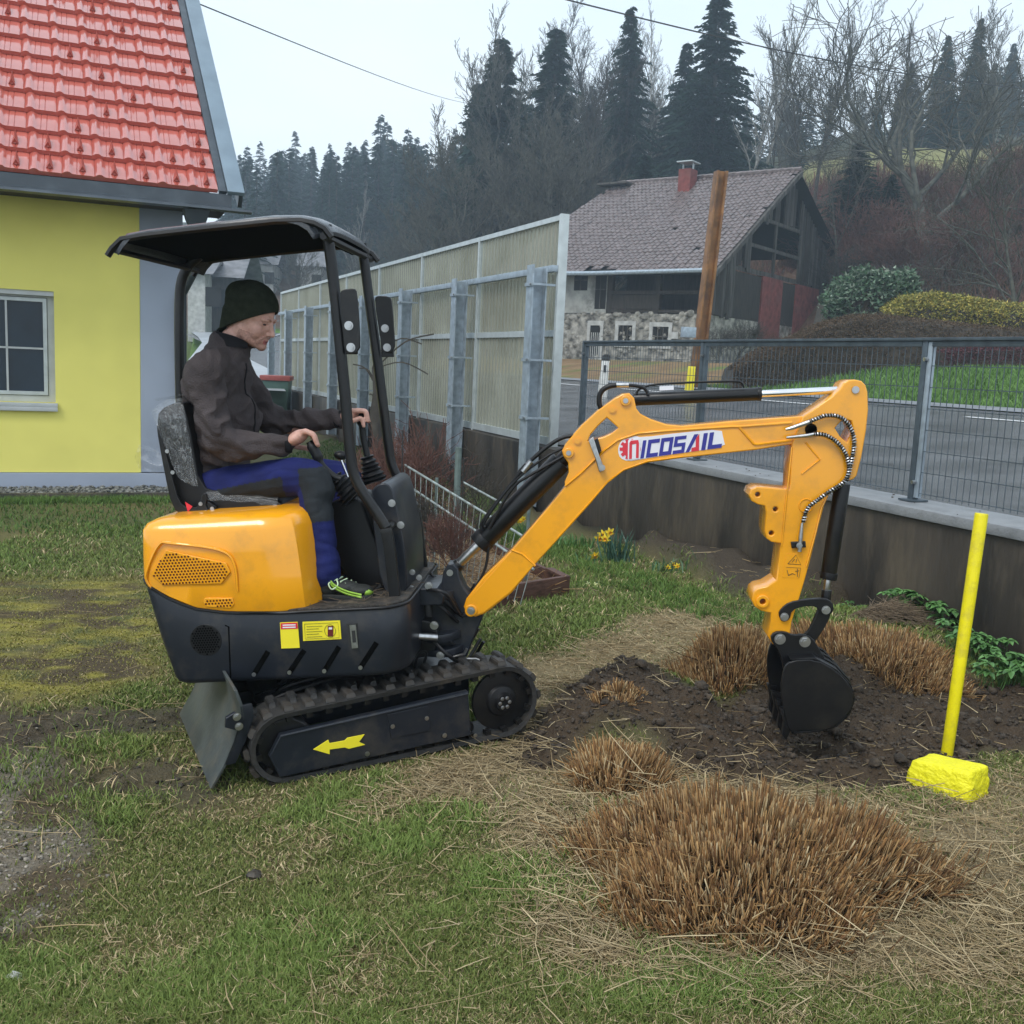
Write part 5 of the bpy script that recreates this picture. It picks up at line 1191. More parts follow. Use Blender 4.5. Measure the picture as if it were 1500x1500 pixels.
def person():
    U = Ufr; Q = U.Q
    def limb(mb, pts, rs, n=14, k=6):
        P = []; R_ = []
        pts = [Vector(p) for p in pts]
        sp = spline(pts, k); m = len(sp)
        for i in range(m):
            t = i/k; a = min(int(t), len(rs)-2); f = t-a; R_.append(rs[a]*(1-f)+rs[a+1]*f)
        mb.tube(sp, R_, n); mb.ball(sp[0], R_[0]*.99, (1, 1, 1), 14, 8); mb.ball(sp[-1], R_[-1]*.99, (1, 1, 1), 14, 8)
    # joints
    neck = Q(338, 512, 0); chest = Q(325, 575, 0); belly = Q(322, 650, 0); pelvis = Q(305, 712, 0)
    shN, elN, wrN = Q(303, 545, -.185), Q(322, 640, -.235), Q(420, 650, -.17)
    shF, elF, wrF = Q(345, 545, .185), Q(412, 622, .225), Q(496, 614, .15)
    hipN, knN, anN = Q(300, 722, -.105), Q(455, 700, -.185), Q(480, 846, -.265)
    hipF, knF, anF = Q(305, 722, .105), Q(503, 702, .14), Q(520, 850, .13)
    hc = Q(369, 458, 0)
    hr = U.rot @ Matrix.Rotation(radians(-7), 3, 'Z') @ Matrix.Rotation(radians(26), 3, 'Y')
    def Hd(x, y, z): return hc+hr @ Vector((x, y, z))
    B_ = MB()
    bl = lambda x, y, z, r, s=(1, 1, 1), rot=None: B_.ball(Hd(x, y, z), r, s, 16, 12, hr if rot is None else hr @ rot)
    bl(-.008, 0, .012, .1, (1.0, .78, 1.02)); bl(.035, 0, -.035, .07, (.95, .86, 1.05))
    bl(.052, 0, -.085, .052, (.95, .95, .85)); bl(.084, 0, -.112, .022, (.9, 1.2, .9)); bl(.03, 0, -.098, .05, (1, 1.05, .55))
    for s in (-1, 1):
        B_.tube([Hd(-.012, s*.052, -.060), Hd(.035, s*.045, -.094), Hd(.082, s*.012, -.112)], [.022, .020, .016], 12)
        bl(.058, s*.036, -.058, .032, (.9, .8, 1.15)); bl(.070, s*.022, -.085, .026, (.9, .9, 1.1)); bl(.0, s*.055, -.07, .032, (1.1, .5, 1.1)); bl(.078, s*.028, -.002, .022, (.8, 1.3, .55))
        bl(-.012, s*.078, -.015, .022, (.7, .35, 1.2)); bl(.097, s*.013, -.058, .0095, (1.1, .9, .8)); bl(.072, s*.034, -.022, .0145, (.8, 1.1, .8))
    B_.tube([Hd(.088, 0, -.008), Hd(.100, 0, -.028), Hd(.114, 0, -.050)], [.0085, .0095, .010], 10); bl(.113, 0, -.053, .0115, (1, 1.05, .85))
    bl(.094, 0, -.082, .011, (.8, 2.0, .75)); bl(.091, 0, -.094, .010, (.8, 1.8, .75)); bl(.085, 0, -.104, .012, (.8, 1.5, .7)); bl(.082, 0, -.074, .018, (.8, 1.5, .8))
    limb(B_, [Hd(-.025, 0, -.05), neck.lerp(hc, .4), neck, chest], [.058, .056, .062, .085])
    B_.ball(chest, .105, (.8, 1.25, 1.0), 18, 12, U.rot); B_.ball(belly, .105, (.8, 1.15, 1.1), 18, 12, U.rot); B_.ball(pelvis, .13, (.9, 1.2, .8), 18, 12, U.rot)
    for a, b, c in ((shN, elN, wrN), (shF, elF, wrF)): limb(B_, [chest.lerp(a, .5), a], [.06, .05]); limb(B_, [a, b, c], [.048, .036, .027])
    for a, b, c, m1, m2 in ((hipN, knN, anN, Q(462, 745, -.215), Q(470, 800, -.245)), (hipF, knF, anF, Q(505, 745, .14), Q(510, 800, .13))): limb(B_, [a, b, m1, m2, c], [.062, .050, .044, .038, .034], k=4)
    for an in (anN, anF): B_.ball(an+U.rot @ Vector((.055, 0, -.035)), .030, (2.2, .8, .7), 12, 8, U.rot)
    # hands: palm, four fingers, thumb
    def hand(w, kn, v0, dv, knuck, mid, tip, vt, thumb):
        pc = w.lerp(kn, .55); ax = (kn-w).normalized(); side = U.v; up = ax.cross(side)
        rot = Matrix((ax, side, up)).transposed()
        B_.ball(pc, .042, (1.15, 1.05, .66), 16, 10, rot); B_.ball(w.lerp(kn, .15), .028, (1.2, 1, .8), 12, 8, rot)
        for i in range(4):
            v = v0+dv*i; l = (1, 1.06, .97, .82)[i]
            k_, m_, t_ = Q(knuck[0], knuck[1], v), Q(*mid, v), Q(*tip, v+vt)
            m_ = k_+(m_-k_)*l; t_ = m_+(t_-Q(*mid, v))*l
            P = [pc+(k_-pc)*.3, k_, k_.lerp(m_, .55)+up*.003, m_, m_.lerp(t_, .6), t_]
            R_ = [.0125, .0120, .0112, .0106, .0098, .0082]
            B_.tube(spline(P, 4), [R_[min(j//4, 4)]*(1-(j % 4)/4)+R_[min(j//4+1, 5)]*((j % 4)/4) for j in range(21)], 10); B_.ball(t_, .0072, (1, 1, 1), 10, 8); B_.ball(k_, .0108, (1, 1, 1), 10, 8); B_.ball(m_, .0098, (1, 1, 1), 10, 8)
        P = [Q(*q, v) for q, v in thumb]; B_.tube(spline(P, 4), [.013-.005*j/(4*(len(P)-1)) for j in range(4*(len(P)-1)+1)], 10); B_.ball(P[-1], .0083, (1, 1, 1), 10, 8)
    hand(wrN+U.u*.005, Q(447, 634, -.165), -.198, .0215, (446, 632), (459, 637), (465, 652), .004, [((428, 652), -.13), ((438, 655), -.115), ((450, 657), -.118), ((458, 662), -.125)])
    hand(wrF+U.u*.004, Q(522, 604, .14), .108, .0225, (521, 602), (535, 603), (539, 617), .002, [((506, 616), .12), ((518, 616), .10), ((529, 613), .098), ((533, 624), .10)])
    def bz(c):
        z = np.zeros(len(c)); L = (c-np.array(hc)) @ np.array(hr)
        near = np.linalg.norm(L, axis=1) < .2
        nq = .010*(fbm(L[:, 0]*90, L[:, 2]*90, 3)-.5); L = L+nq[:, None]
        z[near & (L[:, 2] < -.070) & (L[:, 2] > -.145) & (L[:, 0] > .0) & ~((L[:, 2] > -.066) & (L[:, 0] > .075))] = 1
        z[near & (L[:, 0] > .088) & (np.abs(L[:, 1]) < .02) & (L[:, 2] < -.077) & (L[:, 2] > -.099)] = 2
        return z
    body = blob('person', B_, .0034, [M['skin'], M['stubble'], M['lips']], None, 2, None, Vector((pelvis.x, pelvis.y, pelvis.z-.1)), bz)
    tag(body, 'man in dark beanie, grey-brown fleece jacket and blue work trousers sitting in the digger seat', 'person')
    for s in (-1, 1):
        mb = MB(); mb.ball(Hd(.0815, s*.034, -.020), .0105, (.75, 1.1, .42), 10, 6, hr); build('eye', mb, M['eye'], body, 180)
        mb = MB(); mb.tube(spline([Hd(.097, s*.014, -.001), Hd(.096, s*.030, .006), Hd(.082, s*.046, .0)], 4), .0035, 6); build('eyebrow', mb, M['stubble'], body, 180)
        mb = MB(); mb.tube(spline([Hd(.100, s*.003, -.0885), Hd(.094, s*.016, -.0875), Hd(.080, s*.031, -.0765)], 4), .0022, 6); build('mouth_line', mb, M['eye'], body, 180)
        mb = MB(); mb.tube(spline([Hd(.098, s*.022, -.062), Hd(.090, s*.036, -.076), Hd(.074, s*.042, -.094)], 4), .0026, 6); build('cheek_fold', mb, M['skin'], body, 180)
        mb = MB(); mb.tube(spline([Hd(.092, s*.024, -.0125), Hd(.090, s*.036, -.0105), Hd(.080, s*.047, -.016)], 4), .0028, 6); build('eyelid', mb, M['skin'], body, 180)
    # beanie
    mb = MB(); mb.ball(Hd(-.010, 0, .030), .110, (1.02, .84, .88), 24, 16, hr); mb.ball(Hd(-.045, 0, .050), .078, (1.1, .9, .8), 18, 12, hr)
    rr = [[Hd(-.010+a*cos(k*pi/14)*1.0, .82*a*sin(k*pi/14), z-.030*cos(k*pi/14)*-1*.35-.012) for k in range(28)] for z, a in ((-.125, .080), (-.12, .092), (-.04, .103), (.0, .108), (.05, .100), (.07, .08))]
    mb.loft(rr)
    cut = MB()
    bn = blob('beanie', mb, .004, M['beanie'], body, 3, lambda c: .0012*(np.sin(np.arctan2(((c-np.array(hc)) @ np.array(hr))[:, 1], ((c-np.array(hc)) @ np.array(hr))[:, 0])*70))+.004*(fbm(c[:, 0]*18, c[:, 2]*18)-.5))
    # trim: drop everything of the hat below the brim plane
    b = bmesh.new(); b.from_mesh(bn.data); o0 = origin(body)
    pl = Hd(.0, 0, -.036)-o0; no = (hr @ Vector((-.80, 0, 1))).normalized()
    bmesh.ops.bisect_plane(b, geom=b.verts[:]+b.edges[:]+b.faces[:], plane_co=pl, plane_no=no, clear_inner=True); b.to_mesh(bn.data); b.free()
    mb = MB()
    ring = []
    for k in range(32):
        a = k*pi/16; x, y = -.008+.104*cos(a), .084*sin(a); ring.append(Hd(x, y*(.94+.06*cos(a)), -.034+.80*x))
    mb.tube(ring+ring[:1], .004, 8); build('beanie_brim', mb, M['beanie'], bn, 180)
    # jacket
    J = MB()
    J.ball(Q(318, 565, 0), .160, (.84, 1.24, .98), 24, 16, U.rot); J.ball(Q(328, 612, 0), .150, (.98, 1.18, 1.1), 24, 16, U.rot); J.ball(Q(324, 655, 0), .150, (.95, 1.12, .85), 24, 16, U.rot)
    J.ball(Q(305, 685, 0), .125, (.82, 1.28, .5), 24, 16, U.rot); J.ball(Q(325, 530, 0), .105, (.95, 1.5, .62), 20, 14, U.rot)
    J.tube([Q(329, 528, 0), Q(336, 508, 0), Q(340, 497, 0)], [.098, .082, .074], 20)
    limb(J, [Q(318, 545, -.09), shN, Q(308, 590, -.22), elN, Q(372, 652, -.20), wrN], [.082, .082, .070, .062, .054, .036])
    limb(J, [Q(330, 545, .09), shF, Q(378, 590, .215), elF, Q(455, 612, .185), wrF], [.08, .078, .064, .058, .050, .036])
    eN = np.array(elN); eF = np.array(elF)
    def folds(c):
        a = np.exp(-((c-eN)**2).sum(1)/.012)+np.exp(-((c-eF)**2).sum(1)/.012)
        d = .030*(fbm(c[:, 0]*5+c[:, 1]*3+c[:, 2]*4, c[:, 2]*9-c[:, 0]*4+c[:, 1]*3, 3)-.5)
        d += (.016+.026*a)*(.30-np.abs(fbm(c[:, 0]*13+c[:, 2]*8, c[:, 2]*13-c[:, 1]*9, 2)-.5)*3)
        w = np.exp(-((c[:, 2]-float(Q(330, 665, 0).z))/.07)**2); d += .008*w*np.sin((c[:, 2]*1.0+.25*c[:, 0])*95+4*fbm(c[:, 0]*5, c[:, 1]*5))
        return d
    jk = blob('jacket', J, .006, M['jacket'], body, 4, folds)
    for w_, el in ((wrN, Q(372, 652, -.20)), (wrF, Q(455, 612, .185))):
        d = (w_-el).normalized(); mb = MB(); mb.tube([w_-d*.006, w_+d*.016, w_+d*.020], [.0385, .0375, .034], 18); build('cuff', mb, M['collar'], jk, 60)
    # collar, open at the throat
    mb = MB(); rg = []
    for z, r, o_ in ((0, .086, 0), (.028, .080, .004), (.050, .082, .008), (.052, .074, .006), (.03, .070, .002), (0, .074, 0)):
        row = []
        for k in range(27):
            a = -2.55+5.1*k/26+pi; c_ = Q(340, 508, 0); dz = z*(1-.55*(abs(k-13)/13)**3)
            row.append(c_+U.u*(r*cos(a)*1.06+.004+dz*.35)+U.v*(r*sin(a)*.95)+U.w*(dz-.012*(cos(a)+1)*1.3+.016))
        rg.append(row)
    mb.loft(rg, caps=False, closed=False); build('collar', mb, M['collar'], jk, 60)
    mb = MB(); pts = []
    for x, y in ((364, 522), (376, 540), (386, 566), (390, 600), (388, 640), (380, 668)):
        pts.append(Q(x, y, -.055))
    # zip: dropped onto the jacket front by ray casting
    from mathutils.bvhtree import BVHTree
    dg = bpy.context.evaluated_depsgraph_get(); bv = BVHTree.FromObject(jk, dg); oj = origin(jk)
    def onto(p, d): 
        h = bv.ray_cast(p-oj, d); return (h[0]+oj+h[1]*.002) if h[0] is not None else None
    zp = []
    for i in range(16):
        z = U.W(0, 0, 0)+Vector((0, 0, 0)); p = Q(420, 528+9*i, -.02) ; q = onto(p+U.u*.2, -U.u)
        if q is not None and (not zp or (q-zp[-1]).length < .06): zp.append(q)
    if len(zp) > 3: mb = MB(); mb.tube(zp, .0035, 6); build('zip', mb, M['collar'], jk, 60)
    sm = []
    for x, y in ((287, 548), (296, 585), (303, 620), (318, 655)):
        pass
    # trousers
    T_ = MB()
    T_.ball(Q(300, 712, 0), .135, (1.0, 1.22, .72), 20, 14, U.rot)
    limb(T_, [hipN, Q(370, 708, -.145), knN, Q(462, 745, -.215), Q(470, 800, -.245), Q(477, 842, -.262)], [.092, .086, .074, .066, .060, .066])
    limb(T_, [hipF, Q(400, 705, .125), knF, Q(505, 745, .14), Q(510, 800, .13), Q(515, 846, .13)], [.092, .086, .074, .066, .060, .064])
    kN = np.array(knN)
    kk = [np.array(Q(*q, -.18)) for q in ((462, 690), (466, 705), (464, 735), (462, 752))]
    def tz(c):
        z = np.zeros(len(c)); d = np.stack([np.linalg.norm((c-k), axis=1) for k in kk]); nearleg = ((c-np.array(U.o)) @ np.array(U.v)) < 0
        rel = (c-np.array(U.o)); u = rel @ np.array(U.u); w = rel @ np.array(U.w)
        k_u, k_w = np.array(knN-U.o) @ np.array(U.u), np.array(knN-U.o) @ np.array(U.w)
        z[nearleg & (u > k_u-.03) & (w < k_w+.045) & (w > k_w-.165) & (u > k_u-.03+.25*np.maximum(0, k_w-w-.02))] = 1
        sw = np.array(Q(340, 722, -.2)-U.o) @ np.array(U.w)
        z[nearleg & (u < k_u-.10) & (w < sw-.0+.14*(u-k_u+.5))] = 1
        return z
    tr = blob('trousers', T_, .006, [M['trousers'], M['kneepad']], body, 3, lambda c: .014*(fbm(c[:, 0]*9+c[:, 1]*4, c[:, 2]*13, 3)-.5)+.010*(np.abs(fbm(c[:, 0]*10-c[:, 2]*6, c[:, 2]*16+c[:, 1]*9, 2)-.5)*2-.4), None, tz)
    # shoes
    for nm, an in (('n', U.W(U.P(483, 850, -.268)[0], -.268, .632)), ('f', U.W(U.P(522, 856, .13)[0], .13, .632))):
        f = Fr(an, -8, 3); sh = MB()
        sh.ball(f.W(-.015, 0, -.035), .047, (1.15, .82, .85), 16, 10, f.rot); sh.ball(f.W(.055, 0, -.035), .046, (1.5, .92, .62), 16, 10, f.rot); sh.ball(f.W(.125, 0, -.045), .042, (1.25, 1.0, .55), 16, 10, f.rot); sh.tube([f.W(.0, 0, -.03), f.W(.0, 0, .012)], [.042, .038], 14)
        s = blob('shoe', sh, .004, M['shoe'], body, 2)
        mb = MB(); pr = [(-.065, .028), (-.05, .038), (.0, .036), (.06, .040), (.12, .045), (.16, .034), (.178, .012)]
        ol = [(a, b) for a, b in pr]+[(a, -b) for a, b in pr[::-1]]; mb.loft([[f.W(a, b, w) for a, b in ol] for w in (-.078, -.060)]); build('sole', mb, M['shoe'], s, 60, .003)
        mb = MB(); mb.ball(f.W(.152, 0, -.048), .030, (.8, 1.15, .62), 14, 10, f.rot); build('toe_cap', mb, M['lime'], s, 180)
        for w0 in (-.058, -.048):
            mb = MB(); mb.tube(spline([f.W(.14, -.040, w0-.008), f.W(.08, -.043, w0+.006), f.W(.03, -.041, w0+.030), f.W(.01, -.036, w0+.058)], 5), .0045, 6); build('shoe_stripe', mb, M['lime'], s, 60)
        lm_ = pm('lace', (.6, .75, .5), .7); mb = MB()
        for k in range(4): mb.tube([f.W(.035+.018*k, -.026, -.002-.007*k), f.W(.045+.018*k, .026, .000-.007*k)], .0032, 6)
        mb.tube(spline([f.W(.04, -.02, .0), f.W(.012, -.045, -.012), f.W(.025, -.05, -.035), f.W(.045, -.038, -.02), f.W(.035, -.02, .0)], 6), .003, 6); build('lace', mb, lm_, s, 60)
person()
# ------------------------------------------------------------------ grass, straw, stubble, soil crumbs
def blades(name, x, y, z, h, w, lean, az, c0, c1, seg2=True, mat=None, label=None, curl=.5):
    """one object of many bent blades; all inputs are arrays"""
    n = len(x); dx, dy = np.cos(az), np.sin(az); t = rng.uniform(0, 2*pi, n); wx, wy = np.cos(t)*w/2, np.sin(t)*w/2
    l1 = lean*h*.35; l2 = lean*h; z1 = h*.55; z2 = h*np.sqrt(np.clip(1-(lean*.75)**2, .05, 1))
    V = np.empty((n, 5, 3)); V[:, 0] = np.stack([x-wx, y-wy, z], 1); V[:, 1] = np.stack([x+wx, y+wy, z], 1)
    V[:, 2] = np.stack([x-wx*.75+dx*l1, y-wy*.75+dy*l1, z+z1*(1-curl*lean*.3)], 1); V[:, 3] = np.stack([x+wx*.75+dx*l1, y+wy*.75+dy*l1, z+z1*(1-curl*lean*.3)], 1)
    V[:, 4] = np.stack([x+dx*l2, y+dy*l2, z+z2], 1)
    b = np.arange(n)[:, None]*5; F = np.concatenate([b+[0, 1, 3], b+[0, 3, 2], b+[2, 3, 4]], 0)
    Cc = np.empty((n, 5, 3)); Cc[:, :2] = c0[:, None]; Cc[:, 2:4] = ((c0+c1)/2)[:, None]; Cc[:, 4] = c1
    return link(name, colour_mesh(name, V.reshape(-1, 3), F, Cc.reshape(-1, 3), mat or M['blade'], smooth=False))
def scatter(n, x0=-4.1, x1=4.2, y0=2.1, y1=9.1, power=1.0):
    """points on the ground inside the camera's view fan (with a margin), denser near the camera"""
    u = rng.random(int(n*2.0)); yy = (y0**-power+u*(y1**-power-y0**-power))**(-1/power) if power else y0+u*(y1-y0)
    xx = rng.uniform(-.60, .60, len(u))*yy
    k = (xx > x0) & (xx < x1) & (xx*WN.x+yy*WN.y < 4.66); return xx[k][:n], yy[k][:n]
def mixc(n, pal):
    i = rng.integers(0, len(pal), n); j = rng.integers(0, len(pal), n); t = rng.random(n)[:, None]; p = np.array(pal); return p[i]*t+p[j]*(1-t)
GREEN = [(.075, .145, .026), (.10, .175, .034), (.055, .110, .020), (.13, .195, .05)]
OLIVE = [(.16, .17, .045), (.20, .19, .06), (.12, .14, .04)]
DRY = [(.42, .33, .19), (.50, .40, .24), (.34, .25, .13), (.26, .19, .10)]
RUST = [(.27, .14, .050), (.36, .215, .085), (.20, .098, .035), (.43, .29, .14), (.13, .065, .028)]
# lawn
x, y = scatter(560000, power=.8); n = len(x)
soil, trk, grav, dirt, moss, straw, dry, bed, bank = [samp(k, x, y) for k in (K_soil, K_track, K_grav, K_dirt, K_moss, K_straw, K_dry, K_bed, K_bank)]
patch = sst(fbm(x*3.2+7, y*3.2+3), .5, .68)
den = (1-.55*patch)*(1-np.clip(soil*1.4, 0, 1))*(1-.93*np.clip(trk*1.2, 0, 1))*(1-.85*np.clip(dirt*1.1, 0, 1))*(1-.45*moss*sst(fbm(x*5+31, y*5), .35, .6))*(1-.75*straw)*(1-.45*dry)*(1-bed)*(1-bank)
D_ = x*WN.x+y*WN.y; hs = (y-.411*x) > 99
k = (rng.random(n) < den) & (((x+5.5166)*(-.3803)+(y-10.908)*.9249) < -.62)
K = lambda a: a[k]
x, y, moss, dry, straw, patch = map(K, (x, y, moss, dry, straw, patch)); n = len(x); nn_ = fbm(x*1.3, y*1.3)
lush = np.maximum(sst(fbm(x*2.1+40, y*2.1), .42, .6), sst(y, 5.0, 6.0)*.9)*(1-dry)*(1-moss)
far_ = np.clip((y-2.2)/3.5, 0, 1)
h = rng.uniform(.012, .030, n)*(.75+.8*lush)*(1-.35*dry-.4*moss)*(1+.25*far_); w = rng.uniform(.0022, .0042, n)*(1+1.3*far_)
c1 = mixc(n, GREEN); ol = mixc(n, OLIVE); dr = mixc(n, DRY)
t_ol = np.clip(.36+.55*moss+.30*(1-lush)+.2*(nn_-.5)*2, 0, 1)[:, None]; c1 = c1*(1-t_ol)+ol*t_ol
isd = (rng.random(n) < (.14+.62*dry+.55*straw+.28*patch+.1*moss)*(1-.55*lush)); c1[isd] = dr[isd]
c1 *= (1.1+.25*lush)[:, None]; c1 = c1*(1-.5*moss[:, None])+np.array([.26, .23, .05])*.5*moss[:, None]; lean = rng.uniform(.15, 1.0, n)**.8; lean[isd] = rng.uniform(.7, 1.2, isd.sum())
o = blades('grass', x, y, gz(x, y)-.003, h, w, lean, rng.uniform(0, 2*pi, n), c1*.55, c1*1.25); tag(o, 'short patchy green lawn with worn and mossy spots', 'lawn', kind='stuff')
# taller tufts near the kerb, the wall and the bed
x, y = [], []
for _ in range(900):
    if random.random() < .5: p = Hfr.W(random.uniform(-1.5, 2.2), random.uniform(-.95, -.64), 0); cx, cy = p.x, p.y
    else: p = Gfr.W(random.uniform(-9.5, -4.5), random.uniform(-1.25, -.8), 0); cx, cy = p.x, p.y
    x.append(cx); y.append(cy)
x = np.repeat(np.array(x), 16)+rng.normal(0, .035, 14400); y = np.repeat(np.array(y), 16)+rng.normal(0, .035, 14400); n = len(x); c1 = mixc(n, GREEN)*1.25
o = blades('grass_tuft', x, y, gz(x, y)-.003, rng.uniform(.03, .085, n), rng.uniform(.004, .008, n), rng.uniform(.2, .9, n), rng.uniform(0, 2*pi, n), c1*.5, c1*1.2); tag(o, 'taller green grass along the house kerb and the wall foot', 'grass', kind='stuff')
# lawn beyond the modelled patch
xx = rng.uniform(-9, 0, 60000); yy = rng.uniform(8.5, 22, 60000); k = (((xx+5.5166)*(-.3803)+(yy-10.908)*.9249 < -.6) | (xx > -3.6)) & (xx*WN.x+yy*WN.y < 4.4) & (xx > -.6*yy); xx, yy = xx[k], yy[k]; n = len(xx); c1 = mixc(n, GREEN)*1.1
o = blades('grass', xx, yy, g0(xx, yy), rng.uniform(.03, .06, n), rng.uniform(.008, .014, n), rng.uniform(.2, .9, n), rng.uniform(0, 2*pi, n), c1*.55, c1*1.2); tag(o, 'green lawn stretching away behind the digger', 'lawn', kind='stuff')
# loose straw: thin flat stalks lying about
def stalks(name, x, y, z, L_, r, az, tilt, c, label, cat):
    n = len(x); d = np.stack([np.cos(az)*np.cos(tilt), np.sin(az)*np.cos(tilt), np.sin(tilt)], 1); s = np.stack([-np.sin(az), np.cos(az), np.zeros(n)], 1); u = np.cross(d, s)
    p = np.stack([x, y, z], 1); bend = rng.normal(0, .12, n)[:, None]; V = np.empty((n, 9, 3))
    for i, t in enumerate((0, .5, 1)):
        q = p+d*(L_*t)[:, None]+s*bend*(L_*t*t)[:, None]; rr = r*(1-.35*t)
        for j in range(3): a = 2*pi*j/3; V[:, i*3+j] = q+(s*cos(a)+u*sin(a))*rr[:, None]
    b = np.arange(n)[:, None]*9; F = []
    for i in (0, 3):
        for j in range(3): k2 = (j+1) % 3; F += [b+[i+j, i+k2, i+3+k2], b+[i+j, i+3+k2, i+3+j]]
    F.append(b+[6, 7, 8]); Cc = np.repeat(c, 9, 0)
    o = link(name, colour_mesh(name, V.reshape(-1, 3), np.concatenate(F, 0), Cc, M['straw'], smooth=False)); return tag(o, label, cat, kind='stuff')
x, y = scatter(160000, power=.9); st, dr_, so_ = samp(K_straw, x, y), samp(K_dry, x, y), samp(K_soil, x, y); edge = sst(fbm(x*4, y*4), .35, .6)
pr = np.clip(st*.34*(.3+edge)+dr_*.42*(.35+edge)+so_*.018+.006+.02*samp(K_track, x, y)+.10*samp(K_bed, x, y)+.05*samp(K_bank, x, y), 0, 1); k = rng.random(len(x)) < pr; x, y = x[k], y[k]; n = len(x)
c = mixc(n, DRY)*rng.uniform(.65, 1.15, n)[:, None]
stalks('straw', x, y, gz(x, y)+rng.uniform(.001, .022, n), rng.exponential(.045, n)+.025, rng.uniform(.0006, .0017, n)*(1+.12*y), rng.uniform(0, 2*pi, n), rng.normal(.05, .16, n), c, 'loose dry straw scattered over lawn and soil', 'straw')
print('straw', n)
# cut reed-grass clumps
def clump(name, px, rx, ry, hgt, n, label, ang=0, dome=.10, seed=0, L0=(.05, .12), hole=None, rr=(.0011, .0024)):
    c = at_z(px[0], px[1], .16); r = np.sqrt(rng.random(n)); a = rng.uniform(0, 2*pi, n); wob = (1+.16*np.sin(3*a+seed)+.09*np.sin(5*a+seed*2))*(1+.10*rng.exponential(1, n)*(rng.random(n) < .12))
    # stalks stand in tight tufts
    lx, ly = r*np.cos(a)*rx*wob, r*np.sin(a)*ry*wob; q = .045; gxk = np.round(lx/q+rng.normal(0, .12, n)); gyk = np.round(ly/q+rng.normal(0, .12, n)); lx = lx*.6+(gxk*q+.02*np.sin(gxk*7+gyk*3))*.4; ly = ly*.6+(gyk*q+.02*np.cos(gxk*5+gyk*4))*.4
    ca, sa = cos(ang), sin(ang); x = c.x+lx*ca-ly*sa; y = c.y+lx*sa+ly*ca
    if hole: kk = ((lx-hole[0])/hole[2])**2+((ly-hole[1])/hole[3])**2 > 1; x, y, r, a, lx, ly = x[kk], y[kk], r[kk], a[kk], lx[kk], ly[kk]; n = len(x)
    z0 = gz(x, y)+dome*(1-r**2.2)*(.65+.6*fbm(x*9, y*9, 2))-.02; L_ = rng.uniform(*L0, n)*rng.uniform(.75, 1.15, n)*(1-.25*r**3)*(.7+.6*fbm(x*14+5, y*14, 2)); out = .10+.50*r**1.8
    az = np.arctan2(ly, lx)+ang+rng.normal(0, .55, n); tilt = pi/2-out*rng.uniform(.4, 1.35, n)-rng.exponential(.05, n)
    lying = rng.random(n) < .05; tilt[lying] = rng.uniform(.05, .5, lying.sum()); L_[lying] *= 1.5
    cc = mixc(n, RUST)*rng.uniform(.38, 1.12, n)[:, None]; pale = rng.random(n) < .08; cc[pale] = mixc(pale.sum(), DRY)*.95
    o0 = np.array([c.x, c.y, .1]); rad = rng.uniform(*rr, n)
    d = np.stack([np.cos(az)*np.cos(tilt), np.sin(az)*np.cos(tilt), np.sin(tilt)], 1); s = np.stack([-np.sin(az), np.cos(az), np.zeros(n)], 1); u = np.cross(d, s); t0 = rng.uniform(0, 2*pi, n)
    V = np.empty((n, 9, 3)); p = np.stack([x, y, z0], 1)
    for j in range(4):
        A = t0+pi/2*j; e = s*np.cos(A)[:, None]+u*np.sin(A)[:, None]; V[:, j] = p+e*rad[:, None]; V[:, 4+j] = p+d*(L_*(1+.03*((j % 2)*2-1)))[:, None]+e*rad[:, None]*.9
    V[:, 8] = p+d*(L_*.96)[:, None]; b = np.arange(n)[:, None]*9; F = []
    for j in range(4): k2 = (j+1) % 4; F += [b+[j, k2, 4+k2], b+[j, 4+k2, 4+j], b+[4+j, 4+k2, 8]]
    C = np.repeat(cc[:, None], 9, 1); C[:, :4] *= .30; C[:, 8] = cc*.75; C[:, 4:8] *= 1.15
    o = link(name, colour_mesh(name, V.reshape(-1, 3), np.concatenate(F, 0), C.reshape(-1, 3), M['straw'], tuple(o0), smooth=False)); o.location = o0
    tag(o, label, 'grass clump', 'cut back clumps of rust brown reed grass')
    mb = MB(); nr = 40; rings = []
    for i in range(9):
        rr_ = i/8; row = []
        for j in range(nr):
            A = 2*pi*j/nr; w_ = 1+.16*sin(3*A+seed)+.09*sin(5*A+seed*2); X = rr_*cos(A)*rx*w_*.96; Y_ = rr_*sin(A)*ry*w_*.96; gx_ = c.x+X*ca-Y_*sa; gy_ = c.y+X*sa+Y_*ca
            hh = dome*(1-rr_**2.2)*(.65+.6*float(fbm(gx_*9, gy_*9, 2)))-.03+.02*float(vn(gx_*30, gy_*30))
            if hole and ((X-hole[0])/hole[2])**2+((Y_-hole[1])/hole[3])**2 < 1: hh = .0
            row.append(Vector((gx_, gy_, float(gz(gx_, gy_))+hh)))
        rings.append(row)
    mb.loft(rings, caps=False); build('root_mat', mb, pm('root_mat', (.040, .026, .016), .95, 0, .5, 30, .8, 80), o, 60)
    return o
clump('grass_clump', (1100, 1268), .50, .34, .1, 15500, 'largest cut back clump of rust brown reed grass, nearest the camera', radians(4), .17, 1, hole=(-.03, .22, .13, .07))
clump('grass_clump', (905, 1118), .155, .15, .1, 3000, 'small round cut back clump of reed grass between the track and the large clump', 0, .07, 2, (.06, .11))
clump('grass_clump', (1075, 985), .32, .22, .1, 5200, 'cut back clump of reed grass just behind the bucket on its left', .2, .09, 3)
clump('grass_clump', (1285, 970), .44, .24, .1, 7600, 'cut back clump of reed grass between the bucket and the green leaves', -.3, .09, 4)
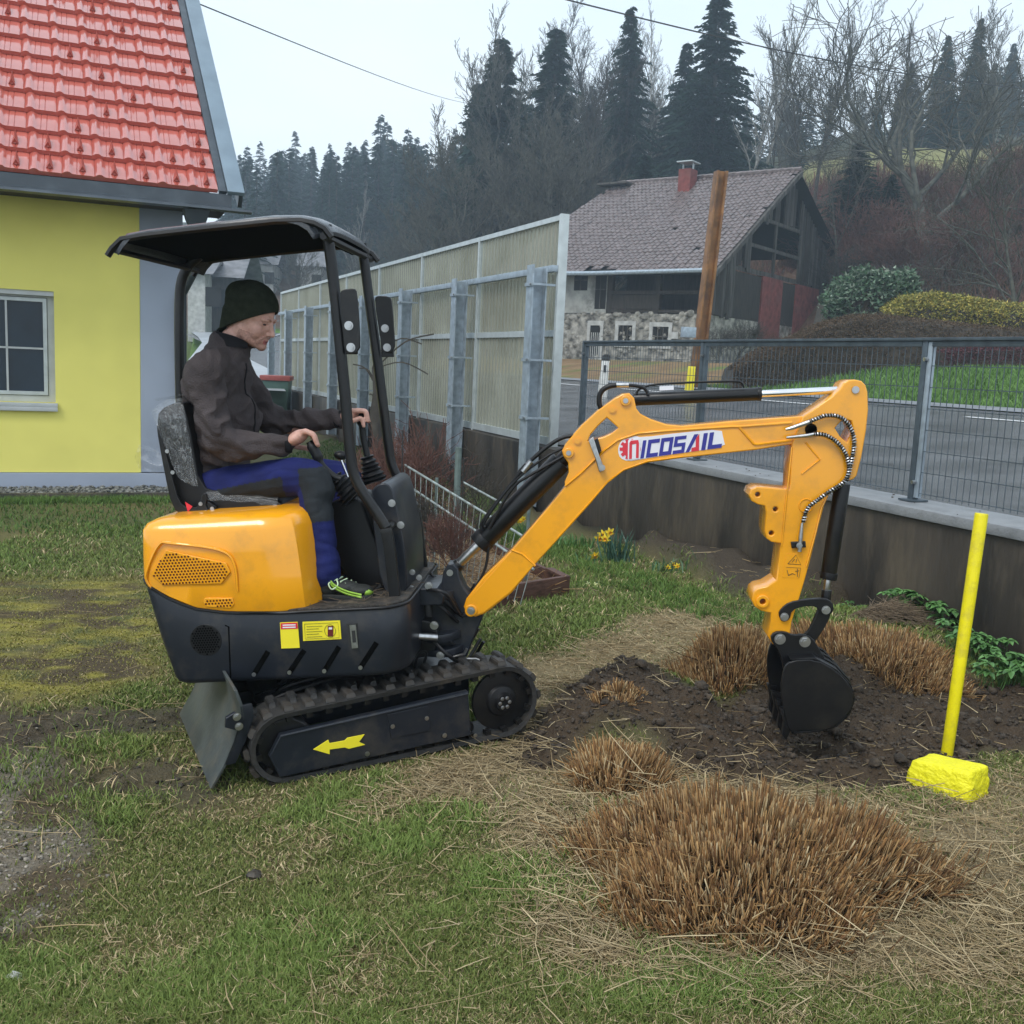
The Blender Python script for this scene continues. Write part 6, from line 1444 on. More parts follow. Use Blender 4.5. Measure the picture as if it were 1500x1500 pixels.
clump('grass_clump', (905, 1040), .10, .05, .1, 900, 'low strip of cut reed grass at the edge of the dug soil', .2, .02, 5, (.03, .06))
# grey-brown heap of dead grass in front of the wall
x = rng.normal(0, .13, 1700); y = rng.normal(0, .07, 1700); c = at_z(1298, 905, .22); z = float(gz(c.x, c.y))+.11*np.exp(-(x/.17)**2-(y/.12)**2); cc = mixc(1700, [(.20, .15, .10), (.13, .10, .07), (.28, .21, .14)])
o = stalks('dead_grass_heap', x+c.x, y+c.y, z, rng.uniform(.05, .16, 1700), rng.uniform(.001, .0018, 1700), rng.normal(.1, .8, 1700), rng.normal(-.1, .25, 1700), cc, 'grey brown heap of dead grass at the wall foot', 'grass heap')
# long stray stalks across clumps and soil
x, y = [], []
for (px, py, n_, s_) in ((1100, 990, 26, .16), (1250, 960, 30, .2), (1150, 1290, 60, .4), (1000, 1350, 70, .3), (1400, 1250, 120, .25), (1100, 1080, 24, .3), (900, 1180, 60, .2), (1350, 1400, 60, .3), (300, 1200, 26, .5), (120, 1150, 20, .3), (500, 1300, 20, .5)):
    c = at_z(px, py, .15); x += list(rng.normal(c.x, s_, n_)); y += list(rng.normal(c.y, s_*.6, n_))
x = np.array(x); y = np.array(y); n = len(x)
stalks('straw', x, y, gz(x, y)+rng.uniform(.005, .10, n)*(samp(K_straw, x, y) > .5)+.004, rng.uniform(.08, .22, n), rng.uniform(.0013, .0024, n), rng.uniform(0, 2*pi, n), rng.normal(.06, .2, n), mixc(n, DRY)*1.05, 'long pale stalks lying over the clumps and soil', 'straw')
# crumbs and stones
def lumps(name, K_, n, r0, r1, mat, label, cat, lift=.3, power=.8, thr=.4):
    x, y = scatter(n*9, power=power); k = rng.random(len(x)) < np.clip(samp(K_, x, y)-thr+.1, 0, 1)*1.2; x, y = x[k][:n], y[k][:n]; z = gz(x, y); n = len(x)
    r = r0+(r1-r0)*rng.random(n)**4
    ph = (1+sqrt(5))/2; I = np.array([(-1, ph, 0), (1, ph, 0), (-1, -ph, 0), (1, -ph, 0), (0, -1, ph), (0, 1, ph), (0, -1, -ph), (0, 1, -ph), (ph, 0, -1), (ph, 0, 1), (-ph, 0, -1), (-ph, 0, 1)])/1.9
    Fi = np.array([(0, 11, 5), (0, 5, 1), (0, 1, 7), (0, 7, 10), (0, 10, 11), (1, 5, 9), (5, 11, 4), (11, 10, 2), (10, 7, 6), (7, 1, 8), (3, 9, 4), (3, 4, 2), (3, 2, 6), (3, 6, 8), (3, 8, 9), (4, 9, 5), (2, 4, 11), (6, 2, 10), (8, 6, 7), (9, 8, 1)])
    V = I[None]*(1+rng.normal(0, .30, (n, 12, 1)))*r[:, None, None]*np.array([1, 1, .7]); t = rng.uniform(0, 6.3, n)[:, None]; X = V[:, :, 0]*np.cos(t)-V[:, :, 1]*np.sin(t); Y_ = V[:, :, 0]*np.sin(t)+V[:, :, 1]*np.cos(t)
    V = np.stack([X+x[:, None], Y_+y[:, None], V[:, :, 2]+(z+r*lift)[:, None]], -1).reshape(-1, 3); F = (Fi[None]+np.arange(n)[:, None, None]*12).reshape(-1, 3)
    me = colour_mesh(name, V, F, None, mat, smooth=False); return tag(link(name, me), label, cat, kind='stuff')
lumps('soil_crumbs', K_soil, 20000, .0012, .012, pm('dark_soil', (.058, .043, .030), .9, 0, .5, 30, .6, 120), 'crumbs and clods of dark freshly dug soil', 'soil')
lumps('soil_clods', K_soil, 650, .010, .034, pm('soil_clod', (.062, .045, .030), .9, 0, .5, 30, 1, 60), 'larger broken clods in the dug soil', 'soil', .15)
lumps('soil_crumbs', K_track, 3200, .0015, .012, pm('muddy_clods', (.050, .040, .029), .9, 0, .5, 30, .6, 120), 'muddy clods in the rut behind the blade', 'soil')
K_gp = K_grav*sst(fbm(MX*4.5, MY*4.5), .43, .56)
lumps('gravel', K_gp, 7500, .0012, .009, pm('pale_gravel', (.28, .245, .20), .7, 0, .6, 40, .4, 160), 'pale gravel showing through the worn lawn', 'gravel')
lumps('gravel', K_dirt, 1800, .0015, .009, pm('brown_gravel', (.17, .15, .12), .8, 0, .6, 40, .4, 160), 'scattered small stones in the bare earth', 'gravel')
for px, py, r, lab in ((372, 1288, .022, 'small dark clod lying alone on the near lawn'), (20, 1425, .02, 'small pale stone at the lower edge of the gravel')):
    p = at_z(px, py, .02); p.z = float(gz(p.x, p.y))+r*.5; mb = MB(); mb.ball(p, r, (1.1, .8, .7), 9, 6)
    for v in mb.v: v += Vector((random.uniform(-1, 1), random.uniform(-1, 1), random.uniform(-1, 1)))*r*.16
    tag(build('clod', mb, M['conc'] if r > .021 else M['whitewash'], None, 30, base=p), lab, 'clod')
# ------------------------------------------------------------------ leafy plants at the wall foot
leafm = pm('fresh_leaf', (.055, .16, .035), .5, 0, .3, 20, c2=(.10, .22, .06)); leafd = pm('daffodil_leaf', (.06, .14, .06), .5, 0, .2, 20); leafg = pm('blue_green_leaf', (.05, .12, .085), .5, 0, .2, 20)
def leaf_mesh(mb, c, d, up, L_, W_, fold=.25):
    s = d.cross(up).normalized(); n = s.cross(d).normalized()
    pr = [(0, .08), (.2, .75), (.45, 1), (.7, .75), (.9, .35), (1, 0)]; L = []; R = []; Cn = []
    for t, w in pr:
        b = c+d*(L_*t)-n*(.25*L_*t*t); zig = 1
        Cn.append(b); L.append(b+s*W_*w*.5+n*W_*fold*w); R.append(b-s*W_*w*.5+n*W_*fold*w)
    mb.add(Cn+L+R, [(i, i+1, 6+i+1, 6+i) for i in range(5)]+[(i, 12+i, 12+i+1, i+1) for i in range(5)])
def leafy_plant(px, py, rad, n, label, mat=None, h=.16, L_=.05):
    c = at_z(px, py, .16); c.z = float(gz(c.x, c.y)); root = empty('leafy_plant', c, label, 'plant', 'leafy plants along the wall foot')
    st = MB(); lf = MB()
    for k in range(n):
        a = random.uniform(0, 2*pi); r = rad*sqrt(random.random()); b = Vector((c.x+r*cos(a), c.y+r*sin(a)*.6, 0)); b.z = float(gz(b.x, b.y)); t = b+Vector((random.uniform(-.04, .04), random.uniform(-.05, .03), random.uniform(.5, 1)*h)); st.tube([b, (b+t)/2+Vector((.005, 0, .01)), t], [.002, .0018, .0014], 4)
        a0 = random.uniform(0, 6.3)
        for j in range(5):
            an = a0+(j-2)*.85; d = Vector((cos(an), sin(an), random.uniform(-.25, .25))).normalized(); leaf_mesh(lf, t, d, Vector((0, 0, 1)), L_*random.uniform(.7, 1.2), L_*.62)
    s = build('stem', st, mat or leafm, root, None); s['kind'] = 'stuff'; l = build('leaves', lf, mat or leafm, root, None); l['kind'] = 'stuff'
for i, q in enumerate([(1330, 905, .14, 30, 'leafy green plant by the wall, left of the yellow pole'), (1385, 925, .13, 26, 'leafy green plant directly behind the yellow pole'), (1430, 955, .17, 44, 'lush leafy green plant just right of the yellow pole'), (1480, 985, .16, 40, 'leafy green plant nearest the right edge of the garden'), (1247, 893, .10, 14, 'low leafy green plant behind the bucket arm')]): leafy_plant(q[0], q[1], q[2], q[3], q[4], h=.17 if i < 4 else .07, L_=.052 if i < 4 else .035)
x = rng.normal(1440, 45, 0)
# ------------------------------------------------------------------ daffodils
petal = pm('daffodil_petal', (.80, .62, .04), .5, 0, .1, 30); trumpet = pm('daffodil_trumpet', (.85, .42, .02), .5); pale = pm('primrose_petal', (.75, .76, .42), .5)
def daffodil(px, py, z, flowers, nl, label, hl=.22, fs=.03, pm_=petal, lm=leafd, sp=.07):
    c = at_z(px, py, z); c.z = float(gz(c.x, c.y)); root = empty('daffodil', c, label, 'flower', 'spring flowers along the wall'); lf = MB()
    for k in range(nl):
        b = c+Vector((random.gauss(0, sp), random.gauss(0, sp*.5), 0)); b.z = float(gz(b.x, b.y)); d = Vector((random.gauss(0, .25), random.gauss(0, .25), 1)).normalized(); L_ = hl*random.uniform(.7, 1.1); s = Vector((cos(k), sin(k), 0))*.0055; q = b+d*L_*.6; t = b+d*L_+Vector((random.gauss(0, .02), 0, -.01))
        lf.add([b-s, b+s, q+s, q-s, t], [(0, 1, 2, 3), (3, 2, 4)])
    l = build('leaves', lf, lm, root, None); l['kind'] = 'stuff'
    for (fx, fy) in flowers:
        p = at_y(fx, fy, c.y+random.uniform(-.05, .05)); face = Vector((random.uniform(-.5, .5), -1, random.uniform(-.4, .1))).normalized(); st = MB(); st.tube([Vector((c.x+(p.x-c.x)*.3, p.y, c.z)), p+Vector((0, 0, -.02)), p-face*.012], .003, 5); build('stem', st, lm, root, None)
        a = face.orthogonal().normalized(); b = face.cross(a); fl = MB()
        for j in range(6): an = j*pi/3; d = (a*cos(an)+b*sin(an)+face*.15).normalized(); leaf_mesh(fl, p, d, face, fs*random.uniform(.9, 1.15), fs*.62, .1)
        f = build('petals', fl, pm_, root, None); mb = MB(); mb.tube([p, p+face*fs*.4, p+face*fs*.62], [fs*.16, fs*.24, fs*.36], 10, caps=False); build('trumpet', mb, trumpet if pm_ is petal else pm_, f, 60)
daffodil(903, 822, .06, [(883, 783), (893, 780), (878, 788), (887, 789)], 60, 'tall yellow daffodils with blue green leaves beside the boom', .30, .042, petal, leafg, .06)
daffodil(872, 824, .06, [(871, 814)], 10, 'single low yellow daffodil in the grass below the tall ones', .10, .040)
daffodil(985, 840, .06, [(985, 827), (992, 829), (979, 831)], 24, 'small yellow daffodils at the foot of the concrete wall', .14, .024)
daffodil(860, 862, .06, [(861, 856), (866, 859), (872, 857), (878, 859)], 8, 'low pale primroses in the lawn right of the raised bed', .05, .022, pale)
daffodil(770, 790, .06, [(766, 760), (762, 763), (757, 761)], 20, 'yellow daffodils glimpsed behind the black boom cylinder', .22, .030)
daffodil(845, 800, .06, [], 70, 'tuft of bright green daffodil leaves without flowers right of the boom', .14, .03, petal, leafm, .09)
# ------------------------------------------------------------------ raised bed with plank edging and wire fence
plank = pm('wet_plank', (.10, .042, .028), .6, 0, .4, 6, .3, 40, stretch=(3, 3, 12), dirt=(.06, .05, .04, .7), ds=6)
def bed():
    c = at_z(831, 872, .07); a = at_z(620, 762, .05); b = at_z(700, 893, .08); l = at_z(580, 830, .06)
    root = empty('raised_bed', c, 'low raised garden bed edged with wet red brown planks behind the boom', 'garden bed')
    def board(p, q, h0, h1, th, nm='plank'):
        d = (q-p); d.z = 0; L_ = d.length; f = Fr((p.x, p.y, 0), math.degrees(atan2(d.y, d.x))); mb = MB(); mb.box(f, 0, L_, -th/2, th/2, h0, h1); return build(nm, mb, plank, root, 30, .004)
    z = float(gz(c.x, c.y)); board(c, b, z-.03, z+.13, .035); board(c+(b-c).normalized()*.02, a, z-.03, z+.11, .03); board(b, l, z-.05, z+.09, .03)
    board(c+Vector((-.02, -.02, 0)), c+(a-c).normalized()*.25+Vector((-.03, 0, 0)), z+.112, z+.132, .06)
    mb = MB(); mb.add([Vector((p.x, p.y, z+.03)) for p in (c, b, l, a)], [(0, 1, 2, 3)]); build('bed_soil', mb, pm('bed_litter', (.22, .15, .09), .95, 0, .6, 30, 1, 60, dirt=(.06, .04, .03, .8), ds=12), root, None)
    n = 900; r1, r2 = rng.random(n), rng.random(n); P = np.array(c)[None]*(1-r1)[:, None]*1+np.array(a)[None]*r1[:, None]; Q_ = np.array(b)[None]*(1-r1)[:, None]+np.array(l)[None]*r1[:, None]; p = P*(1-r2)[:, None]+Q_*r2[:, None]
    o = stalks('straw', p[:, 0], p[:, 1], np.full(n, z+.04), rng.uniform(.05, .22, n), rng.uniform(.0012, .003, n), rng.uniform(0, 6.3, n), rng.normal(.25, .35, n), mixc(n, DRY+RUST), 'dry stalks and litter lying in the raised bed', 'litter')
    # wire fence
    fr = empty('garden_fence', at_z(668, 778, .05), 'low weathered garden fence of pale rods and wires standing in the bed', 'fence'); gw = pm('weathered_rod', (.30, .34, .33), .6, .2, .3, 20)
    def zat(px, py, ax, ay): return at_y(px, py, at_z(ax, ay, .06).y)
    A, B2 = at_y(593, 681, 7.6), at_y(714, 754, 6.7); A2, B3 = at_y(597, 711, 7.6), at_y(702, 781, 6.7)
    for p, q in ((A, A+(B2-A)*1.55), (A2, A2+(B3-A2)*1.62), (at_y(678, 706, 8.0), at_y(742, 741, 7.4))): mb = MB(); mb.tube([p, q], .0085, 6); build('rail', mb, gw, fr, None)
    for k in range(22):
        t = k/21*1.5; p = A+(B2-A)*t; q = A2+(B3-A2)*t; mb = MB(); mb.tube([p, Vector((q.x, q.y, .12+.0*t))], .0035, 4); build('wire', mb, gw, fr, None)
    post = pm('grey_green_post', (.12, .16, .15), .6, 0, .3, 12)
    for px, y0, y1, d in ((672, 655, 790, 7.3), (775, 738, 806, 7.0), (640, 700, 760, 7.6)):
        p, q = at_y(px, y0, d), at_y(px-4, y1, d); mb = MB(); mb.tube([p, Vector((p.x, q.y, min(q.z, .1)))], .024 if px == 672 else .012, 8); build('post', mb, post, fr, 40)
    for px, y0 in ((679, 740), (590, 700)): p = at_y(px, y0-70, 7.0); mb = MB(); mb.tube([p, Vector((p.x+.01, p.y, .08))], .005, 5); build('stake', mb, M['ink'], fr, None)
bed()
# ------------------------------------------------------------------ trees
bark = pm('grey_bark', (.052, .046, .038), .9, 0, .35, 8, .3, 20); barkp = pm('pale_birch_bark', (.24, .235, .21), .8, 0, .3, 6, .2, 20, dirt=(.08, .07, .06, .8), ds=8); barkr = pm('reddish_twig', (.13, .060, .045), .9, 0, .3, 6)
barkl = pm('lichen_bark', (.085, .083, .066), .9, 0, .4, 6, .3, 20)
needle = attr_mat('spruce_needles', .8, 0, 0, .2)
def tube3(V, F, P, R_, k=3):
    b0 = len(V); n = len(P)
    for i in range(n):
        t = P[min(i+1, n-1)]-P[max(i-1, 0)]; t = t/(np.linalg.norm(t)+1e-9); a = np.cross(t, (.3, .5, .81)); a /= np.linalg.norm(a)+1e-9; b = np.cross(t, a)
        for j in range(k): A = 2*pi*j/k; V.append(P[i]+(a*cos(A)+b*sin(A))*R_[i])
    for i in range(n-1):
        for j in range(k): j2 = (j+1) % k; F.append((b0+i*k+j, b0+i*k+j2, b0+(i+1)*k+j2, b0+(i+1)*k+j))
def bare_tree(seed, H_=10, spread=.55, levels=4, trunk_r=.16, twig=.012, start=.25, up=.35, nb=(9, 6, 5, 4), gnarl=.12, fork=False):
    r = random.Random(seed); TV, TF, BV, BF = [], [], [], []
    def grow(p, d, L_, rad, lev):
        n = 6 if lev < 2 else 4; P = [p]; dd = d; g = gnarl*(1+lev*.4)
        for i in range(n):
            dd = dd+np.array([r.gauss(0, g), r.gauss(0, g), r.gauss(0, g)+(.06 if lev else 0)]); dd /= np.linalg.norm(dd); P.append(P[-1]+dd*L_/n)
        e = max(twig, rad*(.35 if lev else .18)); R_ = [rad+(e-rad)*i/n for i in range(n+1)]
        tube3(TV if lev == 0 else BV, TF if lev == 0 else BF, P, R_, 7 if lev == 0 else (5 if lev == 1 else 3))
        if lev >= levels: return
        m = nb[min(lev, len(nb)-1)]
        for k in range(m):
            t = start+(1-start)*(k+r.random())/m if lev == 0 else .2+.8*(k+r.random())/m
            q = t*n; i = min(int(q), n-1); p0 = P[i]+(P[i+1]-P[i])*(q-i); ax = P[i+1]-P[i]; ax = ax/np.linalg.norm(ax)
            s = np.cross(ax, (r.gauss(0, 1), r.gauss(0, 1), r.gauss(0, 1))); s /= np.linalg.norm(s)+1e-9
            an = r.uniform(.45, 1.0)*(1 if lev else 1.1); nd = ax*cos(an)+s*sin(an)+np.array([0, 0, up*.5]); nd /= np.linalg.norm(nd)
            L2 = L_*(spread*(1.15-.75*t if lev == 0 else 1-.4*t))*r.uniform(.7, 1.15); grow(p0, nd, L2, max(twig, R_[i]*.55), lev+1)
    grow(np.array([0, 0, -.3]), np.array([0, 0, 1.]), H_, trunk_r, 0)
    return TV, TF, BV, BF
def mk(name, V, F, mat):
    me = bpy.data.meshes.new(name); me.from_pydata([tuple(v) for v in V], [], F); me.materials.append(mat); me.polygons.foreach_set('use_smooth', [True]*len(me.polygons)); return me
TREES = {}
def proto_bare(key, mat, **k):
    tv, tf, bv, bf = bare_tree(**k); zz = np.array([v[2] for v in bv]); TREES[key] = (mk('trunk', tv, tf, mat), mk('crown', bv, bf, mat), float(zz.max()))
proto_bare('tall', bark, seed=3, H_=12, spread=.42, levels=3, trunk_r=.13, nb=(22, 10, 7), up=.6, twig=.008, gnarl=.09)
proto_bare('tall2', bark, seed=8, H_=12, spread=.40, levels=3, trunk_r=.14, nb=(22, 10, 7), up=.7, twig=.008, gnarl=.07)
proto_bare('birch', barkp, seed=5, H_=12, spread=.33, levels=3, trunk_r=.12, nb=(22, 10, 7), up=.7, gnarl=.06, twig=.008)
proto_bare('orchard', barkl, seed=12, H_=6, spread=.85, levels=3, trunk_r=.17, nb=(10, 8, 8), start=.22, up=.45, gnarl=.15, twig=.009)
proto_bare('orchard2', barkl, seed=21, H_=6, spread=.8, levels=3, trunk_r=.10, nb=(9, 8, 7), start=.3, up=.3, gnarl=.16, twig=.007)
proto_bare('bushy', barkl, seed=31, H_=8, spread=.48, levels=3, trunk_r=.09, nb=(26, 13, 9), start=.08, up=.9, gnarl=.07, twig=.007)
proto_bare('shrub', barkr, seed=33, H_=3.2, spread=.85, levels=3, trunk_r=.05, nb=(14, 9, 6), start=.03, up=.8, gnarl=.12, twig=.010)
proto_bare('shrubg', bark, seed=35, H_=3.2, spread=.85, levels=3, trunk_r=.05, nb=(14, 9, 6), start=.03, up=.7, gnarl=.14, twig=.010)
def spruce(seed, H_=16, R0=3.0, dens=1.0, droop=.35):
    r = np.random.default_rng(seed); V, F, C = [], [], []; TV, TF = [], []
    tube3(TV, TF, [np.array([0, 0, -.5]), np.array([0, 0, H_*.5]), np.array([0, 0, H_])], [.22, .12, .015], 6)
    z = H_*.05
    while z < H_*.985:
        f = z/H_; rad = R0*(1-f)**.85*(.8+.35*r.random())+.10; nb = max(4, int((7+5*(1-f))*dens))
        for b in range(nb):
            a = r.uniform(0, 2*pi); L_ = rad*r.uniform(.5, 1.18); d = np.array([cos(a), sin(a), 0]); s = np.array([-sin(a), cos(a), 0]); m = max(3, int(L_/.22)); jz = r.uniform(-.3, .3); dr_ = droop*r.uniform(.5, 1.6)
            for k in range(m):
                t = (k+.7)/m; zz = z+jz-dr_*L_*t*t+.10*L_*t; p = d*L_*t+np.array([0, 0, zz]); w = .40*(1-.45*t)*(.5+.5*L_/R0)+.12
                for sd in (-1, 1):
                    for q in range(2):
                        ang = r.uniform(.35, 1.1); dr = d*cos(ang)+s*sd*sin(ang); l = w*r.uniform(.8, 1.4); tip = p+dr*l+np.array([0, 0, -l*r.uniform(.25, .75)]); wd = np.array([0, 0, 1])*.075+d*.06
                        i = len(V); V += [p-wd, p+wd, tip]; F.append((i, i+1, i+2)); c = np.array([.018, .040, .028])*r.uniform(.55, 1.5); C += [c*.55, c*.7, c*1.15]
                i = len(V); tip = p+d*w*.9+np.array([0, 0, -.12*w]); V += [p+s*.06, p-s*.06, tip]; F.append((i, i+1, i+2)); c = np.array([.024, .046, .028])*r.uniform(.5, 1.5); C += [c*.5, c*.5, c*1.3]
        z += (.24+.16*(1-f))*r.uniform(.7, 1.3)/dens**.5
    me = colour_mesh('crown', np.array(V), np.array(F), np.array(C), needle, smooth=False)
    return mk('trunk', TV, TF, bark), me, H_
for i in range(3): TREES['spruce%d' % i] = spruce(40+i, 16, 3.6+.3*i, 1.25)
for i in range(3): TREES['farspruce%d' % i] = spruce(60+i, 16, 3.2+.2*i, .55)
print('tris', {k: (len(v[1].polygons)) for k, v in TREES.items()})
def plant(kind, px, ytop, dist, label, group, name=None, cat='tree', wide=1.0, base=None, crown=True, lean=0):
    b = at_y(px, 400, dist); z = float(land(b.x, b.y)) if base is None else base; top = at_y(px, ytop, dist).z; tr, cr, H_ = TREES[kind]; s = max(.15, (top-z)/H_)
    r = empty(name or ('spruce_tree' if 'spruce' in kind else 'bare_tree'), (b.x, b.y, z), label, cat, group); r.scale = (s*wide, s*wide, s); r.rotation_euler = (random.uniform(-.02, .02)+lean*.0, lean, random.uniform(0, 6.3))
    for nm, me in (('trunk', tr), ('crown', cr)):
        o = bpy.data.objects.new(nm, me); COL.objects.link(o); o.parent = r
        if nm == 'crown': o['kind'] = 'stuff'
    return r
gs, gb, gh = 'tall spruces behind the farmhouse', 'bare trees behind the farmhouse', 'spruces of the hazy forest on the hill'
for q in [(722, 52, 74, 1.0, 'spruce with its tip alone against the sky, left of a darker spruce'), (795, 40, 76, 1.05, 'dark spruce standing close right of a paler spruce above the barrier'), (908, 8, 78, .75, 'narrow spruce left of the tallest spruce behind the farmhouse chimney'),
          (1030, -30, 74, 1.05, 'tallest and darkest spruce, rising right behind the farmhouse chimney'), (985, 60, 80, 1.0, 'spruce half hidden against the left side of the tallest spruce'), (695, 120, 80, 1.0, 'shorter spruce at the left edge of the near woodland'),
          (850, 150, 82, 1.1, 'spruce low among grey bare branches left of the farmhouse'), (1356, 48, 95, .8, 'left one of two slim spruces above the meadow'), (1398, 24, 95, .8, 'right one of two slim spruces above the meadow'),
          (1305, 90, 110, .9, 'hazy spruce left of the two slim spruces above the meadow'), (1450, 60, 125, .9, 'faint spruce on the misty slope right of the two slim spruces'), (1488, 45, 130, .9, 'faint spruce at the right edge of the misty slope'), (1425, 90, 120, .9, 'faint short spruce between the slim pair and the misty slope'), (760, 150, 86, 1.2, 'spruce in the dip between the two leading spruces')]:
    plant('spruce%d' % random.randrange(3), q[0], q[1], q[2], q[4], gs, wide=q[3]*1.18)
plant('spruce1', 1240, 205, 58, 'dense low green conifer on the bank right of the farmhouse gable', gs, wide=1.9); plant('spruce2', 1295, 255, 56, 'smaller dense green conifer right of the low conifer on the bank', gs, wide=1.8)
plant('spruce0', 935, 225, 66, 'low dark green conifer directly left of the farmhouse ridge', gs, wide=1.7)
random.seed(11); n = 0
for k in range(284):       # far forested hill on the left and behind
    px = random.uniform(330, 720) if k % 3 else random.uniform(560, 1480); d = random.uniform(100, 200) if k % 3 else random.uniform(92, 150)
    sky_y = np.interp(px, [330, 345, 430, 500, 560, 600, 640, 700, 800, 1000, 1250, 1400, 1500], [235, 225, 212, 220, 195, 205, 225, 150, 110, 130, 115, 90, 60]); 
    b = at_y(px, 400, d); z = float(land(b.x, b.y)); H_ = random.uniform(13, 20); t = Vector((b.x, b.y, z+H_))-Vector((0, 0, CAMZ)); q = RM.transposed() @ t; ty = 750+q.y/q.z*1500
    if ty < sky_y: ty = sky_y+random.uniform(0, 45)
    plant('farspruce%d' % random.randrange(3), px, ty, d, 'one of many hazy blue green spruces covering the far hillside', gh, wide=random.uniform(.9, 1.25)); n += 1
for px, ty, d in ((362, 213, 170), (380, 207, 175), (398, 225, 165), (430, 192, 165), (455, 214, 160), (480, 210, 170), (505, 205, 175), (531, 205, 160), (552, 168, 150), (563, 176, 158), (590, 186, 150), (606, 200, 160), (640, 200, 170), (660, 188, 165), (618, 208, 150)): plant('farspruce%d' % random.randrange(3), px, ty, d, 'hazy spruce whose tip breaks the skyline of the left hill', 'spruces along the left skyline', wide=random.uniform(1.0, 1.3)); 
BT = [('tall', 1185, -40, 66, 'tall dark bare tree directly behind the farmhouse gable', .85), ('birch', 1105, -70, 74, 'pale trunked birch between the tallest spruce and the gable', .8), ('tall2', 1165, 30, 70, 'thin bare tree leaning beside the dark tree behind the gable', .8), ('birch', 950, -20, 84, 'bare birch between the two spruces left of the chimney', .8), ('tall2', 865, 60, 84, 'bare tree with fine grey crown right of the dark spruce', 1.0),
      ('tall', 1010, 90, 80, 'bare tree in front of the tallest spruce', .8), ('bushy', 700, 165, 62, 'grey twiggy bare tree behind the barrier, leftmost of its row', 1.3), ('bushy', 745, 120, 64, 'grey twiggy bare tree below the dark spruce, behind the barrier', 1.3), ('bushy', 800, 135, 60, 'wide grey twiggy bare tree behind the high end of the barrier', 1.35), ('bushy', 850, 175, 60, 'grey twiggy bare tree between barrier and farmhouse roof', 1.2), ('bushy', 655, 250, 66, 'brownish twiggy bare tree at the left end of the grey row', 1.3),
      ('tall2', 828, 95, 70, 'slender bare tree rising above the grey twiggy trees', .9), ('tall', 890, 130, 72, 'slim bare tree left of the farmhouse ridge', .9), ('orchard', 1370, -60, 50, 'large gnarled lichen grey fruit tree on the bank above the hedge', 1.35), ('orchard2', 1520, 150, 32, 'gnarled fruit tree reaching in from the right edge', 1.1), ('orchard2', 1235, 180, 52, 'crooked bare tree on the bank beside the low conifer', 1.0), ('tall', 1290, 20, 84, 'bare tree on the skyline left of the slim spruces', .8), ('tall2', 1120, 120, 82, 'faint bare tree left of the birch', .8), ('tall', 1470, 150, 62, 'leaning bare tree near the right edge of the hill', .8),
      ('bushy', 590, 300, 80, 'brown grey twiggy tree above the middle of the barrier', 1.2), ('bushy', 520, 330, 85, 'brown grey twiggy tree behind the canopy legs', 1.2), ('birch', 515, 265, 95, 'pale bare birch standing out of the left woods', .8), ('bushy', 430, 330, 85, 'twiggy bare tree seen under the canopy roof', 1.2), ('bushy', 340, 350, 88, 'twiggy bare tree left of the beanie, under the canopy', 1.1)]
for k_, px, yt, d, lab, w in BT: plant(k_, px, yt, d, lab, gb, wide=w)
for i in range(34): px = random.uniform(930, 1530) if i % 4 else random.uniform(720, 930); plant(random.choice(['tall', 'tall2', 'birch', 'bushy']), px, random.uniform(-20, 150), random.uniform(66, 100), 'one of the many slender bare trees on the wooded slope', 'slender bare trees on the wooded slope', wide=random.uniform(.8, 1.1))
for i in range(36): px = random.choice([random.uniform(560, 860), random.uniform(1190, 1540), random.uniform(1190, 1540)]); d = random.uniform(44, 60) if px > 1000 else random.uniform(56, 72); b = at_y(px, 400, d); z = float(land(b.x, b.y)); hh = random.uniform(2.5, 5); t = Vector((b.x, b.y, z+hh))-Vector((0, 0, CAMZ)); q = RM.transposed() @ t; plant('shrub' if random.random() < .6 else 'shrubg', px, 750+q.y/q.z*1500, d, 'one of many bare reddish brown bushes covering the bank', 'bare bushes on the bank', 'bare_bush', 'bush', wide=random.uniform(1, 1.5))
for i, (px, yt, d, k_, lab) in enumerate([(1085, 462, 35, 'shrubg', 'tangled bare bush growing against the farmhouse gable'), (1150, 478, 34, 'shrub', 'bare bush right of the tangle at the farmhouse gable'), (1062, 470, 37, 'shrubg', 'thin bare climber at the corner below the farmhouse gable')]): plant(k_, px, yt, d, lab, 'bare bushes at the farmhouse', 'bare_bush', 'bush', wide=1.1)
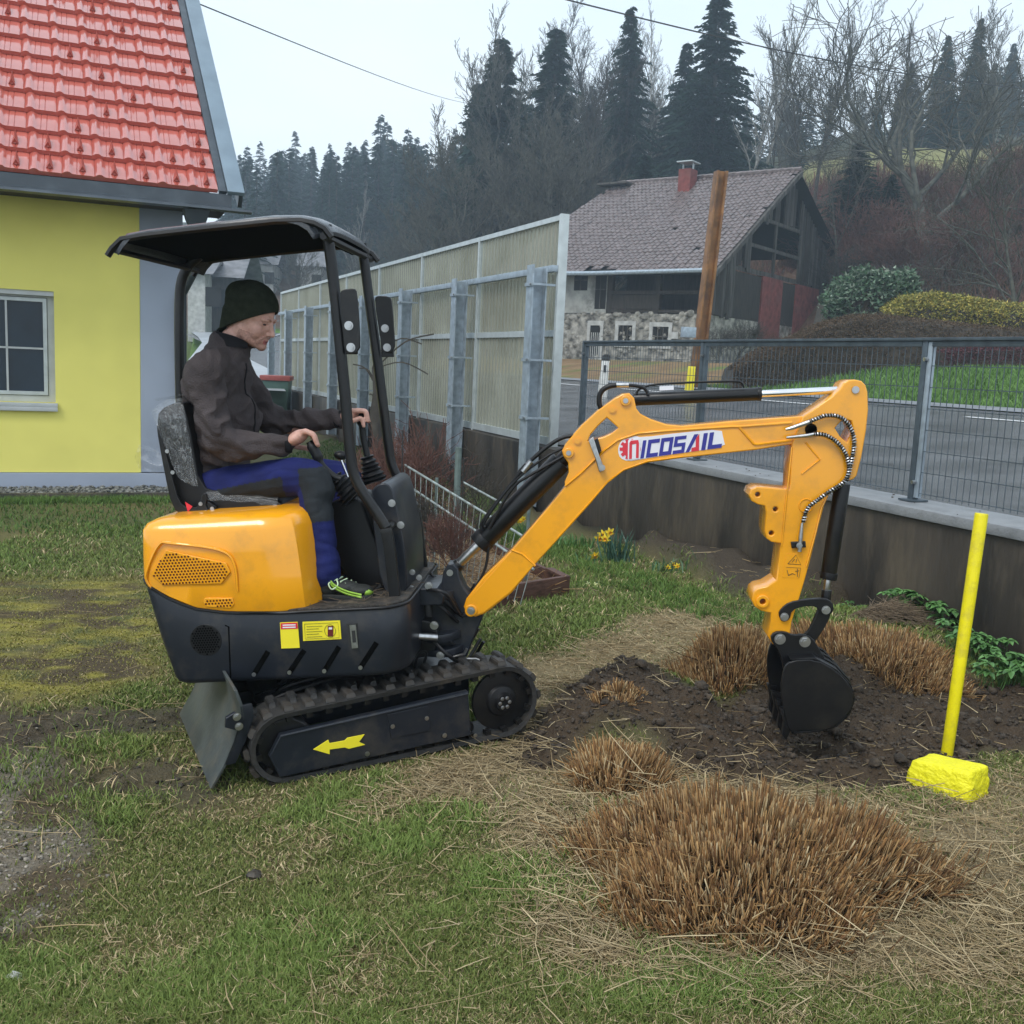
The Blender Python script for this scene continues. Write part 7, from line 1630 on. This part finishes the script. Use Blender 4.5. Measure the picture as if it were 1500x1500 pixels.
# small bare shrubs in the garden
for px, yt, d, k_, lab, w in [(640, 590, 8.2, 'shrub', 'thin reddish bare shrub in front of the barrier posts', .9), (600, 610, 7.8, 'shrub', 'reddish brown bare shrub directly right of the canopy legs', .9), (725, 640, 8.6, 'shrubg', 'sparse bare shrub against the wet concrete wall', .8), (560, 640, 8.4, 'shrub', 'bare shrub partly behind the front canopy leg', .9), (690, 700, 7.2, 'shrubg', 'knee high bare shrub inside the raised bed', .8), (690, 780, 6.6, 'shrub', 'small bare rose stems in the raised bed near the planks', .7)]: plant(k_, px, yt, d, lab, 'small bare garden shrubs', 'bare_bush', 'bush', wide=w, base=.05)
def vine():
    d = 9.0; root = None; P = [at_y(x, y, d) for x, y in ((552, 690), (556, 650), (551, 610), (555, 575), (550, 540), (556, 515))]; b = P[0].copy(); b.z = 0; root = empty('gnarled_vine', b, 'thick gnarled grey vine trunk seen between the canopy legs', 'vine'); mb = MB(); mb.tube([b]+P, [.07, .065, .06, .055, .05, .04, .02], 8)
    for v in mb.v: v += Vector((random.uniform(-1, 1), random.uniform(-1, 1), 0))*.012
    build('trunk', mb, bark, root, 60)
    for k in range(7): p = P[random.randrange(2, 6)]; mb = MB(); q = p+Vector((random.uniform(-.5, .5), 0, random.uniform(-.1, .4))); mb.tube(spline([p, (p+q)/2+Vector((0, 0, .08)), q], 4), .008, 4); build('branch', mb, bark, root, None)
vine()
# undergrowth of the bank: fine twigs, one mass
def undergrowth():
    n = 60000; px = rng.uniform(540, 1560, n); d = rng.uniform(38, 78, n); ratio = (px-750)/1500; x = ratio*d*1.01; y = d; ys = np.interp(x/y, [-.5, -.33, -.22, -.12, .08, .3, .45, .8], [60, 60, 75, 75, 58, 44, 39, 34])
    k = ((y > ys-6) & (y < ys+25) | ((x/y < .1) & (y > 56))) & ~((x > -1) & (x < 19) & (y > 40) & (y < 58) & (x/y < .30)); x, y = x[k], y[k]; n = len(x); pn = fbm(x*.25, y*.25)
    c = mixc(n, [(.13, .065, .045), (.09, .06, .04), (.16, .09, .06), (.06, .055, .035)])*(.6+.8*pn)[:, None]; rd = rng.random(n) < sst(fbm(x*.15+9, y*.15), .5, .6)*.7; c[rd] = mixc(rd.sum(), [(.16, .055, .045), (.12, .045, .04)])
    o = blades('undergrowth', x, y, land(x, y)-.1, rng.uniform(.5, 1.9, n)*(.5+pn), rng.uniform(.03, .07, n), rng.uniform(.1, .8, n), rng.uniform(0, 6.3, n), c*.8, c*1.2); tag(o, 'brown and reddish brush covering the bank behind the farmhouse', 'undergrowth', kind='stuff')
undergrowth()
# clipped hedge mound, yellow and green shrubs, lawn across the road
def tuftmass(name, pts, label, cat, n, cols, size, base_mat, depth=2.0):
    """pts: outline of crest in (px, ytop, dist); body filled with small leaves"""
    V = []; Cc = []; F = []; px_ = np.array([p[0] for p in pts]); yt = np.array([p[1] for p in pts]); dd = np.array([p[2] for p in pts]); yb = np.array([p[3] for p in pts])
    c0 = at_y(px_.mean(), yt.mean(), dd.mean()); zz = float(land(c0.x, c0.y)); root = empty(name, (c0.x, c0.y, zz), label, cat)
    mb = MB(); rings = []
    for p in pts:
        t = at_y(p[0], p[1], p[2]+depth*.5); b = at_y(p[0], p[3], p[2]); h = t.z-b.z; rings.append([Vector((b.x, b.y-.0, b.z-.5)), Vector((b.x, b.y, b.z+h*.45)), Vector((b.x*.5+t.x*.5, b.y+depth*.12, b.z+h*.85)), t-Vector((0, 0, .05)), t+Vector((0, depth*.4, -.15*h)), Vector((t.x, t.y+depth*.6, b.z-.5))])
    mb.loft(rings); build('branches', mb, base_mat, root, 60)
    u = rng.random(n)*(len(pts)-1); i = np.minimum(u.astype(int), len(pts)-2); f = u-i; R_ = np.array([[list(v) for v in r] for r in rings]); A = R_[i]*(1-f)[:, None, None]+R_[i+1]*f[:, None, None]
    s = rng.random(n)**.8*3.6; j = np.minimum(s.astype(int), 4); g = s-j; P = A[np.arange(n), j]*(1-g)[:, None]+A[np.arange(n), j+1]*g[:, None]; P = P+rng.normal(0, size*.9, P.shape)
    c = mixc(n, cols)*rng.uniform(.6, 1.3, n)[:, None]; d1 = rng.normal(0, 1, (n, 3)); d1[:, 2] = np.abs(d1[:, 2])*.7; d1 /= np.linalg.norm(d1, axis=1)[:, None]; d2 = np.cross(d1, rng.normal(0, 1, (n, 3))); d2 /= np.linalg.norm(d2, axis=1)[:, None]
    V = np.stack([P-d2*size*.35, P+d2*size*.35, P+d1*size*1.3], 1).reshape(-1, 3); o0 = np.array(root.location); me = colour_mesh('foliage', V-o0, np.arange(3*n).reshape(-1, 3), np.repeat(c, 3, 0), needle, smooth=False); o = link('foliage', me, root); o['kind'] = 'stuff'; return root
hb = pm('hedge_inside', (.045, .035, .025), .95, 0, .4, 5, .5, 10)
tuftmass('hedge', [(1075, 540, 24, 545), (1110, 512, 24, 545), (1160, 492, 25, 543), (1200, 472, 25.5, 540), (1250, 459, 26, 540), (1300, 460, 26, 541), (1390, 470, 26, 542), (1500, 482, 26, 543), (1600, 488, 26, 545)], 'long clipped brown hedge mound beyond the far lawn', 'hedge', 70000, [(.10, .065, .04), (.075, .058, .034), (.12, .08, .05)], .034, hb, 3)
tuftmass('hedge', [(1378, 512, 25, 548), (1430, 508, 25, 548), (1500, 508, 25, 549), (1600, 508, 25, 550)], 'low purplish hedge in front of the brown mound, right of the fence post', 'hedge', 14000, [(.10, .035, .045), (.07, .03, .035), (.13, .06, .06)], .034, hb, .8)
tuftmass('yellow_shrub', [(1295, 452, 28, 474), (1320, 436, 28.5, 474), (1370, 430, 28.5, 474), (1420, 440, 28.5, 476), (1470, 446, 28.5, 482), (1600, 448, 28.5, 485)], 'bright olive yellow shrubs spread over the top of the hedge mound', 'shrub', 30000, [(.40, .33, .06), (.27, .25, .06), (.18, .20, .06), (.46, .36, .10), (.14, .15, .05)], .058, hb, 2.5)
tuftmass('rhododendron', [(1213, 440, 29, 462), (1232, 415, 29.5, 462), (1262, 397, 29.5, 462), (1290, 408, 29.5, 462), (1325, 400, 30, 455), (1336, 430, 30, 455)], 'rounded silvery green evergreen bush left of the yellow shrubs', 'shrub', 9000, [(.07, .13, .07), (.12, .18, .12), (.22, .26, .20), (.05, .09, .05)], .11, hb, 2.5)
# bright grass across the road
n = 60000; u = rng.uniform(-22, 12, n); v = rng.uniform(9.3, 17, n); x = WN.x*4.69+Gfr.u.x*u+Gfr.v.x*v; y = WN.y*4.69+Gfr.u.y*u+Gfr.v.y*v; k = (x > .15*y); x, y = x[k], y[k]; n = len(x); c = mixc(n, [(.10, .20, .045), (.13, .23, .06), (.08, .16, .035)])
o = blades('grass', x, y, land(x, y)-.03, rng.uniform(.08, .2, n), rng.uniform(.02, .035, n), rng.uniform(.2, .8, n), rng.uniform(0, 6.3, n), c*.8, c*1.2); tag(o, 'bright green lawn between the road and the hedge mound', 'lawn', kind='stuff')
# ------------------------------------------------------------------ far left: drive, old sheds and houses seen under the canopy
def far_box(name, px0, px1, ytop, ybot, dist, dep, wallm, roofm, label, roof_h=1.5, extra=None):
    a, b = at_y(px0, ybot, dist), at_y(px1, ybot, dist); t = at_y(px0, ytop, dist).z; z0 = min(a.z, float(land(a.x, a.y)))-.5; f = Fr((a.x, a.y, 0), 6); W_ = b.x-a.x; root = empty(name, (a.x+W_/2, a.y, z0), label, 'house')
    mb = MB(); mb.box(f, 0, W_, 0, dep, z0, t); build('wall', mb, wallm, root, None)
    mb = MB(); mb.loft([[f.W(u, -.4, t-.1), f.W(u, dep/2, t+roof_h), f.W(u, dep+.4, t-.1), f.W(u, dep/2, t+roof_h-.25)] for u in (-.5, W_+.5)]); build('roof', mb, roofm, root, None)
    h = t-z0
    for k in range(max(1, int(W_/2.6))):
        mb = MB(); u = 1+2.4*k; mb.box(f, u, u+.9, -.06, .02, t-1.9, t-.8); build('window', mb, M['void'], root, None)
    return root
slate = pm('grey_slate', (.16, .16, .17), .6, 0, .3, 2); 
far_box('shed', 286, 345, 402, 440, 62, 8, M['wood_dark'], slate, 'dark wooden shed with grey roof at the end of the pale drive', 2.6)
far_box('house', 275, 300, 398, 440, 60, 5, M['whitewash'], slate, 'narrow pale rendered house left of the dark shed', 1.0)
far_box('house', 440, 470, 388, 402, 95, 7, M['whitewash'], slate, 'small distant house with snow pale roof between the canopy legs', 1.6)
far_box('house', 372, 400, 385, 405, 100, 7, M['oldplaster'], slate, 'hazy distant house above the beanie', 2.0)
mb = MB(); rows = []
for d, xa, xb in ((24, 262, 420), (32, 268, 400), (40, 285, 350), (48, 296, 345), (54, 290, 400), (60, 280, 420)):
    row = []
    for px in (xa, xb):
        p = at_y(px, 470, d); row.append(Vector((p.x, p.y, float(land(p.x, p.y))+.05)))
    rows.append([row[0], row[0].lerp(row[1], .33), row[0].lerp(row[1], .66), row[1]])
mb.loft(rows, caps=False, closed=False); tag(build('driveway', mb, pm('pale_wet_drive', (.34, .36, .38), .4, 0, .15, .6), None, 60), kind='structure')
# ------------------------------------------------------------------ air
mb = MB(); mb.box(ID, -260, 300, -20, 330, -2.5, 120); hz = build('haze', mb, M['void'], None, None); hz.data.materials.clear()
hm = bpy.data.materials.new('haze'); hm.use_nodes = True; t = hm.node_tree; t.nodes.clear(); pv = N(t, 'ShaderNodeVolumePrincipled'); pv.inputs['Color'].default_value = (.70, .85, 1, 1); pv.inputs['Density'].default_value = .0016; pv.inputs['Anisotropy'].default_value = .2
ou = N(t, 'ShaderNodeOutputMaterial'); t.links.new(pv.outputs[0], ou.inputs['Volume']); hz.data.materials.append(hm); tag(hz, 'thin pale mist hanging in the valley', 'haze', kind='stuff')
SC.cycles.volume_max_steps = 64
